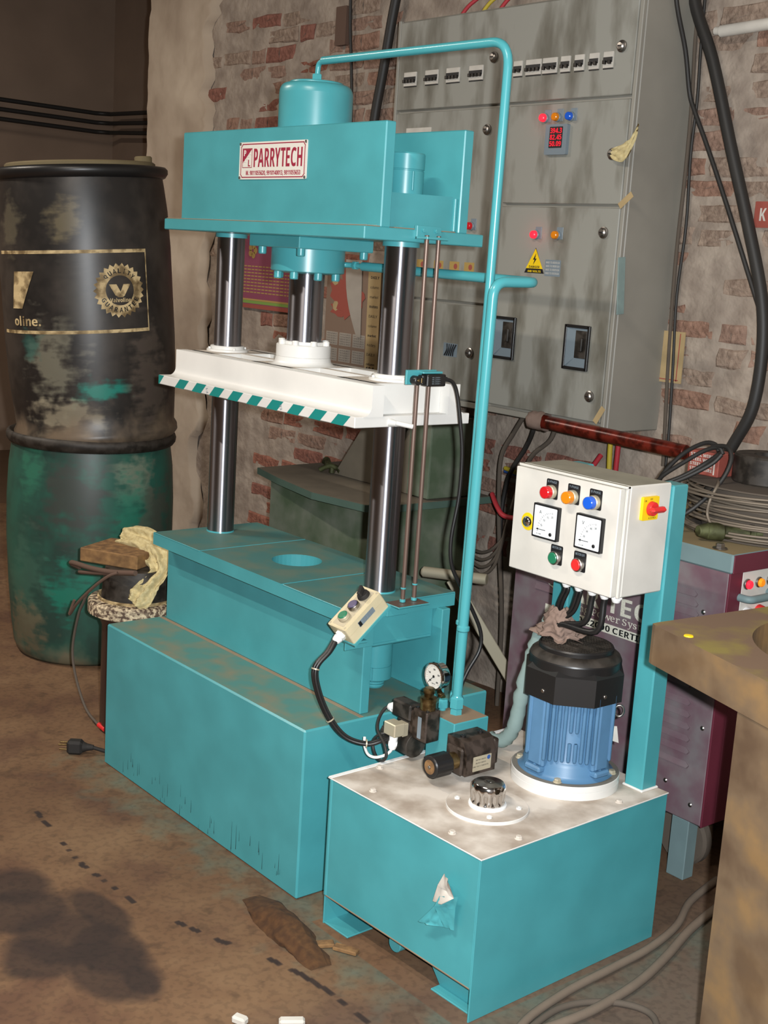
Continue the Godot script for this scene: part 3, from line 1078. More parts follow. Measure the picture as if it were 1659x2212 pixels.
	part("piston_rod", [b, M.chrome], p, "polished steel piston rod")

	make_platen(p)

	# guide rods of the limit switch, between two brackets on the right end
	var xa := 0.478
	for z in [0.023, -0.012]:
		b = MB.new()
		b.cyl(Vector3(xa, 0.668, z), Vector3(xa, 1.512, z), 0.0052, -1, 14)
		var r := part("guide_rod", [b, M.rod_brown], p, "thin brown steel guide rod")
		b = MB.new()
		b.cyl(Vector3(xa, 0.6685, z), Vector3(xa, 0.676, z), 0.0072, -1, 12)
		part("lock_nut", [b, M.teal_pipe], r)
		b = MB.new()
		b.cyl(Vector3(xa, 0.700 + (0.006 if z < 0 else 0.0), z), Vector3(xa, 0.704 + (0.006 if z < 0 else 0.0), z), 0.0066, -1, 12)
		part("stop_collar", [b, M.teal_pipe], r)
	b = MB.new()
	d = MB.new()
	b.bb(Vector3(0.457, 0.664, -0.034), Vector3(0.512, 0.668, 0.062), 0.001, d)
	part("lower_bracket", [b, te, d, M.rod_brown], p)
	b = MB.new()
	b.bb(Vector3(0.457, 0.632, -0.01), Vector3(0.463, 0.664, 0.055), 0.001)
	part("lower_bracket", [b, te], p)
	b = MB.new()
	b.bb(Vector3(0.446, 1.503, -0.038), Vector3(0.456, 1.533, 0.034), 0.001)
	b.bb(Vector3(0.45, 1.503, -0.03), Vector3(0.492, 1.509, 0.034), 0.001)
	var ub := part("upper_bracket", [b, te], p)
	for z in [-0.022, 0.016]:
		b = MB.new()
		b.hexa(Vector3(0.456, 1.522, z), Vector3(0.461, 1.522, z), 0.005)
		part("bolt", [b, te], ub)

func make_platen(p: Node3D) -> void:
	var wm: Material = M.white
	# plate with hazard stripes on its front edge
	var b := MB.new()
	var d := MB.new()
	b.bb(Vector3(-0.4225, 1.081, -0.170), Vector3(0.453, 1.106, 0.177), 0.0015, d)
	# body: front and back ribs with a fillet down to the plate
	for s in [1.0, -1.0]:
		var poly := PackedVector2Array([Vector2(0.098, 1.105), Vector2(0.098, 1.176), Vector2(0.131, 1.176), Vector2(0.132, 1.175), Vector2(0.132, 1.128)])
		for j in range(1, 7):
			var q := PI - PI / 2 * j / 6.0
			poly.append(Vector2(0.154 + cos(q) * 0.022, 1.128 - sin(q) * 0.022) if j > 0 else Vector2.ZERO)
		poly.append(Vector2(0.154, 1.105))
		if s < 0:
			for i in poly.size():
				poly[i].x = -poly[i].x
		b.prism(Transform3D(Basis(Vector3(0, 0, 1), Vector3.UP, Vector3(-1, 0, 0)), Vector3(0, 0, 0)), poly, 0.41, -0.455, true)
	# end walls set back behind the rib ends
	for e in [[0.395, 0.425], [-0.39, -0.37]]:
		b.bb(Vector3(e[0], 1.105, -0.099), Vector3(e[1], 1.176, 0.099), 0.002)
	var body := part("platen", [b, wm, d, wm], p, "white moving platen with teal and white edge stripes")
	# top grid around four pockets, with bosses for the columns
	var grid := MB.new()
	var gd := MB.new()
	for q in [[-0.39, 0.42, 0.085, 0.1], [-0.39, 0.42, -0.1, -0.085], [-0.27, 0.27, -0.012, 0.012], [-0.39, -0.275, -0.1, 0.1], [0.275, 0.42, -0.1, 0.1], [-0.09, 0.09, -0.1, 0.1]]:
		grid.bb(Vector3(q[0], 1.15, q[2]), Vector3(q[1], 1.1765, q[3]), 0.001, gd)
	part("top_grid", [grid, wm, gd, M.white_dusty], body)
	var rng := RandomNumberGenerator.new()
	rng.seed = 4
	for k in 10:
		var st := MB.new()
		var x0 := -0.4225 + 0.0875 * k
		var a := [Vector3(maxf(x0, -0.4223), 1.0812, 0.1774), Vector3(minf(x0 + 0.046, 0.4528), 1.0812, 0.1774), Vector3(minf(x0 + 0.072, 0.4528), 1.1058, 0.1774), Vector3(minf(x0 + 0.026, 0.4528), 1.1058, 0.1774)]
		if k == 0:
			a = [Vector3(-0.4223, 1.0812, 0.1774), Vector3(-0.418, 1.0812, 0.1774), Vector3(-0.394, 1.1058, 0.1774), Vector3(-0.4223, 1.1058, 0.1774)]
		st.quad(a[0], a[1], a[2], a[3], Vector3(0, 0, 1))
		for i in 4:
			st.quad(a[i], a[(i + 1) % 4], a[(i + 1) % 4] - Vector3(0, 0, 0.0006), a[i] - Vector3(0, 0, 0.0006), Vector3.ZERO)
		part("stripe", [st, M.stripe_teal], body)
	for q in [-0.17, 0.165]:
		var mk := MB.new()
		mk.text("E8" if q > 0 else "F1", Transform3D(Basis(Vector3(0, 0, 1), PI / 2 + 0.3), Vector3(q, 1.092, 0.1776)), 0.012, 0.008, 0.0003, false)
		part("pen_mark", [mk, M.tag_grey], body)
	for sx in [-0.36, 0.363]:
		var c := MB.new()
		c.lathe(at(sx, 0, 0), [Vector2(0.038, 1.176), Vector2(0.057, 1.176), Vector2(0.057, 1.181), Vector2(0.055, 1.183), Vector2(0.047, 1.183), Vector2(0.047, 1.190), Vector2(0.045, 1.192), Vector2(0.038, 1.192)], 44)
		c.lathe(at(sx, 0, 0), [Vector2(0.0, 1.1755), Vector2(0.04, 1.1765)], 24)
		var cc := part("guide_collar", [c, wm], body)
		var s := cap_screw(0.0038, 0.005, wm)
		for k in 4:
			var a := TAU * k / 4.0 + 0.2
			inst("screw", s, cc, at(sx + cos(a) * 0.052, 1.183, sin(a) * 0.052))
	var rc := MB.new()
	var prof := []
	for j in 6:
		var q := PI / 2 * j / 5.0
		prof.append(Vector2(0.089 - sin(q) * 0.018, 1.1765 + (1.0 - cos(q)) * 0.014))
	prof.append_array([Vector2(0.070, 1.196), Vector2(0.0685, 1.197), Vector2(0.070, 1.198), Vector2(0.070, 1.226), Vector2(0.068, 1.228), Vector2(0.053, 1.228), Vector2(0.053, 1.236), Vector2(0.0446, 1.236)])
	rc.lathe(at(0, 0, 0), prof, 52)
	var rp := part("rod_collar", [rc, wm], body)
	var bs := cap_screw(0.0085, 0.011, wm)
	for k in 8:
		var a := TAU * (k + 0.25) / 8.0
		inst("bolt", bs, rp, at(cos(a) * 0.0605, 1.228, sin(a) * 0.0605))
	var pin := MB.new()
	pin.cyl(Vector3(0.44, 1.095, 0.085), Vector3(0.482, 1.084, 0.03), 0.0058, -1, 14)
	pin.cyl(Vector3(0.448, 1.092, 0.078), Vector3(0.458, 1.0895, 0.062), 0.010, 0.007, 12)
	part("switch_pin", [pin, M.white], body)

# ---------------------------------------------------------------- limit switch on the guide rods
func make_limit_switch() -> void:
	var t := thing("limit_switch", "small black limit switch on a teal bracket across the two thin guide rods", "switch", Vector3(0.49, 1.178, 0.015))
	var b := MB.new()
	b.bb(Vector3(0.482, 1.181, -0.025), Vector3(0.488, 1.214, 0.064), 0.001)
	b.bb(Vector3(0.482, 1.207, -0.028), Vector3(0.506, 1.212, 0.03), 0.001)
	part("bracket", [b, M.teal], t)
	b = MB.new()
	b.bb(Vector3(0.488, 1.179, -0.034), Vector3(0.512, 1.206, 0.022), 0.002)
	var body := part("body", [b, M.black], t)
	b = MB.new()
	for k in 4:
		b.text("4A 250V~", fx(0.5124, 1.199 - 0.0046 * k, -0.004), 0.026, 0.0028, 0.0002, false)
	part("lettering", [b, M.tag_grey], body)
	b = MB.new()
	b.bb(Vector3(0.488, 1.183, 0.022), Vector3(0.506, 1.204, 0.032), 0.002)
	b.cyl(Vector3(0.489, 1.192, 0.046), Vector3(0.510, 1.192, 0.046), 0.0105, -1, 18)
	b.bb(Vector3(0.496, 1.186, 0.030), Vector3(0.508, 1.199, 0.046), 0.001)
	var hd := part("head", [b, M.black], t)
	b = MB.new()
	b.cyl(Vector3(0.510, 1.193, 0.048), Vector3(0.5125, 1.193, 0.048), 0.0032, -1, 10)
	b.bb(Vector3(0.508, 1.187, 0.036), Vector3(0.5105, 1.198, 0.039), 0.0003)
	part("roller_pin", [b, M.brass], hd)
	var sm := cap_screw(0.002, 0.0012, M.steel)
	for q in [[1.203, -0.030], [1.183, -0.030], [1.203, 0.020]]:
		inst("screw", sm, body, Transform3D(Basis(Vector3(0, 0, -1), -PI / 2) * Basis.IDENTITY, Vector3(0.512, q[0], q[1])))
	b = MB.new()
	b.cyl(Vector3(0.499, 1.195, -0.033), Vector3(0.499, 1.193, -0.048), 0.007, 0.0055, 12)
	part("cable_gland", [b, M.black_matt], t)

func make_switch_cable() -> void:
	var pts := [Vector3(0.499, 1.193, -0.046), Vector3(0.502, 1.186, -0.064), Vector3(0.505, 1.160, -0.077), Vector3(0.51, 1.10, -0.088), Vector3(0.515, 1.02, -0.098), Vector3(0.515, 0.92, -0.098), Vector3(0.512, 0.82, -0.086), Vector3(0.516, 0.755, -0.090), Vector3(0.525, 0.70, -0.118), Vector3(0.535, 0.64, -0.152), Vector3(0.545, 0.585, -0.175), Vector3(0.548, 0.54, -0.172), Vector3(0.545, 0.49, -0.14), Vector3(0.55, 0.445, -0.115), Vector3(0.565, 0.40, -0.10), Vector3(0.59, 0.372, -0.09), Vector3(0.63, 0.360, -0.08)]
	var b := MB.new()
	b.tube(cr(pts, 5), 0.0048, 10)
	single("switch_cable", [b, M.black], "black cable hanging from the small limit switch down beside the teal pipes", "cable")

# ---------------------------------------------------------------- push-button station on its bracket
func make_pendant() -> void:
	var a := 0.69
	var L := Vector3(0, sin(a), -cos(a))      # up along the box
	var N := Vector3(0, cos(a), sin(a))       # out of the button face
	var X := Vector3.RIGHT
	var bas := Basis(X, L, N)
	var F := Vector3(0.537, 0.607, 0.208)     # lower right back corner
	var c := F + L * 0.0625 - X * 0.034 + N * 0.0225
	var t := thing("button_station", "cream push button station with three controls mounted aslant on the press bed", "control box", F - X * 0.034 - L * 0.01)
	var xf := Transform3D(bas, c)
	var b := MB.new()
	b.prism(xf, rrect(0.066, 0.122, 0.005), -0.0225, 0.0, true)
	b.prism(xf, rrect(0.066, 0.122, 0.005), 0.0006, 0.0215, true)
	b.prism(xf, rrect(0.063, 0.119, 0.005), -0.001, 0.0225, true)
	var body := part("housing", [b, M.beige_box], t)
	b = MB.new()
	b.prism(xf, rrect(0.040, 0.108, 0.003), 0.0222, 0.0232)
	part("legend_plate", [b, M.plate_grey], body)
	b = MB.new()
	b.prism(Transform3D(bas, c - N * 0.0255), rrect(0.072, 0.128, 0.002), -0.003, 0.003)
	b.box(c - N * 0.0255 - L * 0.0 - X * 0.01, Vector3(0.05, 0.11, 0.004), 0.0005, null, bas)
	part("mounting_plate", [b, M.teal], t)
	b = MB.new()
	b.bb(Vector3(0.4795, 0.575, 0.108), Vector3(0.4835, 0.63, 0.19), 0.001)
	b.bb(Vector3(0.4795, 0.60, 0.155), Vector3(0.52, 0.606, 0.20), 0.001)
	part("bracket", [b, M.teal], t)
	# green and violet push buttons, black rotary knob
	for k in 2:
		var o := xf * Vector3(0, -0.031 + 0.034 * k, 0.0232)
		b = MB.new()
		b.cyl(o, o + N * 0.009, 0.0145, 0.0138, 26)
		var col: Material = M.green_button if k == 0 else M.violet_button
		var bz := part("push_button", [b, M.steel if k == 1 else M.plate_grey], t, "green push button" if k == 0 else "violet push button")
		b = MB.new()
		b.cyl(o + N * 0.009, o + N * 0.0115, 0.0118, 0.011, 26)
		part("button_cap", [b, col], bz)
	var o := xf * Vector3(0, 0.037, 0.0232)
	b = MB.new()
	b.cyl(o, o + N * 0.010, 0.0155, 0.0135, 26)
	b.box(o + N * 0.017, Vector3(0.009, 0.027, 0.016), 0.003, null, bas * Basis(Vector3(0, 0, 1), 0.5))
	part("rotary_knob", [b, M.black_matt], t)
	var sm := cap_screw(0.0028, 0.001, M.plate_grey)
	for q in [[-1, -1], [1, -1], [1, 1], [-1, 1]]:
		inst("screw", sm, body, Transform3D(Basis(X, N, -L), xf * Vector3(q[0] * 0.027, q[1] * 0.055, 0.0225)))
	b = MB.new()
	var lf := Transform3D(Basis(L, -N, X).orthonormalized(), c + X * 0.0331 + N * 0.004 + L * 0.0)
	b.prism(lf, rrect(0.052, 0.014, 0.0005), -0.0002, 0.0005)
	var lab := part("label_plate", [b, M.tag_grey], body)
	b = MB.new()
	var lt := Transform3D(Basis(-L, N, X) * Basis(Vector3(0, 0, 1), PI), c + X * 0.0337 + N * 0.004)
	lt.basis = Basis(L, -N, X).orthonormalized()
	if lt.basis.determinant() < 0:
		lt.basis = Basis(L, N * -1.0, L.cross(-N))
	for k in 3:
		b.text("IP 65  AC 500V", lt * Transform3D(Basis.IDENTITY, Vector3(0.006, 0.004 - 0.004 * k, 0)), 0.034, 0.0026, 0.0002, false)
	b.box(c + X * 0.0338 + N * 0.004 - L * 0.021, Vector3(0.0003, 0.008, 0.012), 0, null, bas)
	part("lettering", [b, M.tag_black], lab)
	b = MB.new()
	var g0 := c - L * 0.061 + X * 0.004
	b.hexa(g0, g0 - L * 0.008, 0.013)
	b.cyl(g0 - L * 0.008, g0 - L * 0.024, 0.0115, 0.0095, 20, 0.003)
	part("cable_gland", [b, M.white_clean], t)

	# its cables, bundled with ties, down to the valve
	var s0 := g0 - L * 0.022
	var pts := [s0, s0 - L * 0.02 + Vector3(0.004, -0.008, 0.004), Vector3(0.508, 0.555, 0.29), Vector3(0.519, 0.499, 0.285), Vector3(0.536, 0.44, 0.262), Vector3(0.558, 0.401, 0.233), Vector3(0.588, 0.389, 0.196), Vector3(0.604, 0.397, 0.166), Vector3(0.604, 0.404, 0.138), Vector3(0.597, 0.406, 0.12)]
	var path := cr(pts, 6)
	var cb := thing("cable_bundle", "thick black tied cable bundle looping from the cream button station to the valves", "cable", Vector3(0.49, 0.318, 0.2))
	for k in 3:
		var mb := MB.new()
		var off: Vector3 = [Vector3(0.004, 0, 0.002), Vector3(-0.004, 0, 0.002), Vector3(0, 0.0, -0.004)][k]
		var pp := []
		for q in path:
			pp.append(q + off)
		mb.tube(pp, 0.0048, 8)
		part("cable", [mb, M.black if k < 2 else M.cable], cb)
	for k in [12, 24, 36]:
		var mb := MB.new()
		var dd: Vector3 = (path[k + 1] - path[k - 1]).normalized()
		mb.lathe(MB.along(path[k] - dd * 0.002, dd), [Vector2(0.0085, 0), Vector2(0.0098, 0), Vector2(0.0098, 0.003), Vector2(0.0085, 0.003)], 16)
		part("cable_tie", [mb, M.plate_grey], cb)

# ---------------------------------------------------------------- hydraulic pipes
func make_pipes() -> void:
	var t := thing("hydraulic_pipe", "long teal pipe arching from the cylinder top down to the valve block", "pipe", Vector3(0.665, 0.46, 0.0))
	var b := MB.new()
	b.tube(bend([Vector3(0, 1.88, 0), Vector3(0.003, 1.914, 0), Vector3(0.03, 1.918, 0)], 0.012, 5), 0.0066, 12)
	part("elbow", [b, M.teal_pipe], t)
	b = MB.new()
	b.tube(bend([Vector3(0.022, 1.918, 0), Vector3(0.671, 1.912, 0.0), Vector3(0.655, 0.49, -0.002)], 0.055, 8), 0.0098, 16)
	part("pipe", [b, M.teal_pipe], t)
	b = MB.new()
	b.cyl(Vector3(0, 1.866, 0), Vector3(0, 1.874, 0), 0.0085, -1, 16)
	b.hexa(Vector3(0, 1.872, 0), Vector3(0, 1.888, 0), 0.0125)
	part("union_nut", [b, M.teal_pipe], t)
	b = MB.new()
	b.hexa(Vector3(0.655, 0.475, -0.002), Vector3(0.655, 0.498, -0.002), 0.014)
	b.cyl(Vector3(0.655, 0.459, -0.002), Vector3(0.655, 0.476, -0.002), 0.0105, -1, 14)
	part("union_nut", [b, M.teal_pipe], t)
	b = MB.new()
	b.cyl(Vector3(0.657, 0.655, -0.002), Vector3(0.657, 0.67, -0.002), 0.013, -1, 16, 0.004)
	part("weld_joint", [b, M.teal_pipe], t)

	t = thing("hydraulic_pipe", "teal pipe with a side bend rising beside the long pipe and reaching under the head", "pipe", Vector3(0.685, 0.46, 0.03))
	b = MB.new()
	b.tube(bend([Vector3(0.098, 1.432, -0.1), Vector3(0.712, 1.425, -0.1), Vector3(0.702, 1.422, 0.022), Vector3(0.684, 0.49, 0.020)], 0.034, 8), 0.0112, 16)
	part("pipe", [b, M.teal_pipe], t)
	b = MB.new()
	b.tube([Vector3(0.04, 1.433, -0.08), Vector3(0.05, 1.433, -0.1), Vector3(0.10, 1.432, -0.1)], 0.007, 12)
	b.hexa(Vector3(0.062, 1.433, -0.1), Vector3(0.074, 1.433, -0.1), 0.011)
	part("union_nut", [b, M.teal_pipe], t)
	b = MB.new()
	b.hexa(Vector3(0.684, 0.474, 0.020), Vector3(0.684, 0.5, 0.020), 0.0165)
	b.hexa(Vector3(0.684, 0.459, 0.020), Vector3(0.684, 0.472, 0.020), 0.0145)
	b.cyl(Vector3(0.684, 0.497, 0.020), Vector3(0.684, 0.504, 0.020), 0.013, 0.0115, 16)
	part("union_nut", [b, M.teal_pipe], t)
	b = MB.new()
	b.cyl(Vector3(0.6875, 0.652, 0.0205), Vector3(0.6875, 0.668, 0.0205), 0.0145, -1, 16, 0.004)
	part("weld_joint", [b, M.teal_pipe], t)

# ---------------------------------------------------------------- oil tank with its posts
func make_tank() -> void:
	var T0 := Transform3D(Basis(Vector3.UP, 0.0295), Vector3(0.6161, 0, 0.3182))
	var w := 0.4673
	var d := 0.5785
	var h := 0.3434
	var t := thing("oil_tank", "teal sheet metal hydraulic oil tank with a dusty white lid beside the press", "tank", T0 * Vector3(w / 2, 0, -d / 2))
	var te: Material = M.teal
	var b := MB.new()
	b.t = T0
	b.bb(Vector3(0.004, 0.072, -0.004), Vector3(w - 0.003, h, 0.0), 0.0015)
	b.bb(Vector3(0.004, 0.07, -d + 0.004), Vector3(w - 0.004, 0.076, -0.001), 0.001)
	b.cyl(Vector3(0.008, 0.072, -0.006), Vector3(0.008, h, -0.006), 0.008, -1, 16)
	var front := part("front_panel", [b, te], t)
	b = MB.new()
	b.t = T0
	b.cyl(Vector3(0.008, 0.072, -0.003), Vector3(w - 0.006, 0.072, -0.003), 0.0035, -1, 10)
	part("bottom_lip", [b, M.brown_dust], front)
	b = MB.new()
	b.t = T0
	b.bb(Vector3(w - 0.004, 0, -d), Vector3(w, h, 0.0), 0.001)
	part("side_panel", [b, te], t)
	b = MB.new()
	b.t = T0
	b.bb(Vector3(0, 0, -d), Vector3(0.004, h, -0.004), 0.001)
	part("side_panel", [b, te], t)
	b = MB.new()
	b.t = T0
	b.bb(Vector3(0.004, 0.07, -d), Vector3(w - 0.004, h, -d + 0.004), 0.001)
	part("back_panel", [b, te], t)
	# folded feet on the floor
	b = MB.new()
	b.t = T0
	b.bb(Vector3(0.002, 0, -0.10), Vector3(0.085, 0.004, -0.006), 0.001)
	part("foot", [b, te], t)
	b = MB.new()
	b.t = T0
	b.prism(Transform3D.IDENTITY, PackedVector2Array([Vector2(w - 0.19, 0.072), Vector2(w - 0.13, 0.004), Vector2(w - 0.004, 0.004), Vector2(w - 0.004, 0.072)]), -0.05, -0.045)
	part("gusset", [b, te], t)
	b = MB.new()
	b.t = T0
	b.bb(Vector3(w - 0.13, 0, -0.12), Vector3(w - 0.003, 0.004, -0.02), 0.001)
	part("foot", [b, te], t)
	# drain pipe under the tank
	b = MB.new()
	b.t = T0
	b.cyl(Vector3(0.205, 0.035, -0.30), Vector3(0.205, 0.035, -0.055), 0.0165, -1, 20)
	b.cyl(Vector3(0.205, 0.035, -0.055), Vector3(0.205, 0.035, -0.035), 0.0185, -1, 20)
	part("drain_pipe", [b, te], t)
	# lid
	b = MB.new()
	var tp := MB.new()
	b.t = T0
	b.box(Vector3(w / 2, h + 0.0015, -d / 2), Vector3(w + 0.004, 0.003, d + 0.004), 0.0008, tp)
	var lid := part("lid", [b, M.white, tp, M.lid_dust], t, "white lid under brown dust")
	b = MB.new()
	b.t = T0
	b.bb(Vector3(-0.002, h + 0.003, -d), Vector3(0.010, h + 0.0042, 0.0), 0.0005)
	part("edge_strip", [b, M.white_clean], lid)
	var bolt := hex_bolt(0.0068, 0.006, M.white_dusty)
	for q in [[0.725, 0.284], [0.968, 0.276], [1.056, 0.178], [0.634, 0.192], [1.044, -0.137], [0.70, -0.22], [0.645, -0.05]]:
		inst("bolt", bolt, lid, Transform3D(Basis(Vector3.UP, q[0] * 9.0), Vector3(q[0], h + 0.003, q[1])))
	# filler plate and cap
	var c := Vector3(0.915, h + 0.003, 0.13)
	b = MB.new()
	tp = MB.new()
	b.lathe(at(c.x, c.y, c.z), [Vector2(0.087, 0), Vector2(0.087, 0.006), Vector2(0.086, 0.007)], 48)
	tp.lathe(at(c.x, c.y, c.z), [Vector2(0.086, 0.007), Vector2(0, 0.007)], 48)
	var fp := part("filler_plate", [b, M.white, tp, M.lid_dust], t)
	for q in [[0.066, 0.7], [0.066, 2.6], [0.066, 4.4], [0.066, 5.6]]:
		inst("bolt", cap_screw(0.006, 0.004, M.white), fp, at(c.x + cos(q[1]) * q[0], c.y + 0.007, c.z + sin(q[1]) * q[0]))
	b = MB.new()
	b.lathe(at(c.x, c.y + 0.007, c.z), [Vector2(0.0405, 0), Vector2(0.0405, 0.004), Vector2(0.039, 0.006), Vector2(0, 0.006)], 36)
	part("filler_neck", [b, M.white_clean], fp)
	b = MB.new()
	var ring := []
	var top := 0.057
	for lev in [[0.013, 0.0355, 0.0], [0.016, 0.0362, 0.0], [0.021, 0.0362, 0.0042], [0.036, 0.0362, 0.0042], [0.043, 0.0362, 0.0], [0.052, 0.0358, 0.0], [top, 0.031, 0.0]]:
		var r := []
		for j in 97:
			var q := TAU * j / 96.0
			var k: float = pow(maxf(0.0, cos(q * 14.0)), 0.6) * lev[2]
			r.append(Vector3(c.x + cos(q) * (lev[1] - k), c.y + lev[0], c.z + sin(q) * (lev[1] - k)))
		ring.append(r)
	b.sheet(ring, Vector3(-1, 0, 0))
	b.lathe(at(c.x, c.y, c.z), [Vector2(0.031, top), Vector2(0.012, top + 0.001), Vector2(0, top + 0.001)], 48)
	b.text("AIR", fy(c.x, c.y + top + 0.0012, c.z), 0.014, 0.006, 0.0004)
	part("filler_cap", [b, M.chrome_cap], t, "chrome filler cap with fluted sides")
	# posts that carry the control panel
	for x in [0.985, 0.72]:
		b = MB.new()
		b.bb(Vector3(x, h + 0.003, -0.272), Vector3(x + 0.05, 1.029, -0.222), 0.003)
		var po := part("post", [b, te], t)
		b = MB.new()
		b.box(Vector3(x + 0.025, h + 0.005, -0.247), Vector3(0.058, 0.006, 0.058), 0.003)
		part("weld_bead", [b, M.white], po)
	# torn masking tape on the front
	var tape := [[M.paper_white, [[0.998, 0.284, 0.322], [1.03, 0.279, 0.338], [1.036, 0.25, 0.328], [0.985, 0.255, 0.325]], [[0.985, 0.255, 0.325], [1.036, 0.25, 0.328], [1.02, 0.235, 0.345], [0.973, 0.215, 0.324]]], [M.teal, [[1.00, 0.24, 0.332], [1.043, 0.255, 0.324], [1.036, 0.225, 0.322], [0.99, 0.215, 0.335]], [[0.99, 0.215, 0.335], [1.036, 0.225, 0.322], [1.036, 0.18, 0.321], [1.012, 0.178, 0.326]], [[0.99, 0.215, 0.335], [1.012, 0.178, 0.326], [0.985, 0.172, 0.338], [0.955, 0.168, 0.342]]]]
	for q in tape:
		b = MB.new()
		for k in range(1, q.size()):
			var gg := []
			for i in 5:
				var row := []
				for j in 5:
					var u := i / 4.0
					var v := j / 4.0
					var p4 := []
					for e in q[k]:
						p4.append(Vector3(e[0], e[1], e[2] - 0.0045))
					var a: Vector3 = p4[0].lerp(p4[1], u).lerp(p4[3].lerp(p4[2], u), v)
					row.append(a + Vector3(0, 0, 0.003 * sin(u * 9.0 + v * 7.0)) * u * (1 - u) * 4.0)
				gg.append(row)
			b.sheet(gg, Vector3(0, 0, 1), 0.0008)
		part("tape_scrap", [b, q[0]], front, "torn white paper tape" if q[0] == M.paper_white else "")

# ---------------------------------------------------------------- valve block with its valves and gauge
func make_valves() -> void:
	var t := thing("valve_block", "teal manifold block on the tank lid where the tall pipes end", "manifold", Vector3(0.69, 0.3464, 0.018))
	var b := MB.new()
	var d := MB.new()
	b.bb(Vector3(0.645, 0.3466, -0.035), Vector3(0.735, 0.459, 0.07), 0.002, d)
	part("body", [b, M.teal, d, M.brown_dust], t)
	b = MB.new()
	b.hexa(Vector3(0.652, 0.466, 0.032), Vector3(0.652, 0.486, 0.032), 0.011)
	b.cyl(Vector3(0.652, 0.459, 0.032), Vector3(0.652, 0.466, 0.032), 0.008, -1, 12)
	part("gauge_adapter", [b, M.teal_pipe], t)

	# pressure gauge
	var g := thing("pressure_gauge", "round chrome pressure gauge with a white dial beside the tall teal pipes", "gauge", Vector3(0.64, 0.486, 0.03))
	var c := Vector3(0.622, 0.531, 0.012)
	b = MB.new()
	var xf := Transform3D(Basis(Vector3.RIGHT, PI / 2), c)
	b.lathe(xf, [Vector2(0, 0), Vector2(0.027, 0), Vector2(0.030, 0.003), Vector2(0.030, 0.021), Vector2(0.033, 0.022), Vector2(0.0335, 0.025), Vector2(0.032, 0.029), Vector2(0.0285, 0.0295), Vector2(0.0275, 0.026)], 44)
	part("case", [b, M.chrome_cap], g)
	b = MB.new()
	b.lathe(xf, [Vector2(0.0278, 0.026), Vector2(0, 0.026)], 40)
	var dial := part("dial", [b, M.sign_white], g)
	b = MB.new()
	for k in 21:
		var q := -PI * 0.75 + 1.5 * PI * k / 20.0
		var r := 0.0235
		b.box(c + Vector3(sin(q) * r, cos(q) * r, 0.0263), Vector3(0.0005, 0.0035 if k % 5 == 0 else 0.002, 0.0003), 0, null, Basis(Vector3(0, 0, 1), -q))
	for k in 5:
		var q := -PI * 0.75 + 1.5 * PI * k / 4.0
		b.text(str(k * 100), fz(c.x + sin(q) * 0.0165, c.y + cos(q) * 0.0165, c.z + 0.0262), 0.007, 0.004, 0.0002)
	b.text("kg/cm", fz(c.x, c.y - 0.017, c.z + 0.0262), 0.011, 0.003, 0.0002)
	part("scale", [b, M.tag_black], dial)
	b = MB.new()
	b.box(c + Vector3(-0.008, -0.008, 0.0272), Vector3(0.0012, 0.026, 0.0005), 0, null, Basis(Vector3(0, 0, 1), -PI / 4))
	b.cyl(c + Vector3(0, 0, 0.0262), c + Vector3(0, 0, 0.0282), 0.0032, -1, 14)
	part("needle", [b, M.black], g)
	b = MB.new()
	b.tube(bend([c + Vector3(0.004, -0.028, 0.012), c + Vector3(0.008, -0.036, 0.014), Vector3(0.65, 0.488, 0.030)], 0.004, 3), 0.006, 12)
	b.hexa(Vector3(0.642, 0.488, 0.030), Vector3(0.642, 0.496, 0.030), 0.0085)
	part("stem", [b, M.brass], g)

	# solenoid valve on the front of the block
	var v := thing("solenoid_valve", "dark solenoid directional valve with brass top bolted on the teal block", "valve", Vector3(0.63, 0.37, 0.09))
	b = MB.new()
	b.bb(Vector3(0.642, 0.405, 0.0705), Vector3(0.69, 0.477, 0.113), 0.003)
	b.bb(Vector3(0.625, 0.41, 0.0705), Vector3(0.642, 0.466, 0.108), 0.003)
	var body := part("body", [b, M.valve_brown], v)
	b = MB.new()
	b.prism(fz(0.668, 0.437, 0.1131), rrect(0.012, 0.05, 0.001), 0.0, 0.0006)
	part("label_plate", [b, M.tag_grey], body)
	var sm := cap_screw(0.004, 0.003, M.black)
	for q in [[0.65, 0.08], [0.683, 0.08], [0.65, 0.105], [0.683, 0.105]]:
		inst("screw", sm, body, at(q[0], 0.477, q[1]))
	b = MB.new()
	b.lathe(at(0.667, 0.477, 0.09), [Vector2(0.0185, 0), Vector2(0.0185, 0.018), Vector2(0.0195, 0.019), Vector2(0.0195, 0.027), Vector2(0.014, 0.029), Vector2(0.0115, 0.03), Vector2(0.0115, 0.037), Vector2(0.0135, 0.038), Vector2(0.0135, 0.047), Vector2(0.010, 0.05), Vector2(0, 0.05)], 28)
	part("brass_plug", [b, M.brass], v, "stepped brass plug on top")
	b = MB.new()
	b.lathe(Transform3D(Basis(Vector3(0, 0, 1), PI / 2), Vector3(0.644, 0.384, 0.098)), [Vector2(0, 0), Vector2(0.028, 0), Vector2(0.029, 0.002), Vector2(0.029, 0.064), Vector2(0.027, 0.066), Vector2(0.022, 0.067), Vector2(0.022, 0.074), Vector2(0.0255, 0.075), Vector2(0.0255, 0.098), Vector2(0.022, 0.102), Vector2(0.012, 0.103), Vector2(0, 0.1)], 36)
	for k in 16:
		var q := TAU * k / 16.0
		b.box(Vector3(0.556, 0.384 + cos(q) * 0.0255, 0.098 + sin(q) * 0.0255), Vector3(0.02, 0.003, 0.004), 0.0006, null, Basis(Vector3.RIGHT, q))
	part("solenoid", [b, M.black_dusty], v)
	b = MB.new()
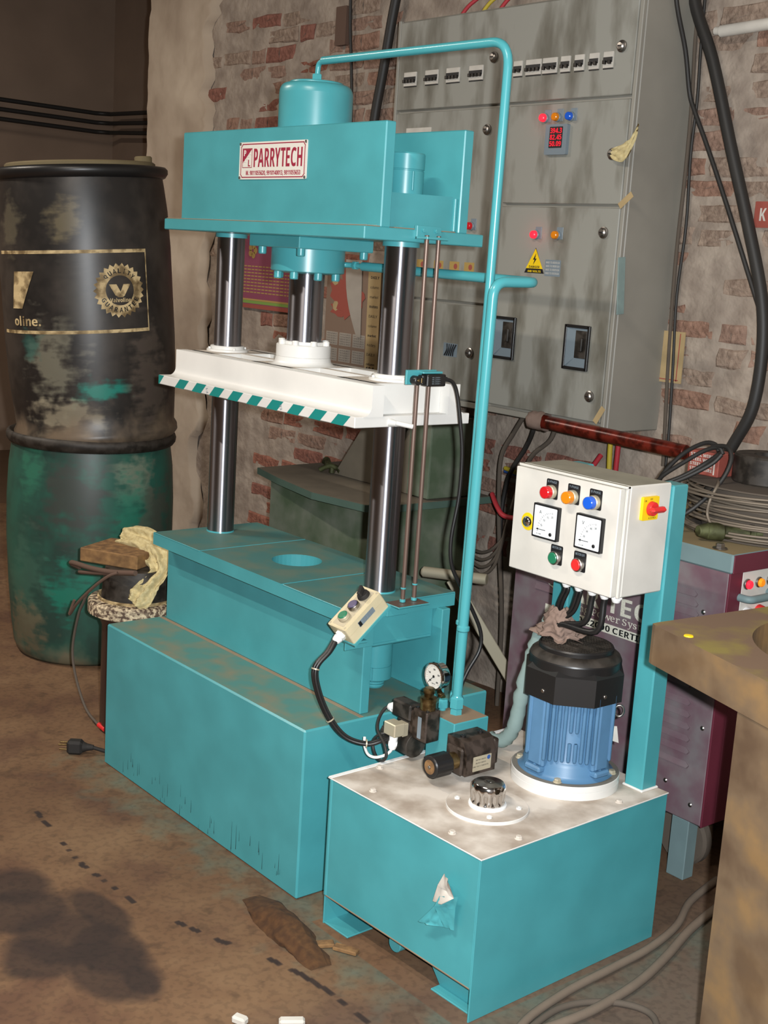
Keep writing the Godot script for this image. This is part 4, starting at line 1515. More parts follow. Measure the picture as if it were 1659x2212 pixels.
	b.bb(Vector3(0.568, 0.437, 0.076), Vector3(0.632, 0.476, 0.112), 0.004)
	b.bb(Vector3(0.585, 0.414, 0.08), Vector3(0.628, 0.437, 0.108), 0.003)
	part("connector", [b, M.black_dusty], v)
	b = MB.new()
	b.hexa(Vector3(0.569, 0.449, 0.094), Vector3(0.556, 0.447, 0.096), 0.013)
	b.cyl(Vector3(0.557, 0.447, 0.096), Vector3(0.542, 0.444, 0.098), 0.0115, 0.009, 18, 0.003)
	part("cable_gland", [b, M.white_clean], v)
	b = MB.new()
	b.bb(Vector3(0.598, 0.410, 0.128), Vector3(0.637, 0.440, 0.158), 0.002)
	b.bb(Vector3(0.606, 0.405, 0.112), Vector3(0.632, 0.436, 0.129), 0.002)
	part("connector", [b, M.plate_grey], v, "square beige plug")
	b = MB.new()
	b.cyl(Vector3(0.618, 0.411, 0.143), Vector3(0.618, 0.394, 0.144), 0.0105, 0.009, 18)
	b.hexa(Vector3(0.618, 0.395, 0.144), Vector3(0.618, 0.386, 0.145), 0.0115)
	b.cyl(Vector3(0.618, 0.386, 0.145), Vector3(0.618, 0.376, 0.146), 0.0105, 0.008, 18)
	part("cable_gland", [b, M.white_clean], v)
	b = MB.new()
	b.tube(cr([Vector3(0.545, 0.444, 0.097), Vector3(0.538, 0.440, 0.105), Vector3(0.548, 0.425, 0.13), Vector3(0.575, 0.41, 0.155), Vector3(0.62, 0.395, 0.172), Vector3(0.634, 0.372, 0.175), Vector3(0.618, 0.354, 0.172), Vector3(0.594, 0.352, 0.168), Vector3(0.576, 0.366, 0.165), Vector3(0.571, 0.384, 0.162), Vector3(0.59, 0.405, 0.158), Vector3(0.61, 0.412, 0.13)], 5), 0.0036, 9)
	single("solenoid_cable", [b, M.cable], "dark thin cable coiled once in front of the black solenoid", "cable")
	b = MB.new()
	b.tube(cr([Vector3(0.618, 0.377, 0.146), Vector3(0.617, 0.370, 0.152), Vector3(0.610, 0.361, 0.162), Vector3(0.598, 0.356, 0.178), Vector3(0.583, 0.36, 0.186), Vector3(0.572, 0.376, 0.188), Vector3(0.565, 0.395, 0.184)], 5), 0.0034, 9)
	single("plug_cable", [b, M.cable_white], "short white cable looping down from the square beige valve plug", "cable")

	# relief valve on the right side of the block
	var r := thing("relief_valve", "dark brown relief valve with a black knob low on the teal block", "valve", Vector3(0.768, 0.362, 0.05))
	b = MB.new()
	var poly := PackedVector2Array([Vector2(0.7355, 0.363), Vector2(0.80, 0.363), Vector2(0.80, 0.412), Vector2(0.787, 0.436), Vector2(0.776, 0.441), Vector2(0.7355, 0.441)])
	b.prism(Transform3D.IDENTITY, poly, 0.0, 0.088)
	b.bb(Vector3(0.7355, 0.37, -0.018), Vector3(0.792, 0.43, 0.0), 0.004)
	b.bb(Vector3(0.742, 0.363, 0.088), Vector3(0.795, 0.425, 0.098), 0.004)
	body = part("body", [b, M.valve_brown], r)
	sm = cap_screw(0.0062, 0.004, M.black)
	for q in [[0.765, 0.018], [0.765, 0.07]]:
		inst("screw", sm, body, at(q[0], 0.441, q[1]))
	b = MB.new()
	b.prism(fx(0.8002, 0.387, 0.041), rrect(0.054, 0.034, 0.0015), 0.0, 0.0008)
	var lp := part("label_plate", [b, M.plate_grey], body)
	b = MB.new()
	b.cyl(Vector3(0.801, 0.397, 0.022), Vector3(0.8014, 0.397, 0.022), 0.005, -1, 16)
	part("emblem", [b, M.cable_blue], lp)
	b = MB.new()
	for k in 3:
		b.text("DB 10-1-50/315", fx(0.8011, 0.396 - 0.0075 * k, 0.045), 0.03 if k < 2 else 0.046, 0.0028, 0.0002, false)
	part("lettering", [b, M.tag_black], lp)
	b = MB.new()
	b.cyl(Vector3(0.772, 0.394, 0.097), Vector3(0.772, 0.394, 0.122), 0.019, 0.0185, 28)
	part("collar", [b, M.brass], r)
	b = MB.new()
	var pr := PackedVector2Array()
	for j in 48:
		var q := TAU * j / 48.0
		var rr := 0.0262 - 0.0022 * pow(maxf(0.0, sin(q * 8.0)), 3.0)
		pr.append(Vector2(cos(q) * rr, sin(q) * rr))
	b.prism(at(0.772, 0.393, 0.0), pr, 0.122, 0.166, true)
	b.lathe(Transform3D(Basis(Vector3.RIGHT, PI / 2), Vector3(0.772, 0.393, 0.166)), [Vector2(0.0245, 0), Vector2(0.0225, 0.003), Vector2(0, 0.003)], 28)
	var kn := part("knob", [b, M.black], r)
	b = MB.new()
	b.lathe(Transform3D(Basis(Vector3.RIGHT, PI / 2), Vector3(0.772, 0.393, 0.169)), [Vector2(0.016, 0), Vector2(0.016, 0.001), Vector2(0.0045, 0.001), Vector2(0.0045, 0.0004)], 32)
	part("knob_disc", [b, M.wood], kn)
	b = MB.new()
	b.cyl(Vector3(0.772, 0.393, 0.168), Vector3(0.772, 0.393, 0.172), 0.0042, -1, 16)
	part("adjusting_screw", [b, M.steel], kn)

# ---------------------------------------------------------------- motor
func make_motor() -> void:
	var c := Vector3(0.893, 0, -0.127)
	var y0 := 0.3466
	var t := thing("electric_motor", "blue finned vertical electric motor with a black fan cover on the tank", "motor", c + Vector3(0, y0, 0))
	var f := PI / 4 + 0.01           # direction of the face turned to the camera, from x towards z
	var fw := Vector3(cos(f), 0, sin(f))
	var b := MB.new()
	b.lathe(at(c.x, y0, c.z), [Vector2(0, 0), Vector2(0.1195, 0), Vector2(0.1195, 0.0165), Vector2(0.1185, 0.0172), Vector2(0.1195, 0.018), Vector2(0.1195, 0.030), Vector2(0.1185, 0.031)], 64)
	var d := MB.new()
	d.lathe(at(c.x, y0, c.z), [Vector2(0.1185, 0.031), Vector2(0.085, 0.0325), Vector2(0, 0.0325)], 64)
	var fl := part("flange", [b, M.white, d, M.flange_dust], t, "white flange ring under the motor")
	var hb := hex_bolt(0.008, 0.008, M.plate_grey)
	for k in 4:
		var q := f + TAU * (k + 0.12) / 4.0
		inst("bolt", hb, fl, at(c.x + cos(q) * 0.103, y0 + 0.032, c.z + sin(q) * 0.103))
	b = MB.new()
	b.lathe(at(c.x, y0, c.z), [Vector2(0, 0.03), Vector2(0.106, 0.032), Vector2(0.099, 0.035), Vector2(0.095, 0.042), Vector2(0.093, 0.06), Vector2(0.0885, 0.068), Vector2(0.086, 0.072), Vector2(0.086, 0.24), Vector2(0, 0.24)], 56, true)
	var body := part("body", [b, M.motor_blue], t)
	# ribs on four faces, corner lugs between them
	for k in 4:
		var q := f + k * PI / 2
		var o := Vector3(cos(q), 0, sin(q))
		var s := Vector3(-sin(q), 0, cos(q))
		for j in 9:
			var u := (j - 4) * 0.0132
			var dep := 0.0885
			var y1 := y0 + 0.072
			var rib := MB.new()
			var split := k == 0 and (j == 3 or j == 4)
			for seg in ([[y1, y0 + 0.116], [y0 + 0.139, y0 + 0.222]] if split else [[y1, y0 + 0.222]]):
				rib.lathe(at(c.x + o.x * dep + s.x * u, seg[0], c.z + o.z * dep + s.z * u), [Vector2(0, 0), Vector2(0.003, 0.001), Vector2(0.0044, 0.005), Vector2(0.0044, seg[1] - seg[0]), Vector2(0, seg[1] - seg[0])], 10, true)
				rib.box(Vector3(c.x, (seg[0] + seg[1]) / 2 + 0.003, c.z) + o * 0.074 + s * u, Vector3(0.03, seg[1] - seg[0] - 0.006, 0.0075), 0.001, null, Basis(o, Vector3.UP, o.cross(Vector3.UP)))
			part("rib", [rib, M.motor_blue], body)
		var q2 := q + PI / 4
		var o2 := Vector3(cos(q2), 0, sin(q2))
		var bs := Basis(o2, Vector3.UP, o2.cross(Vector3.UP))
		var lug := MB.new()
		lug.box(c + o2 * 0.083 + Vector3(0, y0 + 0.137, 0), Vector3(0.040, 0.165, 0.042), 0.006, null, bs)
		lug.box(c + o2 * 0.083 + Vector3(0, y0 + 0.137, 0), Vector3(0.034, 0.165, 0.048), 0.004, null, bs)
		lug.box(c + o2 * 0.092 + Vector3(0, y0 + 0.049, 0), Vector3(0.034, 0.014, 0.046), 0.004, null, bs)
		part("corner_lug", [lug, M.motor_blue], body)
		inst("bolt", hex_bolt(0.0055, 0.008, M.motor_blue), body, Transform3D(Basis(bs.x, bs.z * -1.0, bs.y) * Basis(Vector3(0, 0, 1), 0.0), c + o2 * 0.104 + Vector3(0, y0 + 0.066, 0)) if false else at(c.x + o2.x * 0.096, y0 + 0.052, c.z + o2.z * 0.096))
	# lifting eye and a paper tag on the far right side
	b = MB.new()
	var e := Vector3(0.972, 0.519, -0.196)
	var ring := []
	for j in 25:
		var q := TAU * j / 24.0
		ring.append(e + Vector3(cos(q) * 0.0095 * 0.7, sin(q) * 0.0125, -cos(q) * 0.0095 * 0.7))
	b.tube(ring, 0.0032, 8, false)
	part("lifting_eye", [b, M.steel], t)
	b = MB.new()
	b.prism(Transform3D(Basis(Vector3.UP, 0.8), Vector3(0.968, 0.452, -0.196)), PackedVector2Array([Vector2(-0.004, 0.03), Vector2(0.002, 0.03), Vector2(0.009, -0.008), Vector2(-0.006, -0.004)]), -0.0004, 0.0004)
	part("paper_tag", [b, M.paper_white], t)
	# fan cover: eight flat sides below, round shoulder above, grille on top
	b = MB.new()
	b.prism(Transform3D(Basis(Vector3.RIGHT, Vector3(0, 0, -1), Vector3.UP), Vector3(c.x, 0, c.z)), ngon(0.1128, 8, -f + PI / 8), y0 + 0.205, y0 + 0.266)
	var oc := ngon(0.1128, 8, -f + PI / 8)
	for i in 8:
		var p := oc[i]
		var q := oc[(i + 1) % 8]
		var a0 := Vector3(c.x + p.x, y0 + 0.266, c.z - p.y)
		var a1 := Vector3(c.x + q.x, y0 + 0.266, c.z - q.y)
		var m0 := c + Vector3(p.x, 0, -p.y).normalized() * 0.1 + Vector3(0, y0 + 0.276, 0)
		var m1 := c + Vector3(q.x, 0, -q.y).normalized() * 0.1 + Vector3(0, y0 + 0.276, 0)
		b.quad(a0, a1, m1, m0, Vector3(p.x + q.x, 0.1, -p.y - q.y))
	b.lathe(at(c.x, y0, c.z), [Vector2(0.1005, 0.268), Vector2(0.1005, 0.287), Vector2(0.0995, 0.290)], 56)
	d = MB.new()
	d.lathe(at(c.x, y0, c.z), [Vector2(0.0995, 0.290), Vector2(0.096, 0.297), Vector2(0.088, 0.303), Vector2(0.0815, 0.3045)], 56, true)
	b.lathe(at(c.x, y0, c.z), [Vector2(0.0815, 0.3035), Vector2(0.0815, 0.312), Vector2(0.0795, 0.3155), Vector2(0.0755, 0.3155), Vector2(0.0755, 0.31), Vector2(0, 0.31)], 56)
	var cov := part("fan_cover", [b, M.black, d, M.black_dusty], t, "black plastic fan cover")
	b = MB.new()
	for k in 19:
		var u := -0.0738 + 0.0082 * k
		var l: float = sqrt(maxf(0.0, 0.0756 * 0.0756 - u * u))
		if l > 0.01:
			b.box(Vector3(c.x + u, y0 + 0.3142, c.z), Vector3(0.0032, 0.0025, 2 * l), 0)
			b.box(Vector3(c.x, y0 + 0.314, c.z + u), Vector3(2 * l, 0.0025, 0.0032), 0)
	b.box(Vector3(c.x, y0 + 0.3146, c.z), Vector3(0.022, 0.003, 0.022), 0.0008)
	b.box(Vector3(c.x + 0.016, y0 + 0.3146, c.z + 0.03), Vector3(0.03, 0.003, 0.012), 0.0008)
	var gr := part("grille", [b, M.black_dusty], cov)
	gr.set_meta("kind", "stuff")
	b = MB.new()
	for q in [f + PI / 4 - 0.1, f - PI / 4 + 0.12, f + PI]:
		var o := Vector3(cos(q), 0, sin(q))
		var bb := MB.new()
		bb.cyl(c + o * 0.104 + Vector3(0, y0 + 0.226, 0), c + o * 0.1075 + Vector3(0, y0 + 0.226, 0), 0.005, 0.0042, 12)
		part("screw", [bb, M.steel], cov)

# ---------------------------------------------------------------- control panel
func lamp_on(par: Node3D, x: float, y: float, z: float, lens: Material, word: String, called: String, dome: bool) -> void:
	var b := MB.new()
	b.cyl(Vector3(x, y, z), Vector3(x, y, z + 0.012), 0.0152, 0.0148, 28)
	var o := part(called, [b, M.plate_grey if dome else M.steel], par)
	b = MB.new()
	b.cyl(Vector3(x, y, z + 0.012), Vector3(x, y, z + (0.026 if dome else 0.015)), 0.0138 if dome else 0.0125, 0.0130 if dome else 0.012, 28, 0.0015)
	part("lens" if dome else "button_cap", [b, lens], o)
	b = MB.new()
	b.prism(fz(x, y + 0.006, z), rrect(0.034, 0.042, 0.003), 0.0, 0.0012)
	var tg := part("legend_plate", [b, M.tag_black], par)
	b = MB.new()
	b.text(word, fz(x, y + 0.0215, z + 0.0013), 0.026, 0.0052, 0.0003, false)
	part("lettering", [b, M.tag_grey], tg)

func make_panel() -> void:
	var t := thing("control_panel", "cream control cabinet with meters, pilot lamps and buttons on teal posts", "control panel", Vector3(0.876, 0.8, -0.15))
	var b := MB.new()
	var d := MB.new()
	b.bb(Vector3(0.722, 0.80, -0.2215), Vector3(1.03, 1.035, -0.090), 0.003, d)
	b.bb(Vector3(1.0235, 0.80, -0.0905), Vector3(1.03, 1.035, -0.082), 0.001)
	b.bb(Vector3(0.722, 1.0295, -0.0905), Vector3(1.03, 1.035, -0.078), 0.001, d)
	part("housing", [b, M.cream, d, M.cream_top], t)
	b = MB.new()
	b.bb(Vector3(0.7225, 0.8005, -0.088), Vector3(1.0205, 1.0285, -0.070), 0.002)
	var door := part("door", [b, M.cream], t)
	var z := -0.07
	lamp_on(door, 0.834, 0.990, z, M.red_lens, "R-PHASE", "pilot_lamp", true)
	lamp_on(door, 0.896, 0.990, z, M.amber_lens, "Y-PHASE", "pilot_lamp", true)
	lamp_on(door, 0.957, 0.990, z, M.blue_lens, "B-PHASE", "pilot_lamp", true)
	lamp_on(door, 0.863, 0.852, z, M.green_button, "MOTOR ON", "push_button", false)
	lamp_on(door, 0.930, 0.852, z, M.red, "MOTOR OFF", "push_button", false)
	# lock with a yellow ring
	b = MB.new()
	b.cyl(Vector3(0.771, 0.913, z), Vector3(0.771, 0.913, z + 0.0015), 0.0195, -1, 32)
	part("lock_ring", [b, M.yellow], door)
	b = MB.new()
	b.lathe(Transform3D(Basis(Vector3.RIGHT, PI / 2), Vector3(0.771, 0.913, z + 0.0015)), [Vector2(0.0125, 0), Vector2(0.012, 0.004), Vector2(0.008, 0.008), Vector2(0, 0.0095)], 28, true)
	part("lock", [b, M.chrome_cap], door)
	for k in 2:
		var x: float = [0.8295, 0.9525][k]
		var y := 0.9235 + 0.001 * k
		b = MB.new()
		b.prism(fz(x, y, z), rrect(0.073, 0.074, 0.002), 0.0, 0.009)
		var mt := thing_part_meter(b, door)
		b = MB.new()
		b.prism(fz(x, y, z + 0.009), rrect(0.065, 0.066, 0.002), 0.0, 0.0006)
		var face := part("face", [b, M.meter_face], mt)
		face.name = "meter_face"
		b = MB.new()
		var zz := z + 0.0097
		b.text("A" if k == 0 else "V", fz(x - 0.015, y + 0.020, zz), 0.006, 0.007, 0.0002, false)
		for j in 13:
			var q := PI - (PI / 2) * j / 12.0
			b.box(Vector3(x + 0.02 + cos(q) * 0.040, y - 0.022 + sin(q) * 0.044, zz + 0.0001), Vector3(0.004 if j % 3 == 0 else 0.0022, 0.0006, 0.0003), 0, null, Basis(Vector3(0, 0, 1), q))
		var nums: Array = ["0", "5", "10", "15", "20"] if k == 0 else ["0", "200", "300", "400", "500"]
		for j in range(1, 5):
			var q := PI - (PI / 2) * j / 4.0
			b.text(nums[j], fz(x + 0.02 + cos(q) * 0.032, y - 0.022 + sin(q) * 0.036, zz), 0.0055, 0.0042, 0.0002, false)
		b.box(Vector3(x - 0.010, y - 0.018, zz + 0.0002), Vector3(0.026, 0.0012, 0.0004), 0)
		b.prism(fz(x - 0.021, y - 0.018, zz), PackedVector2Array([Vector2(-0.004, 0), Vector2(0.003, -0.0022), Vector2(0.003, 0.0022)]), 0.0, 0.0005)
		b.cyl(Vector3(x + 0.0185, y - 0.024, z + 0.009), Vector3(x + 0.0185, y - 0.024, z + 0.0115), 0.004, -1, 16)
		b.text("IS 1248", fz(x - 0.016, y - 0.028, zz), 0.013, 0.0026, 0.0002, false)
		part("scale", [b, M.tag_black], mt)
	# isolator switch on the right side
	b = MB.new()
	b.prism(fx(1.0302, 0.9865, -0.150), rrect(0.05, 0.049, 0.003), 0.0, 0.007)
	var iso := part("isolator_plate", [b, M.yellow], t)
	b = MB.new()
	b.text("OFF", fx(1.0373, 1.006, -0.150), 0.008, 0.004, 0.0002, false)
	b.text("ON", fx(1.0373, 1.003, -0.132), 0.006, 0.004, 0.0002, false)
	b.text("LOAD", fx(1.0373, 0.9665, -0.157), 0.022, 0.0035, 0.0002, false)
	part("lettering", [b, M.tag_black], iso)
	b = MB.new()
	b.cyl(Vector3(1.037, 0.9865, -0.150), Vector3(1.048, 0.9865, -0.150), 0.0155, 0.0145, 28)
	b.box(Vector3(1.054, 0.9865, -0.152), Vector3(0.016, 0.012, 0.046), 0.005)
	part("isolator_knob", [b, M.red], t, "red turning knob on a yellow plate")
	# glands and cables below
	var ends := [Vector3(0.842, 0.70, -0.11), Vector3(0.848, 0.702, -0.105), Vector3(0.862, 0.70, -0.10), Vector3(0.872, 0.703, -0.095)]
	var gx := [0.868, 0.904, 0.942, 0.976, 1.008]
	for k in 5:
		b = MB.new()
		b.hexa(Vector3(gx[k], 0.8, -0.105), Vector3(gx[k], 0.792, -0.105), 0.0125)
		b.cyl(Vector3(gx[k], 0.792, -0.105), Vector3(gx[k], 0.784, -0.105), 0.0105, 0.008, 18)
		part("cable_gland", [b, M.white_clean], t)
	for k in 4:
		var c := thing("motor_cable", ["black cable hanging straight from the leftmost gland under the control panel", "black cable from the second gland under the control panel", "black cable curving from the third gland under the control panel", "black cable swinging left from the fourth gland under the control panel"][k], "cable", Vector3(gx[k], 0.70, -0.105))
		for m in (2 if k < 2 else 1):
			b = MB.new()
			var o := Vector3(0.005 * (m * 2 - 1) if k < 2 else 0.0, 0, 0)
			var sag: Vector3 = Vector3(gx[k], 0.80, -0.105).lerp(ends[k], 0.55) + Vector3(0.016 * k, -0.012 * k, 0)
			b.tube(cr([Vector3(gx[k], 0.786, -0.105) + o, Vector3(gx[k], 0.775, -0.105) + o, sag + o, ends[k] + o, ends[k] + o + Vector3(-0.01, -0.02, -0.004)], 6), 0.0042 if k < 2 else 0.0068, 10)
			part("cable", [b, M.black], c)

func thing_part_meter(b: MB, par: Node3D) -> MeshInstance3D:
	return part("meter", [b, M.tag_black], par, "square panel meter with a black frame")

# ---------------------------------------------------------------- wrapped cable sleeve that runs down behind the motor
func make_sleeve() -> void:
	var nz := FastNoiseLite.new()
	nz.seed = 9; nz.frequency = 18.0; nz.fractal_octaves = 3
	var b := MB.new()
	var g := []
	var axis := cr([Vector3(0.855, 0.735, -0.105), Vector3(0.850, 0.715, -0.11), Vector3(0.846, 0.69, -0.118), Vector3(0.84, 0.672, -0.125), Vector3(0.838, 0.6655, -0.127)], 6)
	for i in axis.size():
		var row := []
		var u: float = i / float(axis.size() - 1)
		var r := lerpf(0.016, 0.056, pow(u, 0.8))
		for j in 41:
			var q := TAU * (j % 40) / 40.0
			var k := 1.0 + 0.22 * sin(q * 7.0 + u * 2.0) * u + 0.3 * nz.get_noise_3d(cos(q) * 0.3, sin(q) * 0.3, u * 0.4)
			row.append(axis[i] + Vector3(cos(q) * r * k, 0.004 * sin(q * 5.0), sin(q) * r * k * 0.8))
		g.append(row)
	b.sheet(g, Vector3(-1, 0, 0))
	single("plastic_wrap", [b, M.rag_grey], "crumpled dusty plastic wrap lying on top of the motor around its cables", "wrap")
	b = MB.new()
	var path := cr([Vector3(0.845, 0.695, -0.12), Vector3(0.815, 0.688, -0.125), Vector3(0.785, 0.655, -0.13), Vector3(0.764, 0.60, -0.13), Vector3(0.745, 0.535, -0.13), Vector3(0.735, 0.46, -0.13), Vector3(0.722, 0.405, -0.13), Vector3(0.695, 0.37, -0.128), Vector3(0.66, 0.362, -0.125)], 6)
	var rr := []
	for i in path.size():
		rr.append(0.0165 + 0.005 * nz.get_noise_1d(i * 0.09) + 0.0015 * sin(i * 2.1))
	b.tube(path, rr, 12)
	single("cable_sleeve", [b, M.sleeve], "dusty teal fabric cable sleeve drooping behind the blue motor to the tank lid", "cable sleeve")

# ---------------------------------------------------------------- electrical cabinet on the wall
func make_cabinet() -> void:
	var t := thing("switchboard", "large grimy cream electrical switchboard with several doors hung on the brick wall", "electrical cabinet", Vector3(-0.28, 1.0, -1.02))
	var cm: Material = M.cabinet
	var b := MB.new()
	b.bb(Vector3(-0.805, 1.0, -1.146), Vector3(0.242, 2.225, -0.915), 0.004)
	b.bb(Vector3(0.228, 1.0, -0.9155), Vector3(0.242, 2.225, -0.901), 0.002)
	b.bb(Vector3(-0.805, 1.0, -0.9155), Vector3(-0.792, 2.225, -0.901), 0.002)
	b.bb(Vector3(-0.792, 1.0, -0.9155), Vector3(0.228, 1.018, -0.901), 0.002)
	b.bb(Vector3(-0.7925, 1.018, -0.9145), Vector3(0.2285, 2.22, -0.912), 0)
	part("housing", [b, M.cabinet_side], t)
	var doors := [[-0.789, 1.939, 0.226, 2.218], [-0.248, 1.643, 0.226, 1.929], [-0.248, 1.026, 0.226, 1.634], [-0.789, 1.333, -0.262, 1.929], [-0.789, 1.022, -0.262, 1.323]]
	var made := []
	for q in doors:
		b = MB.new()
		b.bb(Vector3(q[0], q[1], -0.912), Vector3(q[2], q[3], -0.9), 0.0025)
		made.append(part("door", [b, cm], t))
	# round locks
	var owner := [0, 0, 3, 1, 2, 4, 2]
	var locks := [[-0.331, 2.077], [0.179, 2.069], [-0.337, 1.864], [0.181, 1.781], [0.175, 1.565], [-0.342, 1.175], [0.179, 1.099]]
	for k in locks.size():
		b = MB.new()
		b.lathe(Transform3D(Basis(Vector3.RIGHT, PI / 2), Vector3(locks[k][0], locks[k][1], -0.9)), [Vector2(0.0165, 0), Vector2(0.0165, 0.004), Vector2(0.013, 0.0055), Vector2(0.0125, 0.010), Vector2(0.009, 0.013), Vector2(0, 0.0135)], 24)
		var lk := part("lock", [b, M.steel], made[owner[k]])
		lk.set_meta("label", "round steel quarter turn lock")
		b = MB.new()
		b.box(Vector3(locks[k][0], locks[k][1], -0.8863), Vector3(0.012, 0.003, 0.002), 0.0004)
		part("key_slot", [b, M.tag_black], t)
	# rows of breakers in the top door
	for q in [[-0.723, 0.062, 4], [-0.616, 0.062, 4], [-0.513, 0.062, 4], [-0.406, 0.062, 4], [-0.222, 0.036, 2], [-0.157, 0.062, 4], [-0.09, 0.058, 3], [-0.028, 0.036, 2], [0.026, 0.036, 2], [0.082, 0.036, 2], [0.135, 0.036, 2]]:
		var x: float = q[0]
		var w: float = q[1]
		b = MB.new()
		b.bb(Vector3(x - w / 2, 2.014, -0.901), Vector3(x + w / 2, 2.058, -0.895), 0.001)
		var br := part("breaker", [b, M.paper_white], made[0], "cream circuit breaker with dark toggles")
		b = MB.new()
		b.bb(Vector3(x - w / 2 + 0.001, 2.029, -0.896), Vector3(x + w / 2 - 0.001, 2.043, -0.8935), 0.0005)
		b.bb(Vector3(x - w / 2 - 0.001, 2.011, -0.9), Vector3(x + w / 2 + 0.001, 2.014, -0.898), 0.0005)
		part("slot", [b, M.tag_black], t)
		for k in q[2]:
			b = MB.new()
			var tx: float = x - w / 2 + w * (k + 0.5) / q[2]
			b.bb(Vector3(tx - 0.0045, 2.024, -0.897), Vector3(tx + 0.0045, 2.034, -0.886), 0.001)
			part("toggle", [b, M.black_dusty], t)
	# pilot lamps
	for q in [[-0.092, 1.888, M.lamp_red, 1, true], [-0.042, 1.889, M.amber_lens, 1, false], [0.012, 1.889, M.blue_lens, 1, false], [-0.09, 1.552, M.lamp_red, 2, true], [-0.003, 1.553, M.amber_lens, 2, false], [-0.377, 1.571, M.red_lens, 3, false]]:
		b = MB.new()
		b.bb(Vector3(q[0] - 0.004, q[1] - 0.012, -0.9), Vector3(q[0] + 0.021, q[1] + 0.023, -0.8985), 0.0005)
		b.cyl(Vector3(q[0], q[1], -0.9), Vector3(q[0], q[1], -0.893), 0.0135, -1, 20)
		var pl := part("pilot_lamp", [b, M.tag_grey], made[q[3]])
		b = MB.new()
		b.cyl(Vector3(q[0], q[1], -0.893), Vector3(q[0], q[1], -0.880), 0.0122, 0.011, 20, 0.002)
		part("lamp_lens", [b, q[2]], t)
		if q[4]:
			var l := OmniLight3D.new()
			l.name = "lamp_light"
			l.light_color = c8(255, 40, 60)
			l.light_energy = 0.0006
			l.light_size = 0.01
			l.omni_range = 6.0
			l.omni_attenuation = 2.0
			l.shadow_enabled = true
			l.position = Vector3(q[0], q[1], -0.868) - origins[t]
			t.add_child(l)
	# three-line meter
	b = MB.new()
	b.prism(fz(-0.033, 1.825, -0.9), rrect(0.086, 0.086, 0.004), 0.0, 0.012)
	var mt := part("digital_meter", [b, M.tag_grey], made[1], "grey digital meter with red figures")
	b = MB.new()
	b.prism(fz(-0.033, 1.831, -0.888), rrect(0.052, 0.06, 0.002), 0.0, 0.0006)
	part("meter_screen", [b, M.tag_black], t)
	b = MB.new()
	for k in 3:
		b.text(["394.3", "82.45", "50.09"][k], fz(-0.033, 1.850 - 0.0185 * k, -0.8873), 0.046, 0.0145, 0.0004, true)
	part("display_digits", [b, M.lamp_digit], t)
	# danger triangle and grey sticker
	b = MB.new()
	b.prism(fz(-0.087, 1.466, -0.9), PackedVector2Array([Vector2(-0.041, -0.027), Vector2(0.041, -0.027), Vector2(0, 0.048)]), 0.0, 0.0006)
	part("danger_sign", [b, M.tag_black], made[2], "yellow and black danger triangle")
	b = MB.new()
	b.prism(fz(-0.087, 1.467, -0.8994), PackedVector2Array([Vector2(-0.035, -0.0145), Vector2(0.035, -0.0145), Vector2(0, 0.044)]), 0.0, 0.0004)
	part("sign_face", [b, M.yellow], t)
	b = MB.new()
	b.prism(fz(-0.087, 1.476, -0.899), PackedVector2Array([Vector2(0.004, 0.022), Vector2(-0.008, 0.002), Vector2(-0.001, 0.003), Vector2(-0.006, -0.013), Vector2(0.007, 0.006), Vector2(0.0005, 0.006)]), 0.0, 0.0004)
	b.text("DANGER", fz(-0.087, 1.4575, -0.899), 0.044, 0.007, 0.0003)
	part("sign_symbol", [b, M.tag_black], t)
	b = MB.new()
	b.text("440 VOLTS", fz(-0.087, 1.4445, -0.8994), 0.055, 0.006, 0.0003)
	part("lettering", [b, M.yellow], t)
	b = MB.new()
	b.prism(fz(-0.012, 1.457, -0.9), rrect(0.063, 0.048, 0.002), 0.0, 0.0005)
	part("sticker", [b, M.tag_grey], made[2])
	b = MB.new()
	for k in 4:
		b.text("MADE TO ORDER 63A", fz(-0.012, 1.473 - 0.0105 * k, -0.8995), 0.055, 0.006, 0.0002, false)
	part("lettering", [b, M.paper_white], t)
	# recessed main switches
	for q in [[-0.193, 1.236], [0.112, 1.234]]:
		b = MB.new()
		for e in [[-0.045, 0, 0.009, 0.13], [0.045, 0, 0.009, 0.13], [0, 0.061, 0.09, 0.009], [0, -0.061, 0.09, 0.009]]:
			b.box(Vector3(q[0] + e[0], q[1] + e[1], -0.897), Vector3(e[2], e[3], 0.008), 0.001)
		var fr := part("switch_frame", [b, M.black], made[2], "black recessed frame of a main switch")
		b = MB.new()
		b.prism(fz(q[0], q[1], -0.9), rrect(0.086, 0.118, 0.002), 0.0, 0.001)
		b.quad(Vector3(q[0] - 0.041, q[1] - 0.057, -0.8955), Vector3(q[0] - 0.041, q[1] + 0.057, -0.8955), Vector3(q[0] - 0.008, q[1] + 0.045, -0.8988), Vector3(q[0] - 0.008, q[1] - 0.03, -0.8988), Vector3(0, 0, 1))
		part("switch_recess", [b, M.tag_grey], t)
		b = MB.new()
		b.bb(Vector3(q[0] - 0.006, q[1] - 0.03, -0.899), Vector3(q[0] + 0.038, q[1] + 0.05, -0.896), 0.001)
		b.bb(Vector3(q[0] + 0.012, q[1] - 0.01, -0.897), Vector3(q[0] + 0.026, q[1] + 0.03, -0.889), 0.002)
		part("switch_handle", [b, M.black_dusty], t)
	# small meter opening, four yellow tags, white card holder, bits of tape
	b = MB.new()
	b.prism(fz(-0.436, 1.176, -0.9), rrect(0.066, 0.043, 0.001), 0.0, 0.0008)
	part("wire_opening", [b, M.tag_grey], made[4])
	b = MB.new()
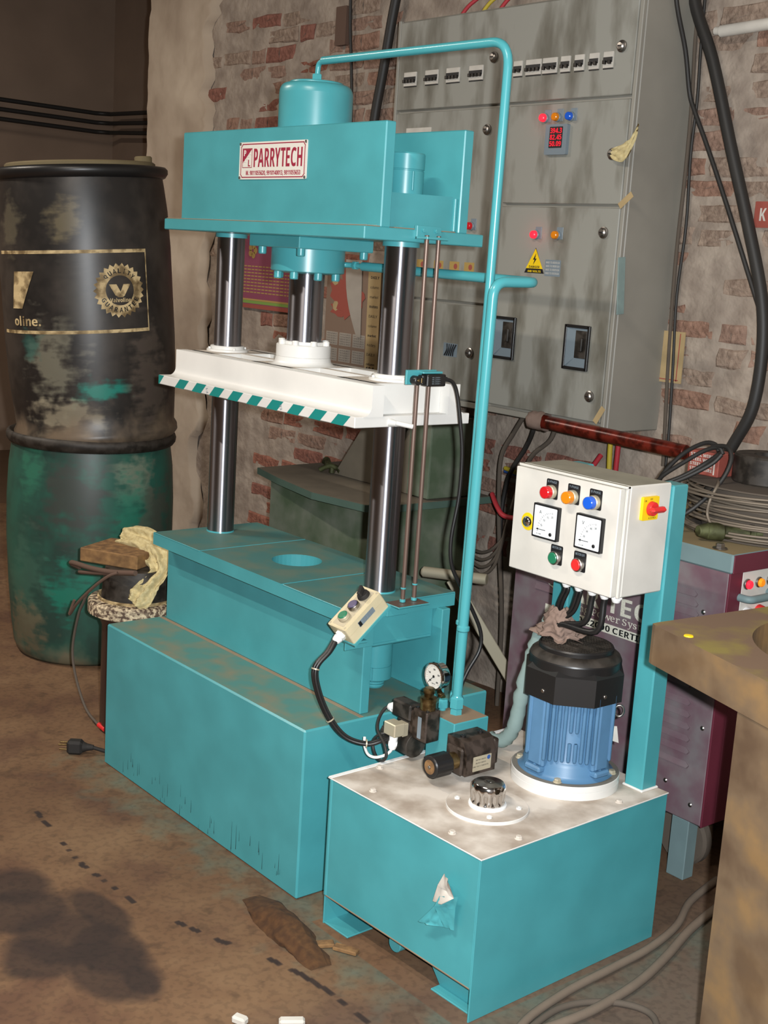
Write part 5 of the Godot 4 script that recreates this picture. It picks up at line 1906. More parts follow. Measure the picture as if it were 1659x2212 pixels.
	for k in 5:
		b.tube(cr([Vector3(-0.462 + 0.01 * k, 1.157, -0.8985), Vector3(-0.45 + 0.008 * k, 1.175, -0.897), Vector3(-0.452 + 0.011 * k, 1.195, -0.8985)], 4), 0.0022, 6)
	part("loose_wires", [b, M.black], t)
	for q in [-0.608, -0.522, -0.445, -0.375]:
		b = MB.new()
		b.prism(fz(q, 1.443, -0.9), rrect(0.046, 0.03, 0.001), 0.0, 0.0006)
		var yt := part("warning_tag", [b, M.poster_gold], made[3], "small yellow warning tag")
		b = MB.new()
		b.cyl(Vector3(q + 0.006, 1.443, -0.8994), Vector3(q + 0.006, 1.443, -0.899), 0.009, -1, 12)
		part("tag_mark", [b, M.poster_red], t)
	b = MB.new()
	b.prism(fz(-0.665, 1.865, -0.9), rrect(0.125, 0.03, 0.001), 0.0, 0.002)
	part("card_holder", [b, M.paper_white], made[3])
	for q in [[0.245, 1.655, 0.9], [0.222, 1.05, 0.55]]:
		b = MB.new()
		b.box(Vector3(q[0], q[1], -0.8985), Vector3(0.018, 0.055, 0.0012), 0.0003, null, Basis(Vector3(0, 0, 1), -q[2]))
		part("tape_piece", [b, M.paper], t)
	b = MB.new()
	b.box(Vector3(0.2435, 1.42, -0.915), Vector3(0.003, 0.16, 0.03), 0.001, null, Basis(Vector3.RIGHT, 0.1))
	part("tape_piece", [b, M.sleeve], t)

	# strip of cloth tied to a lock
	var g := []
	for i in 13:
		var u := i / 12.0
		var ax := Vector3(0.19, 1.781, -0.882).lerp(Vector3(0.262, 1.80, -0.872), minf(u * 1.5, 1.0)).lerp(Vector3(0.283, 1.846, -0.876), maxf(0.0, u * 3.0 - 2.0))
		var wd := 0.012 + 0.02 * sin(u * 3.0)
		var row := []
		for j in 7:
			var v := j / 6.0 - 0.5
			row.append(ax + Vector3(0.1 * v * wd, v * wd * 1.6 - 0.012 * sin(u * PI), 0.005 * sin(j * 2.2 + i)))
		g.append(row)
	b = MB.new()
	b.sheet(g, Vector3(0, 0, 1), 0.001)
	single("cloth_strip", [b, M.cloth], "cream cloth strip knotted to the lock at the switchboard's right edge", "cloth")

# ---------------------------------------------------------------- things on the wall
func wall_cable(pts: Array, r: float, m: Material, label: String, called := "wall_cable", cat := "cable") -> void:
	var b := MB.new()
	b.tube(cr(pts, 6), r, 10)
	single(called, [b, m], label, cat)

func make_wall_things() -> void:
	var z := -1.128
	wall_cable([Vector3(0.20, 2.42, -1.1), Vector3(0.251, 2.215, -1.1), Vector3(0.336, 2.048, -1.1), Vector3(0.43, 1.811, -1.1), Vector3(0.511, 1.613, -1.1), Vector3(0.583, 1.418, -1.1), Vector3(0.606, 1.269, -1.1), Vector3(0.597, 1.116, -1.1), Vector3(0.55, 1.01, -1.1), Vector3(0.49, 0.90, -1.1)], 0.017, M.cable, "thick black cable sweeping down the brick wall at the far right")
	wall_cable([Vector3(0.252, 2.40, -0.985), Vector3(0.252, 2.215, -1.017), Vector3(0.252, 2.078, -1.082), Vector3(0.255, 1.97, -1.115), Vector3(0.275, 1.92, -1.12), Vector3(0.337, 1.813, -1.12), Vector3(0.42, 1.662, -1.12), Vector3(0.524, 1.464, -1.12), Vector3(0.624, 1.271, -1.12), Vector3(0.70, 1.10, -1.12)], 0.0065, M.cable, "thin dark cable crossing the right wall beside the thick black one")
	wall_cable([Vector3(0.25, 2.35, z), Vector3(0.245, 2.145, z), Vector3(0.257, 1.931, z), Vector3(0.26, 1.74, z), Vector3(0.258, 1.504, z), Vector3(0.268, 1.237, z), Vector3(0.28, 1.047, z), Vector3(0.29, 0.90, z)], 0.0055, M.cable_dusty, "dusty cable running straight down along the switchboard's right side")
	wall_cable([Vector3(0.262, 2.38, z), Vector3(0.268, 2.1, z), Vector3(0.275, 1.95, z), Vector3(0.272, 1.80, z), Vector3(0.282, 1.60, z), Vector3(0.275, 1.40, z), Vector3(0.288, 1.2, z), Vector3(0.298, 1.02, z), Vector3(0.30, 0.9, z)], 0.0045, M.cable, "thin black cable twisting down just right of the dusty one")
	wall_cable([Vector3(-1.38, 2.45, z), Vector3(-1.371, 2.30, z), Vector3(-1.35, 2.15, z), Vector3(-1.333, 1.95, z), Vector3(-1.33, 1.6, z)], 0.006, M.cable, "single thin black cable on the bricks above the press dome")
	wall_cable([Vector3(-1.07, 2.45, -1.115), Vector3(-1.106, 2.30, -1.115), Vector3(-1.14, 2.12, -1.115), Vector3(-1.175, 1.95, -1.115), Vector3(-1.20, 1.7, -1.115)], 0.018, M.cable, "thick black conduit beside the switchboard's left edge")
	# loose wires above the switchboard
	for q in [[-0.62, "cable_red", "red"], [-0.52, "cable_yellow", "yellow"], [-0.44, "cable_red", "second red"]]:
		wall_cable([Vector3(q[0], 2.226, -1.0), Vector3(q[0] + 0.02, 2.27, -1.02), Vector3(q[0] + 0.06, 2.33, -1.06), Vector3(q[0] + 0.05, 2.45, -1.10)], 0.006, M[q[1]], "%s wire rising from the top of the switchboard" % q[2], "wire", "wire")
	# cables under the switchboard
	var low := [[[-0.144, 1.0, -0.97], [-0.208, 0.93, -0.99], [-0.262, 0.85, -1.0], [-0.262, 0.739, -1.0], [-0.24, 0.56, -1.0], [-0.20, 0.3, -1.0], [-0.19, 0.02, -1.0]], [[-0.137, 1.0, -1.0], [-0.13, 0.955, -1.0], [-0.175, 0.89, -1.02], [-0.225, 0.815, -1.02], [-0.26, 0.75, -1.03], [-0.27, 0.6, -1.03], [-0.23, 0.3, -1.03], [-0.22, 0.02, -1.03]], [[-0.06, 1.0, -1.03], [-0.08, 0.93, -1.03], [-0.15, 0.87, -1.03], [-0.2, 0.80, -1.05], [-0.22, 0.62, -1.05], [-0.16, 0.35, -1.05], [-0.14, 0.02, -1.05]]]
	var lows := ["dark cable dropping from under the switchboard, leftmost of its bunch", "dark cable looping right then left below the switchboard", "grey cable slanting left below the switchboard, nearest the wall"]
	for k in 3:
		var p := []
		for e in low[k]:
			p.append(Vector3(e[0], e[1], e[2]))
		wall_cable(p, 0.0075, M.cable_dusty if k != 1 else M.cable, lows[k])
	wall_cable([Vector3(-0.22, 0.735, -0.93), Vector3(-0.142, 0.712, -0.88), Vector3(-0.087, 0.695, -0.86), Vector3(-0.03, 0.70, -0.88), Vector3(0.03, 0.74, -0.93), Vector3(0.06, 0.79, -1.0), Vector3(0.07, 0.9, -1.1)], 0.008, M.cable_red, "red cable sagging below the switchboard near the teal pipes")
	wall_cable([Vector3(-0.30, 0.80, -1.06), Vector3(-0.2, 0.79, -1.05), Vector3(-0.08, 0.775, -1.05), Vector3(0.04, 0.765, -1.06), Vector3(0.14, 0.78, -1.09)], 0.0075, M.cable_yellow, "yellow cable stretched low on the wall behind the teal pipes")
	wall_cable([Vector3(-0.32, 0.785, -1.08), Vector3(-0.22, 0.785, -1.07), Vector3(-0.13, 0.79, -1.07), Vector3(-0.05, 0.80, -1.1)], 0.006, M.cable_blue, "short blue cable low on the wall beside the yellow one")
	wall_cable([Vector3(0.146, 0.999, -1.05), Vector3(0.147, 0.92, -1.05), Vector3(0.148, 0.80, -1.06), Vector3(0.15, 0.6, -1.08)], 0.008, M.cable_yellow, "yellow cable going straight down from the switchboard above the cream panel")
	wall_cable([Vector3(0.178, 0.999, -1.05), Vector3(0.177, 0.92, -1.05), Vector3(0.17, 0.80, -1.06), Vector3(0.17, 0.6, -1.08)], 0.008, M.cable_red, "red cable going straight down from the switchboard above the cream panel")
	for k in 4:
		wall_cable([Vector3(-0.36, 0.52 - 0.02 * k, -0.99), Vector3(-0.27, 0.53 - 0.025 * k, -0.96), Vector3(-0.20, 0.57 - 0.02 * k, -0.95), Vector3(-0.16, 0.66, -0.98 + 0.01 * k), Vector3(-0.16, 0.80, -1.03 + 0.012 * k)], 0.0055, M.cable_dusty, "dusty cable of the bundle hanging behind the tall teal pipes", "hanging_cable")
	for c in get_children():
		if c.name.begins_with("hanging_cable"):
			c.set_meta("group", "dusty cables bundled behind the teal pipes")
	# red brown pipe tied under the switchboard
	var t := thing("brown_pipe", "red brown painted pipe with a wrapped end across the switchboard's foot", "pipe", Vector3(0.27, 0.98, -0.877))
	var b := MB.new()
	b.cyl(Vector3(-0.005, 1.006, -0.875), Vector3(0.56, 0.995, -0.875), 0.0205, -1, 24)
	part("tube", [b, M.red_pipe], t)
	b = MB.new()
	var nz := FastNoiseLite.new()
	nz.seed = 3; nz.frequency = 24.0
	var g := []
	for i in 7:
		var row := []
		for j in 21:
			var q := TAU * (j % 20) / 20.0
			var r := 0.027 + 0.006 * nz.get_noise_2d(i * 0.02 + cos(q) * 0.02, sin(q) * 0.05) - (0.012 if i == 0 else 0.0)
			row.append(Vector3(-0.028 + 0.012 * i, 1.0055 + cos(q) * r, -0.872 + sin(q) * r))
		g.append(row)
	b.sheet(g, Vector3(0, -1, 0))
	part("wrapped_end", [b, M.rag_grey], t, "end wrapped in brown paper")

	# papers on the wall
	t = thing("poster", "magenta poster with yellow script and a red lower edge between the press columns", "poster", Vector3(-1.86, 1.2, -1.13))
	b = MB.new()
	b.prism(fz(-1.85, 1.36, -1.134), rrect(0.40, 0.30, 0.002), 0.0, 0.002)
	var sh := part("sheet", [b, M.poster_pink], t)
	b = MB.new()
	for r in 9:
		var x := -2.03
		while x < -1.68:
			var l := 0.014 + 0.012 * absf(sin(r * 3.1 + x * 40.0))
			b.box(Vector3(x + l / 2, 1.385 - 0.0135 * r, -1.1317), Vector3(l, 0.0045, 0.0006), 0)
			x += l + 0.006
	part("script", [b, M.poster_gold], sh)
	b = MB.new()
	b.box(Vector3(-1.85, 1.218, -1.1317), Vector3(0.40, 0.016, 0.0008), 0)
	part("red_border", [b, M.poster_red], sh)
	b = MB.new()
	b.box(Vector3(-1.85, 1.236, -1.1317), Vector3(0.40, 0.012, 0.0008), 0)
	part("green_border", [b, M.poster_green], sh)
	b = MB.new()
	b.box(Vector3(-1.85, 1.246, -1.1317), Vector3(0.40, 0.007, 0.0008), 0)
	for k in 5:
		b.cyl(Vector3(-1.97 + 0.02 * cos(k * TAU / 5), 1.45 + 0.02 * sin(k * TAU / 5), -1.132), Vector3(-1.97 + 0.02 * cos(k * TAU / 5), 1.45 + 0.02 * sin(k * TAU / 5), -1.1312), 0.014, -1, 12)
	part("gold_print", [b, M.poster_gold], sh)

	t = thing("calendar", "faded wall calendar with a red picture above rows of dates behind the piston rod", "calendar", Vector3(-1.30, 1.03, -1.13))
	b = MB.new()
	b.prism(fz(-1.30, 1.225, -1.134), rrect(0.27, 0.40, 0.002), 0.0, 0.002)
	sh = part("sheet", [b, M.poster_brown], t)
	b = MB.new()
	for q in [[-1.36, 1.32, 0.05, 0.05], [-1.30, 1.36, 0.04, 0.05], [-1.29, 1.28, 0.07, 0.06], [-1.24, 1.30, 0.05, 0.04], [-1.34, 1.25, 0.06, 0.03]]:
		var pp := PackedVector2Array()
		for j in 14:
			var a := TAU * j / 14.0
			var r := 1.0 + 0.22 * sin(j * 2.7 + q[0] * 20.0)
			pp.append(Vector2(cos(a) * q[2] * r, sin(a) * q[3] * r))
		b.prism(fz(q[0], q[1], -1.132 + 0.0004 * (q[0] + 1.36) / 0.02), pp, 0.0, 0.0006)
	part("picture", [b, M.poster_red], sh)
	b = MB.new()
	for q in [[-1.38, 1.36, 0.022], [-1.25, 1.37, 0.018], [-1.37, 1.26, 0.02], [-1.27, 1.33, 0.016]]:
		b.prism(fz(q[0], q[1], -1.1313), ngon(q[2], 7, q[0] * 9.0), 0.0, 0.0006)
	part("picture", [b, M.paper], sh)
	for r in 2:
		for c in 3:
			b = MB.new()
			b.box(Vector3(-1.385 + 0.085 * c, 1.135 - 0.062 * r, -1.1317), Vector3(0.074, 0.05, 0.0008), 0)
			var mo := part("month_block", [b, M.paper_grey], sh)
			b = MB.new()
			for k in 5:
				b.text("1 8 15 22 29 3 7", fz(-1.385 + 0.085 * c, 1.153 - 0.009 * k - 0.062 * r, -1.1312), 0.064, 0.005, 0.0002, false)
			part("dates", [b, M.groove], t)
	g = []
	for i in 9:
		var row := []
		for j in 5:
			var u := i / 8.0
			row.append(Vector3(lerpf(-1.315, -1.225, u) + 0.10 * j / 4.0 * (1.0 - u * 0.75), lerpf(1.44, 1.15, u), -1.128 + 0.02 * sin(u * PI) * (1.0 - j / 4.0)))
		g.append(row)
	b = MB.new()
	b.sheet(g, Vector3(0, 0, 1), 0.0008)
	part("curled_sheet", [b, M.paper_grey], t, "grey curled paper flap")
	b = MB.new()
	b.prism(Transform3D(Basis(Vector3(0, 0, 1), 0.02), Vector3(-1.135, 1.21, -1.134)), rrect(0.075, 0.40, 0.002), 0.0, 0.003)
	var np := thing("newspaper_strip", "yellowed newspaper strip pasted beside the wall calendar", "newspaper", Vector3(-1.135, 1.01, -1.134))
	sh = part("sheet", [b, M.paper], np)
	b = MB.new()
	for k in 10:
		b.text(["DAILY", "column", "market", "notes"][k % 4], fz(-1.135, 1.38 - 0.036 * k, -1.1308), 0.05, 0.010, 0.0003, k % 3 == 0)
	b.text("10 S", fz(-1.135, 1.035, -1.1308), 0.05, 0.022, 0.0003)
	part("lettering", [b, M.groove], sh)
	b = MB.new()
	b.prism(Transform3D(Basis(Vector3(0, 0, 1), 0.01), Vector3(0.275, 1.223, -1.132)), rrect(0.09, 0.15, 0.001), 0.0, 0.003)
	t = thing("notice", "yellowed paper notice on the bricks right of the switchboard", "paper", Vector3(0.275, 1.148, -1.132))
	sh = part("sheet", [b, M.paper], t)
	b = MB.new()
	b.box(Vector3(0.303, 1.223, -1.1287), Vector3(0.003, 0.14, 0.0006), 0)
	b.box(Vector3(0.275, 1.157, -1.1287), Vector3(0.07, 0.003, 0.0006), 0)
	part("red_line", [b, M.poster_red], sh)
	b = MB.new()
	b.prism(fz(0.553, 1.636, -1.13), rrect(0.085, 0.07, 0.002), 0.0, 0.003)
	t = thing("small_sign", "small red sign with white marks high on the right wall", "sign", Vector3(0.553, 1.6, -1.13))
	sh = part("board", [b, M.poster_red], t)
	b = MB.new()
	b.text("K 5", fz(0.553, 1.636, -1.1268), 0.05, 0.034, 0.0003)
	part("lettering", [b, M.paper_white], sh)
	# white rod on a peg
	b = MB.new()
	b.cyl(Vector3(0.345, 2.125, -1.11), Vector3(0.60, 2.135, -1.11), 0.016, -1, 16)
	b.cyl(Vector3(0.325, 2.128, -1.11), Vector3(0.347, 2.126, -1.11), 0.011, -1, 14)
	b.cyl(Vector3(0.40, 2.13, -1.15), Vector3(0.40, 2.13, -1.10), 0.006, -1, 8)
	single("white_rod", [b, M.paper_white], "white plastic rod fixed across the bricks at the upper right", "rod")
	b = MB.new()
	b.prism(fz(-1.42, 2.30, -1.14), rrect(0.065, 0.14, 0.004), 0.0, 0.02)
	single("wall_plate", [b, M.wire_rust], "dark brown plate on the bricks above the press", "plate")
	# wires strung across the dark recess
	for k in 3:
		var sb := MB.new()
		sb.tube([Vector3(-5.55, 2.34 - 0.07 * k, 0.5), Vector3(-5.56, 2.30 - 0.06 * k, -0.8), Vector3(-5.56, 2.28 - 0.06 * k, -2.2), Vector3(-5.5, 2.28 - 0.06 * k, -2.28), Vector3(-4.4, 2.26 - 0.07 * k, -2.3), Vector3(-3.0, 2.30 - 0.07 * k, -2.3)], 0.014, 8)
		single("strung_wire", [sb, M.cable], ["topmost of three dark wires along the dim recess wall", "middle one of three dark wires along the dim recess wall", "lowest of three dark wires along the dim recess wall"][k], "wire")

# ---------------------------------------------------------------- oil drums
func drum_wrap(xf: Transform3D, r: float, ang: float, yc: float) -> Variant:
	return func(q: Vector3) -> Vector3:
		var a := ang - q.x / r
		return xf * Vector3(cos(a) * (r + 0.0012 + q.z), yc + q.y, sin(a) * (r + 0.0012 + q.z))

func make_drums() -> void:
	var c := Vector3(-1.455, 0, -0.148)
	var psi := atan2(2.095, 4.156)
	var t := thing("oil_drum", "scuffed green plastic oil drum standing on the floor under the black drum", "drum", c)
	var b := MB.new()
	var prof := [Vector2(0, 0), Vector2(0.238, 0.0), Vector2(0.252, 0.012), Vector2(0.262, 0.04), Vector2(0.272, 0.12), Vector2(0.282, 0.25), Vector2(0.290, 0.42), Vector2(0.290, 0.56), Vector2(0.284, 0.68), Vector2(0.276, 0.74), Vector2(0.274, 0.755)]
	b.lathe(at(c.x, 0, c.z), prof, 72, true)
	part("body", [b, M.drum_green], t)
	b = MB.new()
	b.lathe(at(c.x, 0, c.z), [Vector2(0.274, 0.752), Vector2(0.284, 0.757), Vector2(0.292, 0.768), Vector2(0.294, 0.782), Vector2(0.290, 0.793), Vector2(0.282, 0.796), Vector2(0.274, 0.79), Vector2(0.268, 0.77), Vector2(0.26, 0.762), Vector2(0, 0.762)], 72, true)
	part("rim", [b, M.black_dusty], t)

	var lean := 0.078
	var dirv := Vector3(cos(psi), 0, sin(psi))
	var xf := Transform3D(Basis(dirv, lean), c + Vector3(0.012, 0.764, -0.014))
	t = thing("oil_drum", "black oil drum with cream printed badge stacked leaning on the green drum", "drum", xf.origin)
	b = MB.new()
	prof = [Vector2(0, 0.0), Vector2(0.25, 0.0), Vector2(0.268, 0.012), Vector2(0.282, 0.03), Vector2(0.281, 0.05), Vector2(0.272, 0.066), Vector2(0.276, 0.12), Vector2(0.284, 0.22), Vector2(0.2885, 0.36), Vector2(0.2885, 0.66), Vector2(0.284, 0.78), Vector2(0.276, 0.86), Vector2(0.272, 0.89)]
	b.lathe(xf, prof, 72, true)
	var body := part("body", [b, M.drum_dark], t)
	b = MB.new()
	b.lathe(xf, [Vector2(0.272, 0.888), Vector2(0.282, 0.892), Vector2(0.291, 0.905), Vector2(0.291, 0.918), Vector2(0.284, 0.926), Vector2(0.27, 0.928), Vector2(0.25, 0.93)], 72, true)
	part("rim", [b, M.black], t)
	b = MB.new()
	b.lathe(xf, [Vector2(0.25, 0.926), Vector2(0.25, 0.938), Vector2(0.244, 0.943), Vector2(0, 0.945)], 64)
	b.lathe(xf * at(0.09, 0.944, -0.19), [Vector2(0.03, 0), Vector2(0.03, 0.018), Vector2(0.026, 0.022), Vector2(0, 0.022)], 20)
	part("lid", [b, M.drum_lid], t)
	# print: frame lines, saw-toothed badge with lettering, the big V at the left
	var R := 0.2885
	var pr := MB.new()
	for y in [0.648, 0.39]:
		for k in 40:
			var a0: float = psi + 1.25 - 1.98 * k / 40.0
			var a1: float = psi + 1.25 - 1.98 * (k + 1) / 40.0
			pr.quad(xf * Vector3(cos(a0) * (R + 0.001), y, sin(a0) * (R + 0.001)), xf * Vector3(cos(a1) * (R + 0.001), y, sin(a1) * (R + 0.001)), xf * Vector3(cos(a1) * (R + 0.001), y + 0.011, sin(a1) * (R + 0.001)), xf * Vector3(cos(a0) * (R + 0.001), y + 0.011, sin(a0) * (R + 0.001)), xf.basis * Vector3(cos(a0), 0, sin(a0)))
	for k in 1:
		var a0 := psi - 0.72
		var a1 := psi - 0.735
		pr.quad(xf * Vector3(cos(a0) * (R + 0.001), 0.39, sin(a0) * (R + 0.001)), xf * Vector3(cos(a1) * (R + 0.001), 0.39, sin(a1) * (R + 0.001)), xf * Vector3(cos(a1) * (R + 0.001), 0.659, sin(a1) * (R + 0.001)), xf * Vector3(cos(a0) * (R + 0.001), 0.659, sin(a0) * (R + 0.001)), xf.basis * Vector3(cos(a0), 0, sin(a0)))
	part("frame_print", [pr, M.print_cream], body)
	var ang := psi - 0.37
	var yc := 0.527
	var wrap: Variant = drum_wrap(xf, R, ang, yc)
	pr = MB.new()
	var teeth := 26
	for k in teeth * 2:
		var q0 := TAU * k / (teeth * 2)
		var q1 := TAU * (k + 1) / (teeth * 2)
		var r0 := 0.089 if k % 2 == 0 else 0.078
		var r1 := 0.089 if k % 2 == 1 else 0.078
		var n3 := xf.basis * Vector3(cos(ang), 0, sin(ang))
		pr.quad(wrap.call(Vector3(cos(q0) * 0.0485, sin(q0) * 0.0485, 0)), wrap.call(Vector3(cos(q1) * 0.0485, sin(q1) * 0.0485, 0)), wrap.call(Vector3(cos(q1) * r1, sin(q1) * r1, 0)), wrap.call(Vector3(cos(q0) * r0, sin(q0) * r0, 0)), n3)
	# the V in the middle and the word under it
	var vee := [[[-0.037, 0.020], [-0.012, 0.020], [0.002, -0.006], [-0.006, -0.022], [-0.017, -0.016]], [[0.037, 0.020], [0.012, 0.020], [-0.006, -0.022], [0.008, -0.022], [0.014, -0.018]]]
	for vp in vee:
		var n3 := xf.basis * Vector3(cos(ang), 0, sin(ang))
		for k in range(1, vp.size() - 1):
			pr.tri(wrap.call(Vector3(vp[0][0], vp[0][1], 0)), wrap.call(Vector3(vp[k][0], vp[k][1], 0)), wrap.call(Vector3(vp[k + 1][0], vp[k + 1][1], 0)), n3)
	pr.text("Valvoline", at(0, 0, 0), 0.072, 0.014, 0.0003, true, false, func(q: Vector3) -> Vector3: return wrap.call(q + Vector3(0, -0.031, 0)))
	part("badge_print", [pr, M.print_cream], body, "cream saw-toothed badge print")
	pr = MB.new()
	var words := ["QUALITY", "GUARANTEE"]
	for wd in 2:
		var s: String = words[wd]
		for k in s.length():
			var u: float = (k - (s.length() - 1) / 2.0)
			var ca: float = PI / 2 - u * 0.27 if wd == 0 else -PI / 2 + u * 0.27
			var rot: float = ca - PI / 2 if wd == 0 else ca + PI / 2
			var o := Vector3(cos(ca) * 0.0635, sin(ca) * 0.0635, 0.0006)
			var bs := Basis(Vector3(0, 0, 1), rot)
			pr.text(s[k], at(0, 0, 0), 0.011 if s[k] != "I" else 0.004, 0.015, 0.0003, true, false, func(q: Vector3) -> Vector3: return wrap.call(bs * q + o))
	part("badge_lettering", [pr, M.black], body)
	var a2 := psi + 0.93
	var wrap2: Variant = drum_wrap(xf, R, a2, 0.0)
	pr = MB.new()
	var n4 := xf.basis * Vector3(cos(a2), 0, sin(a2))
	for k in 8:
		var u0 := k / 8.0
		var u1 := (k + 1) / 8.0
		for e in 4:
			var e0 := e / 4.0
			var e1 := (e + 1) / 4.0
			pr.quad(wrap2.call(Vector3(lerpf(lerpf(0.0, 0.09, e0), lerpf(-0.02, 0.03, e0), u0), lerpf(0.592, 0.472, u0), 0)), wrap2.call(Vector3(lerpf(lerpf(0.0, 0.09, e1), lerpf(-0.02, 0.03, e1), u0), lerpf(0.592, 0.472, u0), 0)), wrap2.call(Vector3(lerpf(lerpf(0.0, 0.09, e1), lerpf(-0.02, 0.03, e1), u1), lerpf(0.592, 0.472, u1), 0)), wrap2.call(Vector3(lerpf(lerpf(0.0, 0.09, e0), lerpf(-0.02, 0.03, e0), u1), lerpf(0.592, 0.472, u1), 0)), n4)
	pr.text("oline.", at(0, 0, 0), 0.12, 0.032, 0.0003, true, false, func(q: Vector3) -> Vector3: return wrap2.call(q + Vector3(0.045, 0.432, 0)))
	part("brand_print", [pr, M.print_cream], body)

# ---------------------------------------------------------------- bin with wood, rag and wires
func make_bin() -> void:
	var c := Vector3(-0.65, 0, 0.10)
	var t := thing("steel_bin", "narrow dark bin with a wide flaking cream rim behind the press plinth", "bin", c)
	var b := MB.new()
	b.lathe(at(c.x, 0, c.z), [Vector2(0, 0), Vector2(0.103, 0), Vector2(0.103, 0.33), Vector2(0.112, 0.352), Vector2(0.128, 0.366), Vector2(0.13, 0.37)], 48, true)
	part("body", [b, M.bin_brown], t)
	b = MB.new()
	b.lathe(at(c.x, 0, c.z), [Vector2(0.10, 0.368), Vector2(0.138, 0.369), Vector2(0.145, 0.373), Vector2(0.145, 0.405), Vector2(0.140, 0.411), Vector2(0.122, 0.413), Vector2(0, 0.413)], 48)
	part("rim", [b, M.flake], t, "rim with flaking cream paint")
	b = MB.new()
	b.lathe(at(c.x, 0, c.z), [Vector2(0.116, 0.412), Vector2(0.118, 0.419), Vector2(0.112, 0.421), Vector2(0.107, 0.412)], 48)
	part("ring", [b, M.print_cream], t)
	b = MB.new()
	b.lathe(at(c.x, 0, c.z), [Vector2(0.106, 0.413), Vector2(0.102, 0.47), Vector2(0.095, 0.508), Vector2(0, 0.508)], 40)
	part("pot", [b, M.black_dusty], t)
	# block of wood
	var X := Vector3(0.873, 0, -0.488)
	var Z := Vector3(0.488, 0, 0.873)
	b = MB.new()
	b.box(Vector3(-0.728, 0.5295, 0.106), Vector3(0.20, 0.042, 0.17), 0.003, null, Basis(X, Vector3.UP, Z))
	single("wood_block", [b, M.wood], "rough brown block of wood lying on the dark bin", "block of wood")
	# rag
	var nz := FastNoiseLite.new()
	nz.seed = 41; nz.frequency = 16.0; nz.fractal_octaves = 3
	var path := cr([Vector3(-0.80, 0.548, 0.075), Vector3(-0.755, 0.558, 0.07), Vector3(-0.70, 0.562, 0.06), Vector3(-0.64, 0.553, 0.055), Vector3(-0.59, 0.532, 0.06), Vector3(-0.562, 0.505, 0.075), Vector3(-0.552, 0.482, 0.108), Vector3(-0.550, 0.458, 0.134), Vector3(-0.552, 0.436, 0.152), Vector3(-0.556, 0.424, 0.162)], 5)
	var g := []
	for i in path.size():
		var u: float = i / float(path.size() - 1)
		var wd := 0.036 + 0.010 * sin(u * 8.0) + 0.010 * (1.0 - u) - 0.020 * maxf(0.0, u - 0.85) * 6.0
		var d: Vector3 = (path[mini(i + 1, path.size() - 1)] - path[maxi(i - 1, 0)]).normalized()
		var s := d.cross(Vector3(0.5, 0.5, 0.7)).normalized()
		var o := s.cross(d).normalized()
		var row := []
		for j in 25:
			var v := j / 24.0 * 2.0 - 1.0
			var fold := 0.007 * sin(v * 7.0 + u * 5.0) + 0.010 * nz.get_noise_2d(u * 1.0, v * 0.3 + 3.0) + 0.003 * sin(v * 13.0 - u * 9.0)
			row.append(path[i] + s * (v * wd) + o * (fold + 0.014 * (1.0 - v * v)))
		g.append(row)
	b = MB.new()
	b.sheet(g, Vector3(0.6, 0.5, 0.7), 0.0012)
	single("rag", [b, M.cloth], "crumpled pale yellow rag draped over the wood block and bin", "rag")
	# bent steel wires stuck between wood and pot
	for q in [[[[-0.50, 0.53, 0.19], [-0.60, 0.512, 0.21], [-0.70, 0.502, 0.225], [-0.80, 0.496, 0.23], [-0.835, 0.488, 0.225], [-0.80, 0.482, 0.215]], "dark bent wire sticking out left from under the wood block", 0.008], [[[-0.55, 0.518, 0.20], [-0.66, 0.496, 0.218], [-0.76, 0.477, 0.226], [-0.79, 0.471, 0.22]], "shorter dark wire just below the bent one on the bin", 0.006], [[[-0.56, 0.52, 0.215], [-0.585, 0.506, 0.23], [-0.64, 0.465, 0.245], [-0.72, 0.40, 0.255], [-0.78, 0.35, 0.25], [-0.79, 0.345, 0.25], [-0.77, 0.39, 0.245]], "rusty wire hooked down over the flaking bin rim", 0.0045]]:
		var pp := []
		for e in q[0]:
			pp.append(Vector3(e[0], e[1], e[2]))
		b = MB.new()
		b.tube(cr(pp, 5), q[2], 8)
		single("bent_wire", [b, M.wire_rust], q[1], "wire")
	var ct := thing("loop_cable", "thin dark cable hanging in a loop left of the bin with a red end", "cable", Vector3(-0.80, 0.05, 0.2))
	b = MB.new()
	b.tube(cr([Vector3(-0.772, 0.41, 0.2), Vector3(-0.80, 0.37, 0.2), Vector3(-0.834, 0.319, 0.2), Vector3(-0.869, 0.205, 0.2), Vector3(-0.845, 0.12, 0.2), Vector3(-0.775, 0.04, 0.2), Vector3(-0.70, 0.015, 0.2), Vector3(-0.66, 0.012, 0.2)], 6), 0.0042, 8)
	part("cord", [b, M.cable_dusty], ct)
	b = MB.new()
	b.cyl(Vector3(-0.685, 0.014, 0.2), Vector3(-0.645, 0.012, 0.2), 0.008, -1, 12)
	part("sleeve", [b, M.red], ct, "red sleeve")
	# plug lying on the floor
	var pl := thing("mains_plug", "black three pin mains plug lying on the floor left of the plinth", "plug", Vector3(-0.545, 0.0, 0.345))
	b = MB.new()
	var pf := Transform3D(Basis(Vector3.UP, 0.9), Vector3(-0.545, 0.021, 0.345))
	b.t = pf
	b.box(Vector3.ZERO, Vector3(0.045, 0.04, 0.036), 0.007)
	b.lathe(Transform3D(Basis(Vector3(0, 0, 1), -PI / 2), Vector3(0.022, 0, 0)), [Vector2(0.016, 0), Vector2(0.011, 0.012), Vector2(0.0075, 0.03), Vector2(0, 0.03)], 18)
	part("body", [b, M.black_matt], pl)
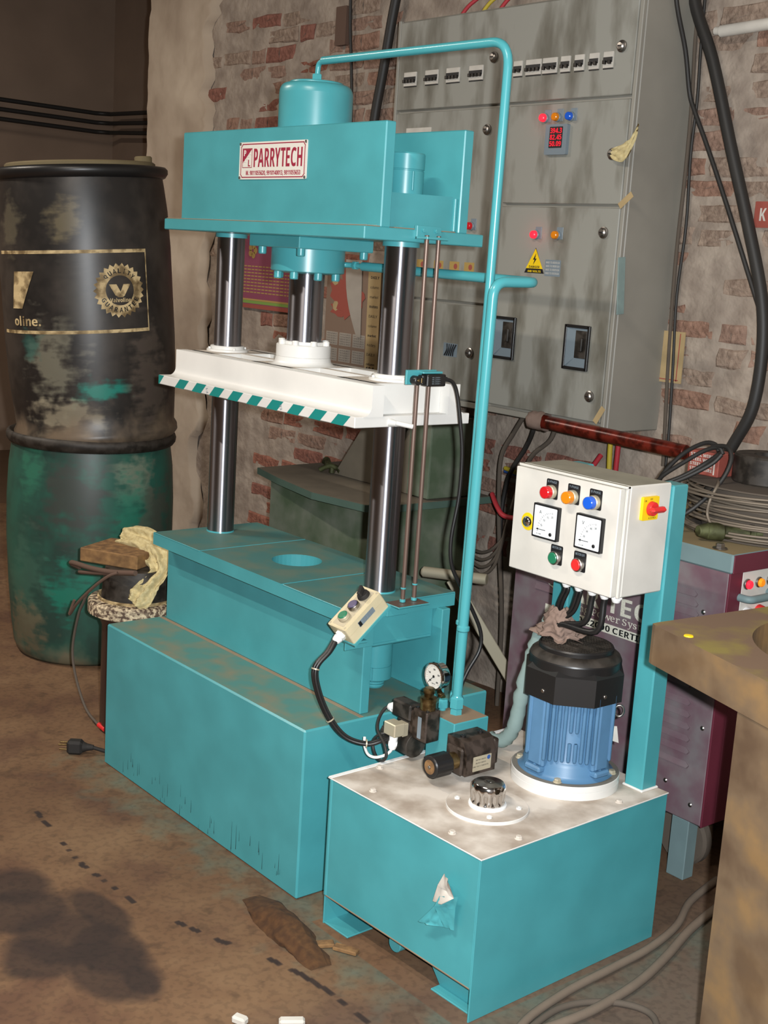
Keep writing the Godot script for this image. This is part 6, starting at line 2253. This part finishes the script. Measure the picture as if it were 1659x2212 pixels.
	for q in [[0.008, 0.010], [0.008, -0.010], [-0.010, 0.0]]:
		b = MB.new()
		b.t = pf
		b.cyl(Vector3(-0.022, q[0], q[1]), Vector3(-0.046, q[0], q[1]), 0.0028, -1, 10)
		part("pin", [b, M.brass], pl)
	b = MB.new()
	b.tube(cr([pf * Vector3(0.05, 0, 0), pf * Vector3(0.09, -0.01, 0.0), Vector3(-0.48, 0.008, 0.255), Vector3(-0.50, 0.007, 0.16), Vector3(-0.50, 0.007, 0.0)], 6), 0.0055, 10)
	part("cord", [b, M.black_matt], pl)

# ---------------------------------------------------------------- green tank behind the press
func make_green_tank() -> void:
	var t := thing("coolant_tank", "old grey green sheet metal tank with a dusty overhanging lid behind the press", "tank", Vector3(-0.7, 0, -0.82))
	var b := MB.new()
	b.bb(Vector3(-1.0, 0, -1.02), Vector3(-0.40, 0.68, -0.605), 0.006)
	part("body", [b, M.green_tank], t)
	b = MB.new()
	b.prism(Transform3D(Basis(Vector3.RIGHT, Vector3(0, 0, 1), Vector3.DOWN), Vector3(0, 0.70, 0)), PackedVector2Array([Vector2(-1.067, -0.594), Vector2(-0.872, -0.545), Vector2(-0.607, -0.497), Vector2(-0.37, -0.53), Vector2(-0.33, -0.60), Vector2(-0.33, -1.04), Vector2(-1.09, -1.04)]), 0.0, 0.022)
	var d := MB.new()
	d.prism(Transform3D(Basis(Vector3.RIGHT, Vector3(0, 0, 1), Vector3.DOWN), Vector3(0, 0.7008, 0)), PackedVector2Array([Vector2(-1.064, -0.597), Vector2(-0.872, -0.548), Vector2(-0.607, -0.50), Vector2(-0.372, -0.533), Vector2(-0.333, -0.602), Vector2(-0.333, -1.037), Vector2(-1.087, -1.037)]), 0.0, 0.002)
	part("lid", [b, M.tank_edge, d, M.tank_lid], t, "dusty overhanging lid")
	for q in [[-1.00, -0.85, 0.4], [-0.87, -0.775, -0.5]]:
		b = MB.new()
		var o := Vector3(q[0], 0.704, q[1])
		var s := Vector3(cos(q[2]), 0, sin(q[2]))
		b.cyl(o, o + Vector3(0, 0.02, 0), 0.010, 0.008, 12)
		b.tube(cr([o - s * 0.045 + Vector3(0, 0.006, 0), o - s * 0.02 + Vector3(0, 0.02, 0), o + Vector3(0, 0.024, 0), o + s * 0.022 + Vector3(0, 0.018, 0), o + s * 0.042 + Vector3(0, 0.008, 0.01)], 4), 0.009, 10)
		b.cyl(o + s * 0.036 + Vector3(0, 0.0, 0), o + s * 0.046 + Vector3(0, 0.014, 0), 0.012, 0.011, 12)
		part("lid_clamp", [b, M.valve_green], t, "dark green lever clamp on the lid")
	t = thing("sheet_hopper", "grey and green slant-sided metal box standing on the old tank behind the press", "hopper", Vector3(-0.55, 0.7028, -0.88))
	b = MB.new()
	b.prism(at(0, 0, 0), PackedVector2Array([Vector2(-0.86, 0.703), Vector2(-0.36, 0.703), Vector2(-0.36, 0.96), Vector2(-0.66, 0.96)]), -1.0, -0.78)
	part("body", [b, M.tank_lid], t)
	b = MB.new()
	b.bb(Vector3(-0.46, 0.704, -0.779), Vector3(-0.355, 0.955, -0.772), 0.002)
	b.bb(Vector3(-0.361, 0.704, -0.995), Vector3(-0.354, 0.955, -0.775), 0.002)
	part("green_panel", [b, M.green_tank], t)
	b = MB.new()
	b.cyl(Vector3(-0.60, 0.77, -0.773), Vector3(-0.46, 0.94, -0.773), 0.006, -1, 8)
	part("stay_rod", [b, M.black_dusty], t)
	# T-shaped handle of a trolley
	t = thing("trolley_handle", "pale steel T-handle leaning beside the bed of the press", "handle", Vector3(0.04, 0.0, -0.70))
	b = MB.new()
	b.cyl(Vector3(-0.155, 0.53, -0.60), Vector3(0.02, 0.535, -0.70), 0.0165, -1, 20)
	b.cyl(Vector3(-0.156, 0.53, -0.599), Vector3(-0.158, 0.53, -0.598), 0.012, -1, 16)
	part("grip", [b, M.plate_grey], t)
	b = MB.new()
	var a0 := Vector3(-0.075, 0.52, -0.645)
	var a1 := Vector3(0.17, 0.004, -0.90)
	var dd := (a1 - a0).normalized()
	var ww := dd.cross(Vector3(0.75, 0, 0.65)).normalized()
	b.box((a0 + a1) / 2, Vector3(0.036, (a1 - a0).length(), 0.008), 0.002, null, Basis(ww, -dd, ww.cross(-dd)))
	part("arm", [b, M.plate_grey], t)

# ---------------------------------------------------------------- welding set with a wire coil on it
func make_welder() -> void:
	var t := thing("welding_set", "dull maroon welding set with white company lettering behind the blue motor", "welding machine", Vector3(0.62, 0, -0.80))
	var b := MB.new()
	b.bb(Vector3(0.275, 0.155, -1.08), Vector3(0.966, 0.79, -0.552), 0.004)
	var body := part("body", [b, M.maroon], t)
	b = MB.new()
	var d := MB.new()
	b.bb(Vector3(0.270, 0.788, -1.085), Vector3(0.974, 0.834, -0.547), 0.004, d)
	var lid := part("lid", [b, M.lid_blue, d, M.top_tan], t, "grey blue lid with a brown dusty top")
	b = MB.new()
	b.bb(Vector3(0.9735, 0.789, -1.08), Vector3(0.9765, 0.833, -0.551), 0.001)
	part("red_edge", [b, M.maroon_red], lid)
	b = MB.new()
	for q in [[0.155, 0.79, -0.60, -0.551], [0.155, 0.60, -1.08, -0.60]]:
		b.bb(Vector3(0.965, q[0], q[2]), Vector3(0.970, q[1], q[3]), 0.001)
	part("front_frame", [b, M.maroon_red], t, "maroon front frame")
	b = MB.new()
	b.bb(Vector3(0.9655, 0.60, -1.07), Vector3(0.969, 0.786, -0.602), 0.001)
	var fp := part("front_panel", [b, M.cream], t)
	for q in [[-0.618, M.lamp_red, true], [-0.665, M.lamp_amber, true], [-0.71, M.tag_black, false]]:
		b = MB.new()
		b.cyl(Vector3(0.969, 0.757, q[0]), Vector3(0.975, 0.757, q[0]), 0.013, -1, 20)
		part("lamp_bezel", [b, M.steel], fp)
		b = MB.new()
		b.cyl(Vector3(0.975, 0.757, q[0]), Vector3(0.984, 0.757, q[0]), 0.0108, 0.010, 20, 0.002)
		part("lamp_lens" if q[2] else "knob", [b, q[1]], fp)
	b = MB.new()
	b.tube(bend([Vector3(0.968, 0.727, -0.595), Vector3(1.0, 0.727, -0.595), Vector3(1.0, 0.727, -0.71), Vector3(0.968, 0.727, -0.71)], 0.015, 5), 0.0095, 12)
	part("handle", [b, M.lid_blue], t)
	for q in [[-0.63, M.white_clean], [-0.68, M.red]]:
		b = MB.new()
		b.cyl(Vector3(0.968, 0.68, q[0]), Vector3(0.99, 0.68, q[0]), 0.020, 0.017, 20)
		part("terminal", [b, q[1]], fp)
	# louvres pressed into the side
	for q in [[0.835, 0.718], [0.84, 0.694], [0.845, 0.67], [0.84, 0.555], [0.843, 0.525], [0.846, 0.495], [0.85, 0.45], [0.853, 0.42], [0.856, 0.39], [0.859, 0.36], [0.862, 0.33], [0.865, 0.295], [0.41, 0.69], [0.41, 0.665], [0.41, 0.64], [0.41, 0.615]]:
		b = MB.new()
		var sl := PackedVector2Array([Vector2(-0.05, 0.0075), Vector2(0.04, 0.0075), Vector2(0.05, 0.0), Vector2(0.045, -0.0075), Vector2(-0.05, -0.0075)])
		b.prism(Transform3D(Basis(Vector3.RIGHT, -0.35), Vector3(q[0], q[1], -0.552)), sl, -0.004, 0.004)
		part("louvre", [b, M.maroon], body)
	for q in [[0.905, 0.68], [0.94, 0.40], [0.93, 0.20], [0.85, 0.235]]:
		b = MB.new()
		b.cyl(Vector3(q[0], q[1], -0.552), Vector3(q[0], q[1], -0.549), 0.006, 0.004, 12)
		part("rivet", [b, M.steel], body)
	# lettering on the side
	b = MB.new()
	b.text("STAR TECH", fz(0.60, 0.630, -0.5515), 0.40, 0.046, 0.0006)
	b.text("Growing Power Systems", fz(0.605, 0.591, -0.5515), 0.36, 0.024, 0.0006, false, true)
	part("lettering", [b, M.print_white], body, "white lettering")
	b = MB.new()
	b.box(Vector3(0.60, 0.5635, -0.5515), Vector3(0.40, 0.024, 0.0008), 0)
	var st := part("print_strip", [b, M.print_white], body)
	b = MB.new()
	b.text("ISO 9001:2000 CERTIFIED", fz(0.607, 0.5635, -0.551), 0.365, 0.016, 0.0004)
	part("strip_lettering", [b, M.tag_black], t)
	for x in [0.905, 0.32]:
		for z in [-0.575, -1.04]:
			b = MB.new()
			b.bb(Vector3(x - 0.026, 0, z - 0.02), Vector3(x + 0.026, 0.156, z + 0.02), 0.002)
			part("leg", [b, M.lid_blue], t)
	b = MB.new()
	b.lathe(Transform3D(Basis(Vector3.RIGHT, PI / 2), Vector3(0.865, 0.075, -0.66)), [Vector2(0, 0), Vector2(0.03, 0), Vector2(0.05, 0.006), Vector2(0.068, 0.004), Vector2(0.074, 0.012), Vector2(0.074, 0.032), Vector2(0.068, 0.04), Vector2(0, 0.04)], 32)
	part("wheel", [b, M.cable_dusty], t)

	# coil of wire on top
	var c := Vector3(0.845, 0.8345, -0.865)
	t = thing("wire_coil", "large coil of dusty grey wire lying on the welding set", "wire coil", c)
	b = MB.new()
	b.lathe(at(c.x, c.y, c.z), [Vector2(0, 0), Vector2(0.20, 0), Vector2(0.20, 0.004), Vector2(0.165, 0.004), Vector2(0.165, 0.125), Vector2(0.215, 0.125), Vector2(0.215, 0.129), Vector2(0, 0.129)], 56)
	part("spool", [b, M.cable_dusty], t)
	var rng := RandomNumberGenerator.new()
	rng.seed = 8
	for k in 20:
		var r := 0.205 + rng.randf_range(-0.012, 0.016) + (0.012 if k > 15 else 0.0)
		var y := c.y + 0.008 + 0.0058 * k + rng.randf_range(-0.002, 0.002)
		var ph := rng.randf() * TAU
		var tl := rng.randf_range(0.0, 0.009)
		var ring := []
		for j in 49:
			var q := TAU * j / 48.0
			ring.append(Vector3(c.x + cos(q) * r * (1.0 + 0.02 * sin(2 * q + ph)), maxf(y + tl * sin(q + ph), c.y + 0.004), c.z + sin(q) * r * (1.0 + 0.02 * cos(2 * q + ph))))
		b = MB.new()
		b.tube(ring, 0.0034, 6, false)
		part("wire_turn", [b, M.wire_grey], t)
	b = MB.new()
	b.tube(cr([Vector3(0.80, 0.968, -0.70), Vector3(0.83, 0.965, -0.655), Vector3(0.828, 0.93, -0.635), Vector3(0.825, 0.895, -0.635), Vector3(0.845, 0.872, -0.63)], 5), 0.004, 8)
	part("loose_end", [b, M.wire_grey], t)
	# red carton and dark roll on the coil
	t = thing("carton", "small red and white carton lying on the wire coil", "box", Vector3(0.705, 0.9637, -0.79))
	b = MB.new()
	b.box(Vector3(0.70, 0.994, -0.80), Vector3(0.095, 0.06, 0.07), 0.002)
	part("box", [b, M.poster_red], t)
	b = MB.new()
	for k in 4:
		b.text("STEEL WIRE", fz(0.695, 1.014 - 0.012 * k, -0.7645), 0.07, 0.008, 0.0004, true)
	b.box(Vector3(0.735, 0.994, -0.7646), Vector3(0.004, 0.05, 0.0005), 0)
	part("print", [b, M.paper_white], t)
	b = MB.new()
	b.lathe(at(0.845, 0.9637, -0.84), [Vector2(0, 0), Vector2(0.085, 0), Vector2(0.088, 0.004), Vector2(0.088, 0.066), Vector2(0.084, 0.071), Vector2(0.04, 0.071), Vector2(0.04, 0.05), Vector2(0, 0.05)], 40)
	single("tape_roll", [b, M.black_dusty], "dark round roll lying on the wire coil beside the red carton", "roll")
	var arcs := [[[0.60, 0.93, -0.72], [0.62, 0.965, -0.72], [0.66, 1.015, -0.735], [0.71, 1.048, -0.745], [0.745, 1.05, -0.745], [0.76, 1.035, -0.742]], [[0.61, 0.93, -0.70], [0.63, 0.955, -0.70], [0.67, 0.99, -0.715], [0.72, 1.03, -0.735], [0.76, 1.045, -0.74], [0.775, 1.03, -0.74]], [[0.64, 0.90, -0.66], [0.67, 0.935, -0.66], [0.72, 0.97, -0.69], [0.76, 1.005, -0.72], [0.775, 1.03, -0.735]], [[0.74, 1.045, -0.74], [0.79, 1.05, -0.735], [0.815, 1.02, -0.72], [0.81, 0.965, -0.69], [0.78, 0.90, -0.635], [0.72, 0.85, -0.60]], [[0.63, 0.93, -0.68], [0.66, 0.945, -0.69], [0.69, 0.965, -0.71], [0.73, 1.0, -0.735], [0.765, 1.03, -0.74]]]
	t = thing("cable_loops", "loose dark cable loops thrown over the red carton and wire coil", "cable", Vector3(0.70, 0.85, -0.70))
	for q in arcs:
		var pp := []
		for e in q:
			pp.append(Vector3(e[0], e[1], e[2]))
		b = MB.new()
		b.tube(cr(pp, 6), 0.0058, 8)
		part("strand", [b, M.cable], t)
	# pull switch and torch on top
	t = thing("cutting_torch", "old greenish brass torch valve lying on the welding set's top", "torch", Vector3(0.88, 0.8345, -0.66))
	b = MB.new()
	var o0 := Vector3(0.838, 0.858, -0.618)
	var o1 := Vector3(0.925, 0.858, -0.735)
	var dv := (o1 - o0)
	b.cyl(o0, o0 + dv * 0.3, 0.021, 0.023, 20, 0.004)
	b.cyl(o0 + dv * 0.3, o0 + dv * 0.72, 0.0165, 0.0185, 18)
	b.cyl(o0 + dv * 0.72, o0 + dv * 0.82, 0.0215, -1, 18)
	b.cyl(o0 + dv * 0.82, o1, 0.0105, -1, 16)
	part("body", [b, M.valve_green], t)
	b = MB.new()
	b.cyl(o0 - dv.normalized() * 0.02 + Vector3(0.004, 0, 0.004), o0, 0.014, 0.019, 18)
	part("valve_wheel", [b, M.valve_green], t)
	b = MB.new()
	b.cyl(Vector3(0.915, 0.8345, -0.575), Vector3(0.915, 0.838, -0.575), 0.018, -1, 20)
	b.hexa(Vector3(0.915, 0.838, -0.575), Vector3(0.915, 0.848, -0.575), 0.011)
	single("bolt_washer", [b, M.steel], "steel bolt head and washer on the welding set's top edge", "bolt")

# ---------------------------------------------------------------- rusty table at the right edge
func make_table() -> void:
	var t := thing("steel_table", "rusty steel block table with a thick holed top at the right edge", "table", Vector3(1.7, 0, 0.0))
	var poly := [Vector2(1.258, 0.088), Vector2(1.268, 0.094), Vector2(2.1, 0.351), Vector2(2.15, -0.45), Vector2(1.325, -0.61), Vector2(1.258, 0.07)]
	var hc := Vector2(1.596, -0.151)
	var hr := 0.237
	var angs := []
	for p in poly:
		angs.append(fposmod((p - hc).angle(), TAU))
	for k in 72:
		angs.append(TAU * k / 72.0)
	angs.sort()
	var b := MB.new()
	var d := MB.new()
	var y0 := 0.757
	var y1 := 0.831
	var outer := []
	for a in angs:
		var dir := Vector2(cos(a), sin(a))
		var best := 99.0
		for i in poly.size():
			var hit = Geometry2D.segment_intersects_segment(hc, hc + dir * 5.0, poly[i], poly[(i + 1) % poly.size()])
			if hit != null:
				best = minf(best, hc.distance_to(hit))
		for p in poly:
			if absf(fposmod((p - hc).angle(), TAU) - a) < 1e-6:
				best = hc.distance_to(p)
		outer.append(hc + dir * best)
	for i in angs.size():
		var j := (i + 1) % angs.size()
		var p: Vector2 = outer[i]
		var q: Vector2 = outer[j]
		var hi := hc + Vector2(cos(angs[i]), sin(angs[i])) * hr
		var hj := hc + Vector2(cos(angs[j]), sin(angs[j])) * hr
		d.quad(Vector3(p.x, y1, p.y), Vector3(q.x, y1, q.y), Vector3(hj.x, y1, hj.y), Vector3(hi.x, y1, hi.y), Vector3.UP)
		b.quad(Vector3(p.x, y0, p.y), Vector3(q.x, y0, q.y), Vector3(hj.x, y0, hj.y), Vector3(hi.x, y0, hi.y), Vector3.DOWN)
		b.quad(Vector3(p.x, y0, p.y), Vector3(q.x, y0, q.y), Vector3(q.x, y1, q.y), Vector3(p.x, y1, p.y), Vector3(p.x + q.x - 2 * hc.x, 0, p.y + q.y - 2 * hc.y))
		b.quad(Vector3(hi.x, y0, hi.y), Vector3(hj.x, y0, hj.y), Vector3(hj.x, y1, hj.y), Vector3(hi.x, y1, hi.y), Vector3(2 * hc.x - hi.x - hj.x, 0, 2 * hc.y - hi.y - hj.y))
	part("top_slab", [b, M.rust, d, M.rust_top], t, "thick holed steel top")
	b = MB.new()
	var X := Vector3(0.955, 0, 0.2955)
	var Z := Vector3(-0.2955, 0, 0.955)
	var o := Vector3(1.505, 0, 0.1615) + X * 0.35 - Z * 0.30
	b.box(o + Vector3(0, y0 / 2, 0), Vector3(0.70, y0, 0.60), 0.004, null, Basis(X, Vector3.UP, Z))
	part("pedestal", [b, M.rust], t, "rusty steel pedestal")
	b = MB.new()
	b.lathe(at(1.345, y1, 0.095), [Vector2(0.009, 0), Vector2(0.008, 0.002), Vector2(0, 0.003)], 14, true)
	single("paint_blob", [b, M.yellow], "small yellow paint blob near the rusty table's corner", "paint")

# ---------------------------------------------------------------- on the floor
func make_floor_things() -> void:
	var nz := FastNoiseLite.new()
	nz.seed = 31; nz.frequency = 9.0; nz.fractal_octaves = 3
	var b := MB.new()
	var g := []
	var p0 := Vector3(0.44, 0.0, 0.385)
	var p1 := Vector3(0.765, 0.0, 0.425)
	var dv := (p1 - p0).normalized()
	var sd := dv.cross(Vector3.UP)
	for i in 21:
		var u := i / 20.0
		var row := []
		var wd := 0.044 * (0.25 + 0.75 * pow(sin(PI * clampf(u * 0.94 + 0.03, 0, 1)), 0.4)) * (1.0 + 0.2 * nz.get_noise_1d(u * 0.5))
		for j in 13:
			var q := PI * j / 12.0
			var r := 1.0 + 0.3 * nz.get_noise_2d(u * 0.3, j * 0.16)
			row.append(p0.lerp(p1, u) + sd * (cos(q) * wd * r) + Vector3(0, sin(q) * 0.034 * r * sin(PI * clampf(u * 0.94 + 0.03, 0, 1)) + 0.001, 0))
		g.append(row)
	b.sheet(g, Vector3.UP)
	single("split_log", [b, M.wood_dark], "dark splintered piece of wood on the floor by the plinth corner", "piece of wood")
	for q in [[0.742, 0.345, 0.5, 0.055, "flat wood chip beside the splintered piece of wood"], [0.70, 0.37, 1.1, 0.04, "narrow wood chip touching the splintered piece of wood"]]:
		b = MB.new()
		b.box(Vector3(q[0], 0.006, q[1]), Vector3(q[3], 0.009, 0.022), 0.002, null, Basis(Vector3.UP, q[2]))
		single("wood_chip", [b, M.wood], q[4], "wood chip")
	for q in [[0.838, 0.675, 0.4, 0.03, "pale wood scrap at the photo's lower edge, the left one"], [0.90, 0.597, 1.0, 0.05, "white scrap at the photo's lower edge, the right one"]]:
		b = MB.new()
		b.box(Vector3(q[0], 0.009, q[1]), Vector3(q[3], 0.016, 0.02), 0.004, null, Basis(Vector3.UP, q[2]))
		single("scrap", [b, M.paper_white], q[4], "scrap")
	var hoses := [[[[0.985, 0.009, -0.62], [1.02, 0.009, -0.47], [1.075, 0.009, -0.35], [1.105, 0.009, -0.22], [1.115, 0.009, -0.08], [1.125, 0.009, 0.08], [1.16, 0.009, 0.24], [1.25, 0.009, 0.36]], 0.009, "dusty hose on the floor along the oil tank's right side"], [[[1.06, 0.010, -0.62], [1.075, 0.010, -0.5], [1.105, 0.010, -0.36], [1.15, 0.010, -0.22], [1.185, 0.010, -0.08], [1.20, 0.010, 0.08], [1.19, 0.010, 0.22]], 0.010, "dusty hose on the floor nearer the rusty table"], [[[1.17, 0.007, 0.22], [1.155, 0.007, 0.13], [1.17, 0.007, 0.06], [1.215, 0.007, 0.0], [1.27, 0.007, -0.02], [1.32, 0.007, 0.02], [1.36, 0.007, 0.1]], 0.007, "dark hose loop on the floor before the oil tank's near corner"]]
	for q in hoses:
		var pp := []
		for e in q[0]:
			pp.append(Vector3(e[0], e[1], e[2]))
		b = MB.new()
		b.tube(cr(pp, 6), q[1], 10)
		single("floor_hose", [b, M.hose if q[1] > 0.008 else M.cable_dusty], q[2], "hose")
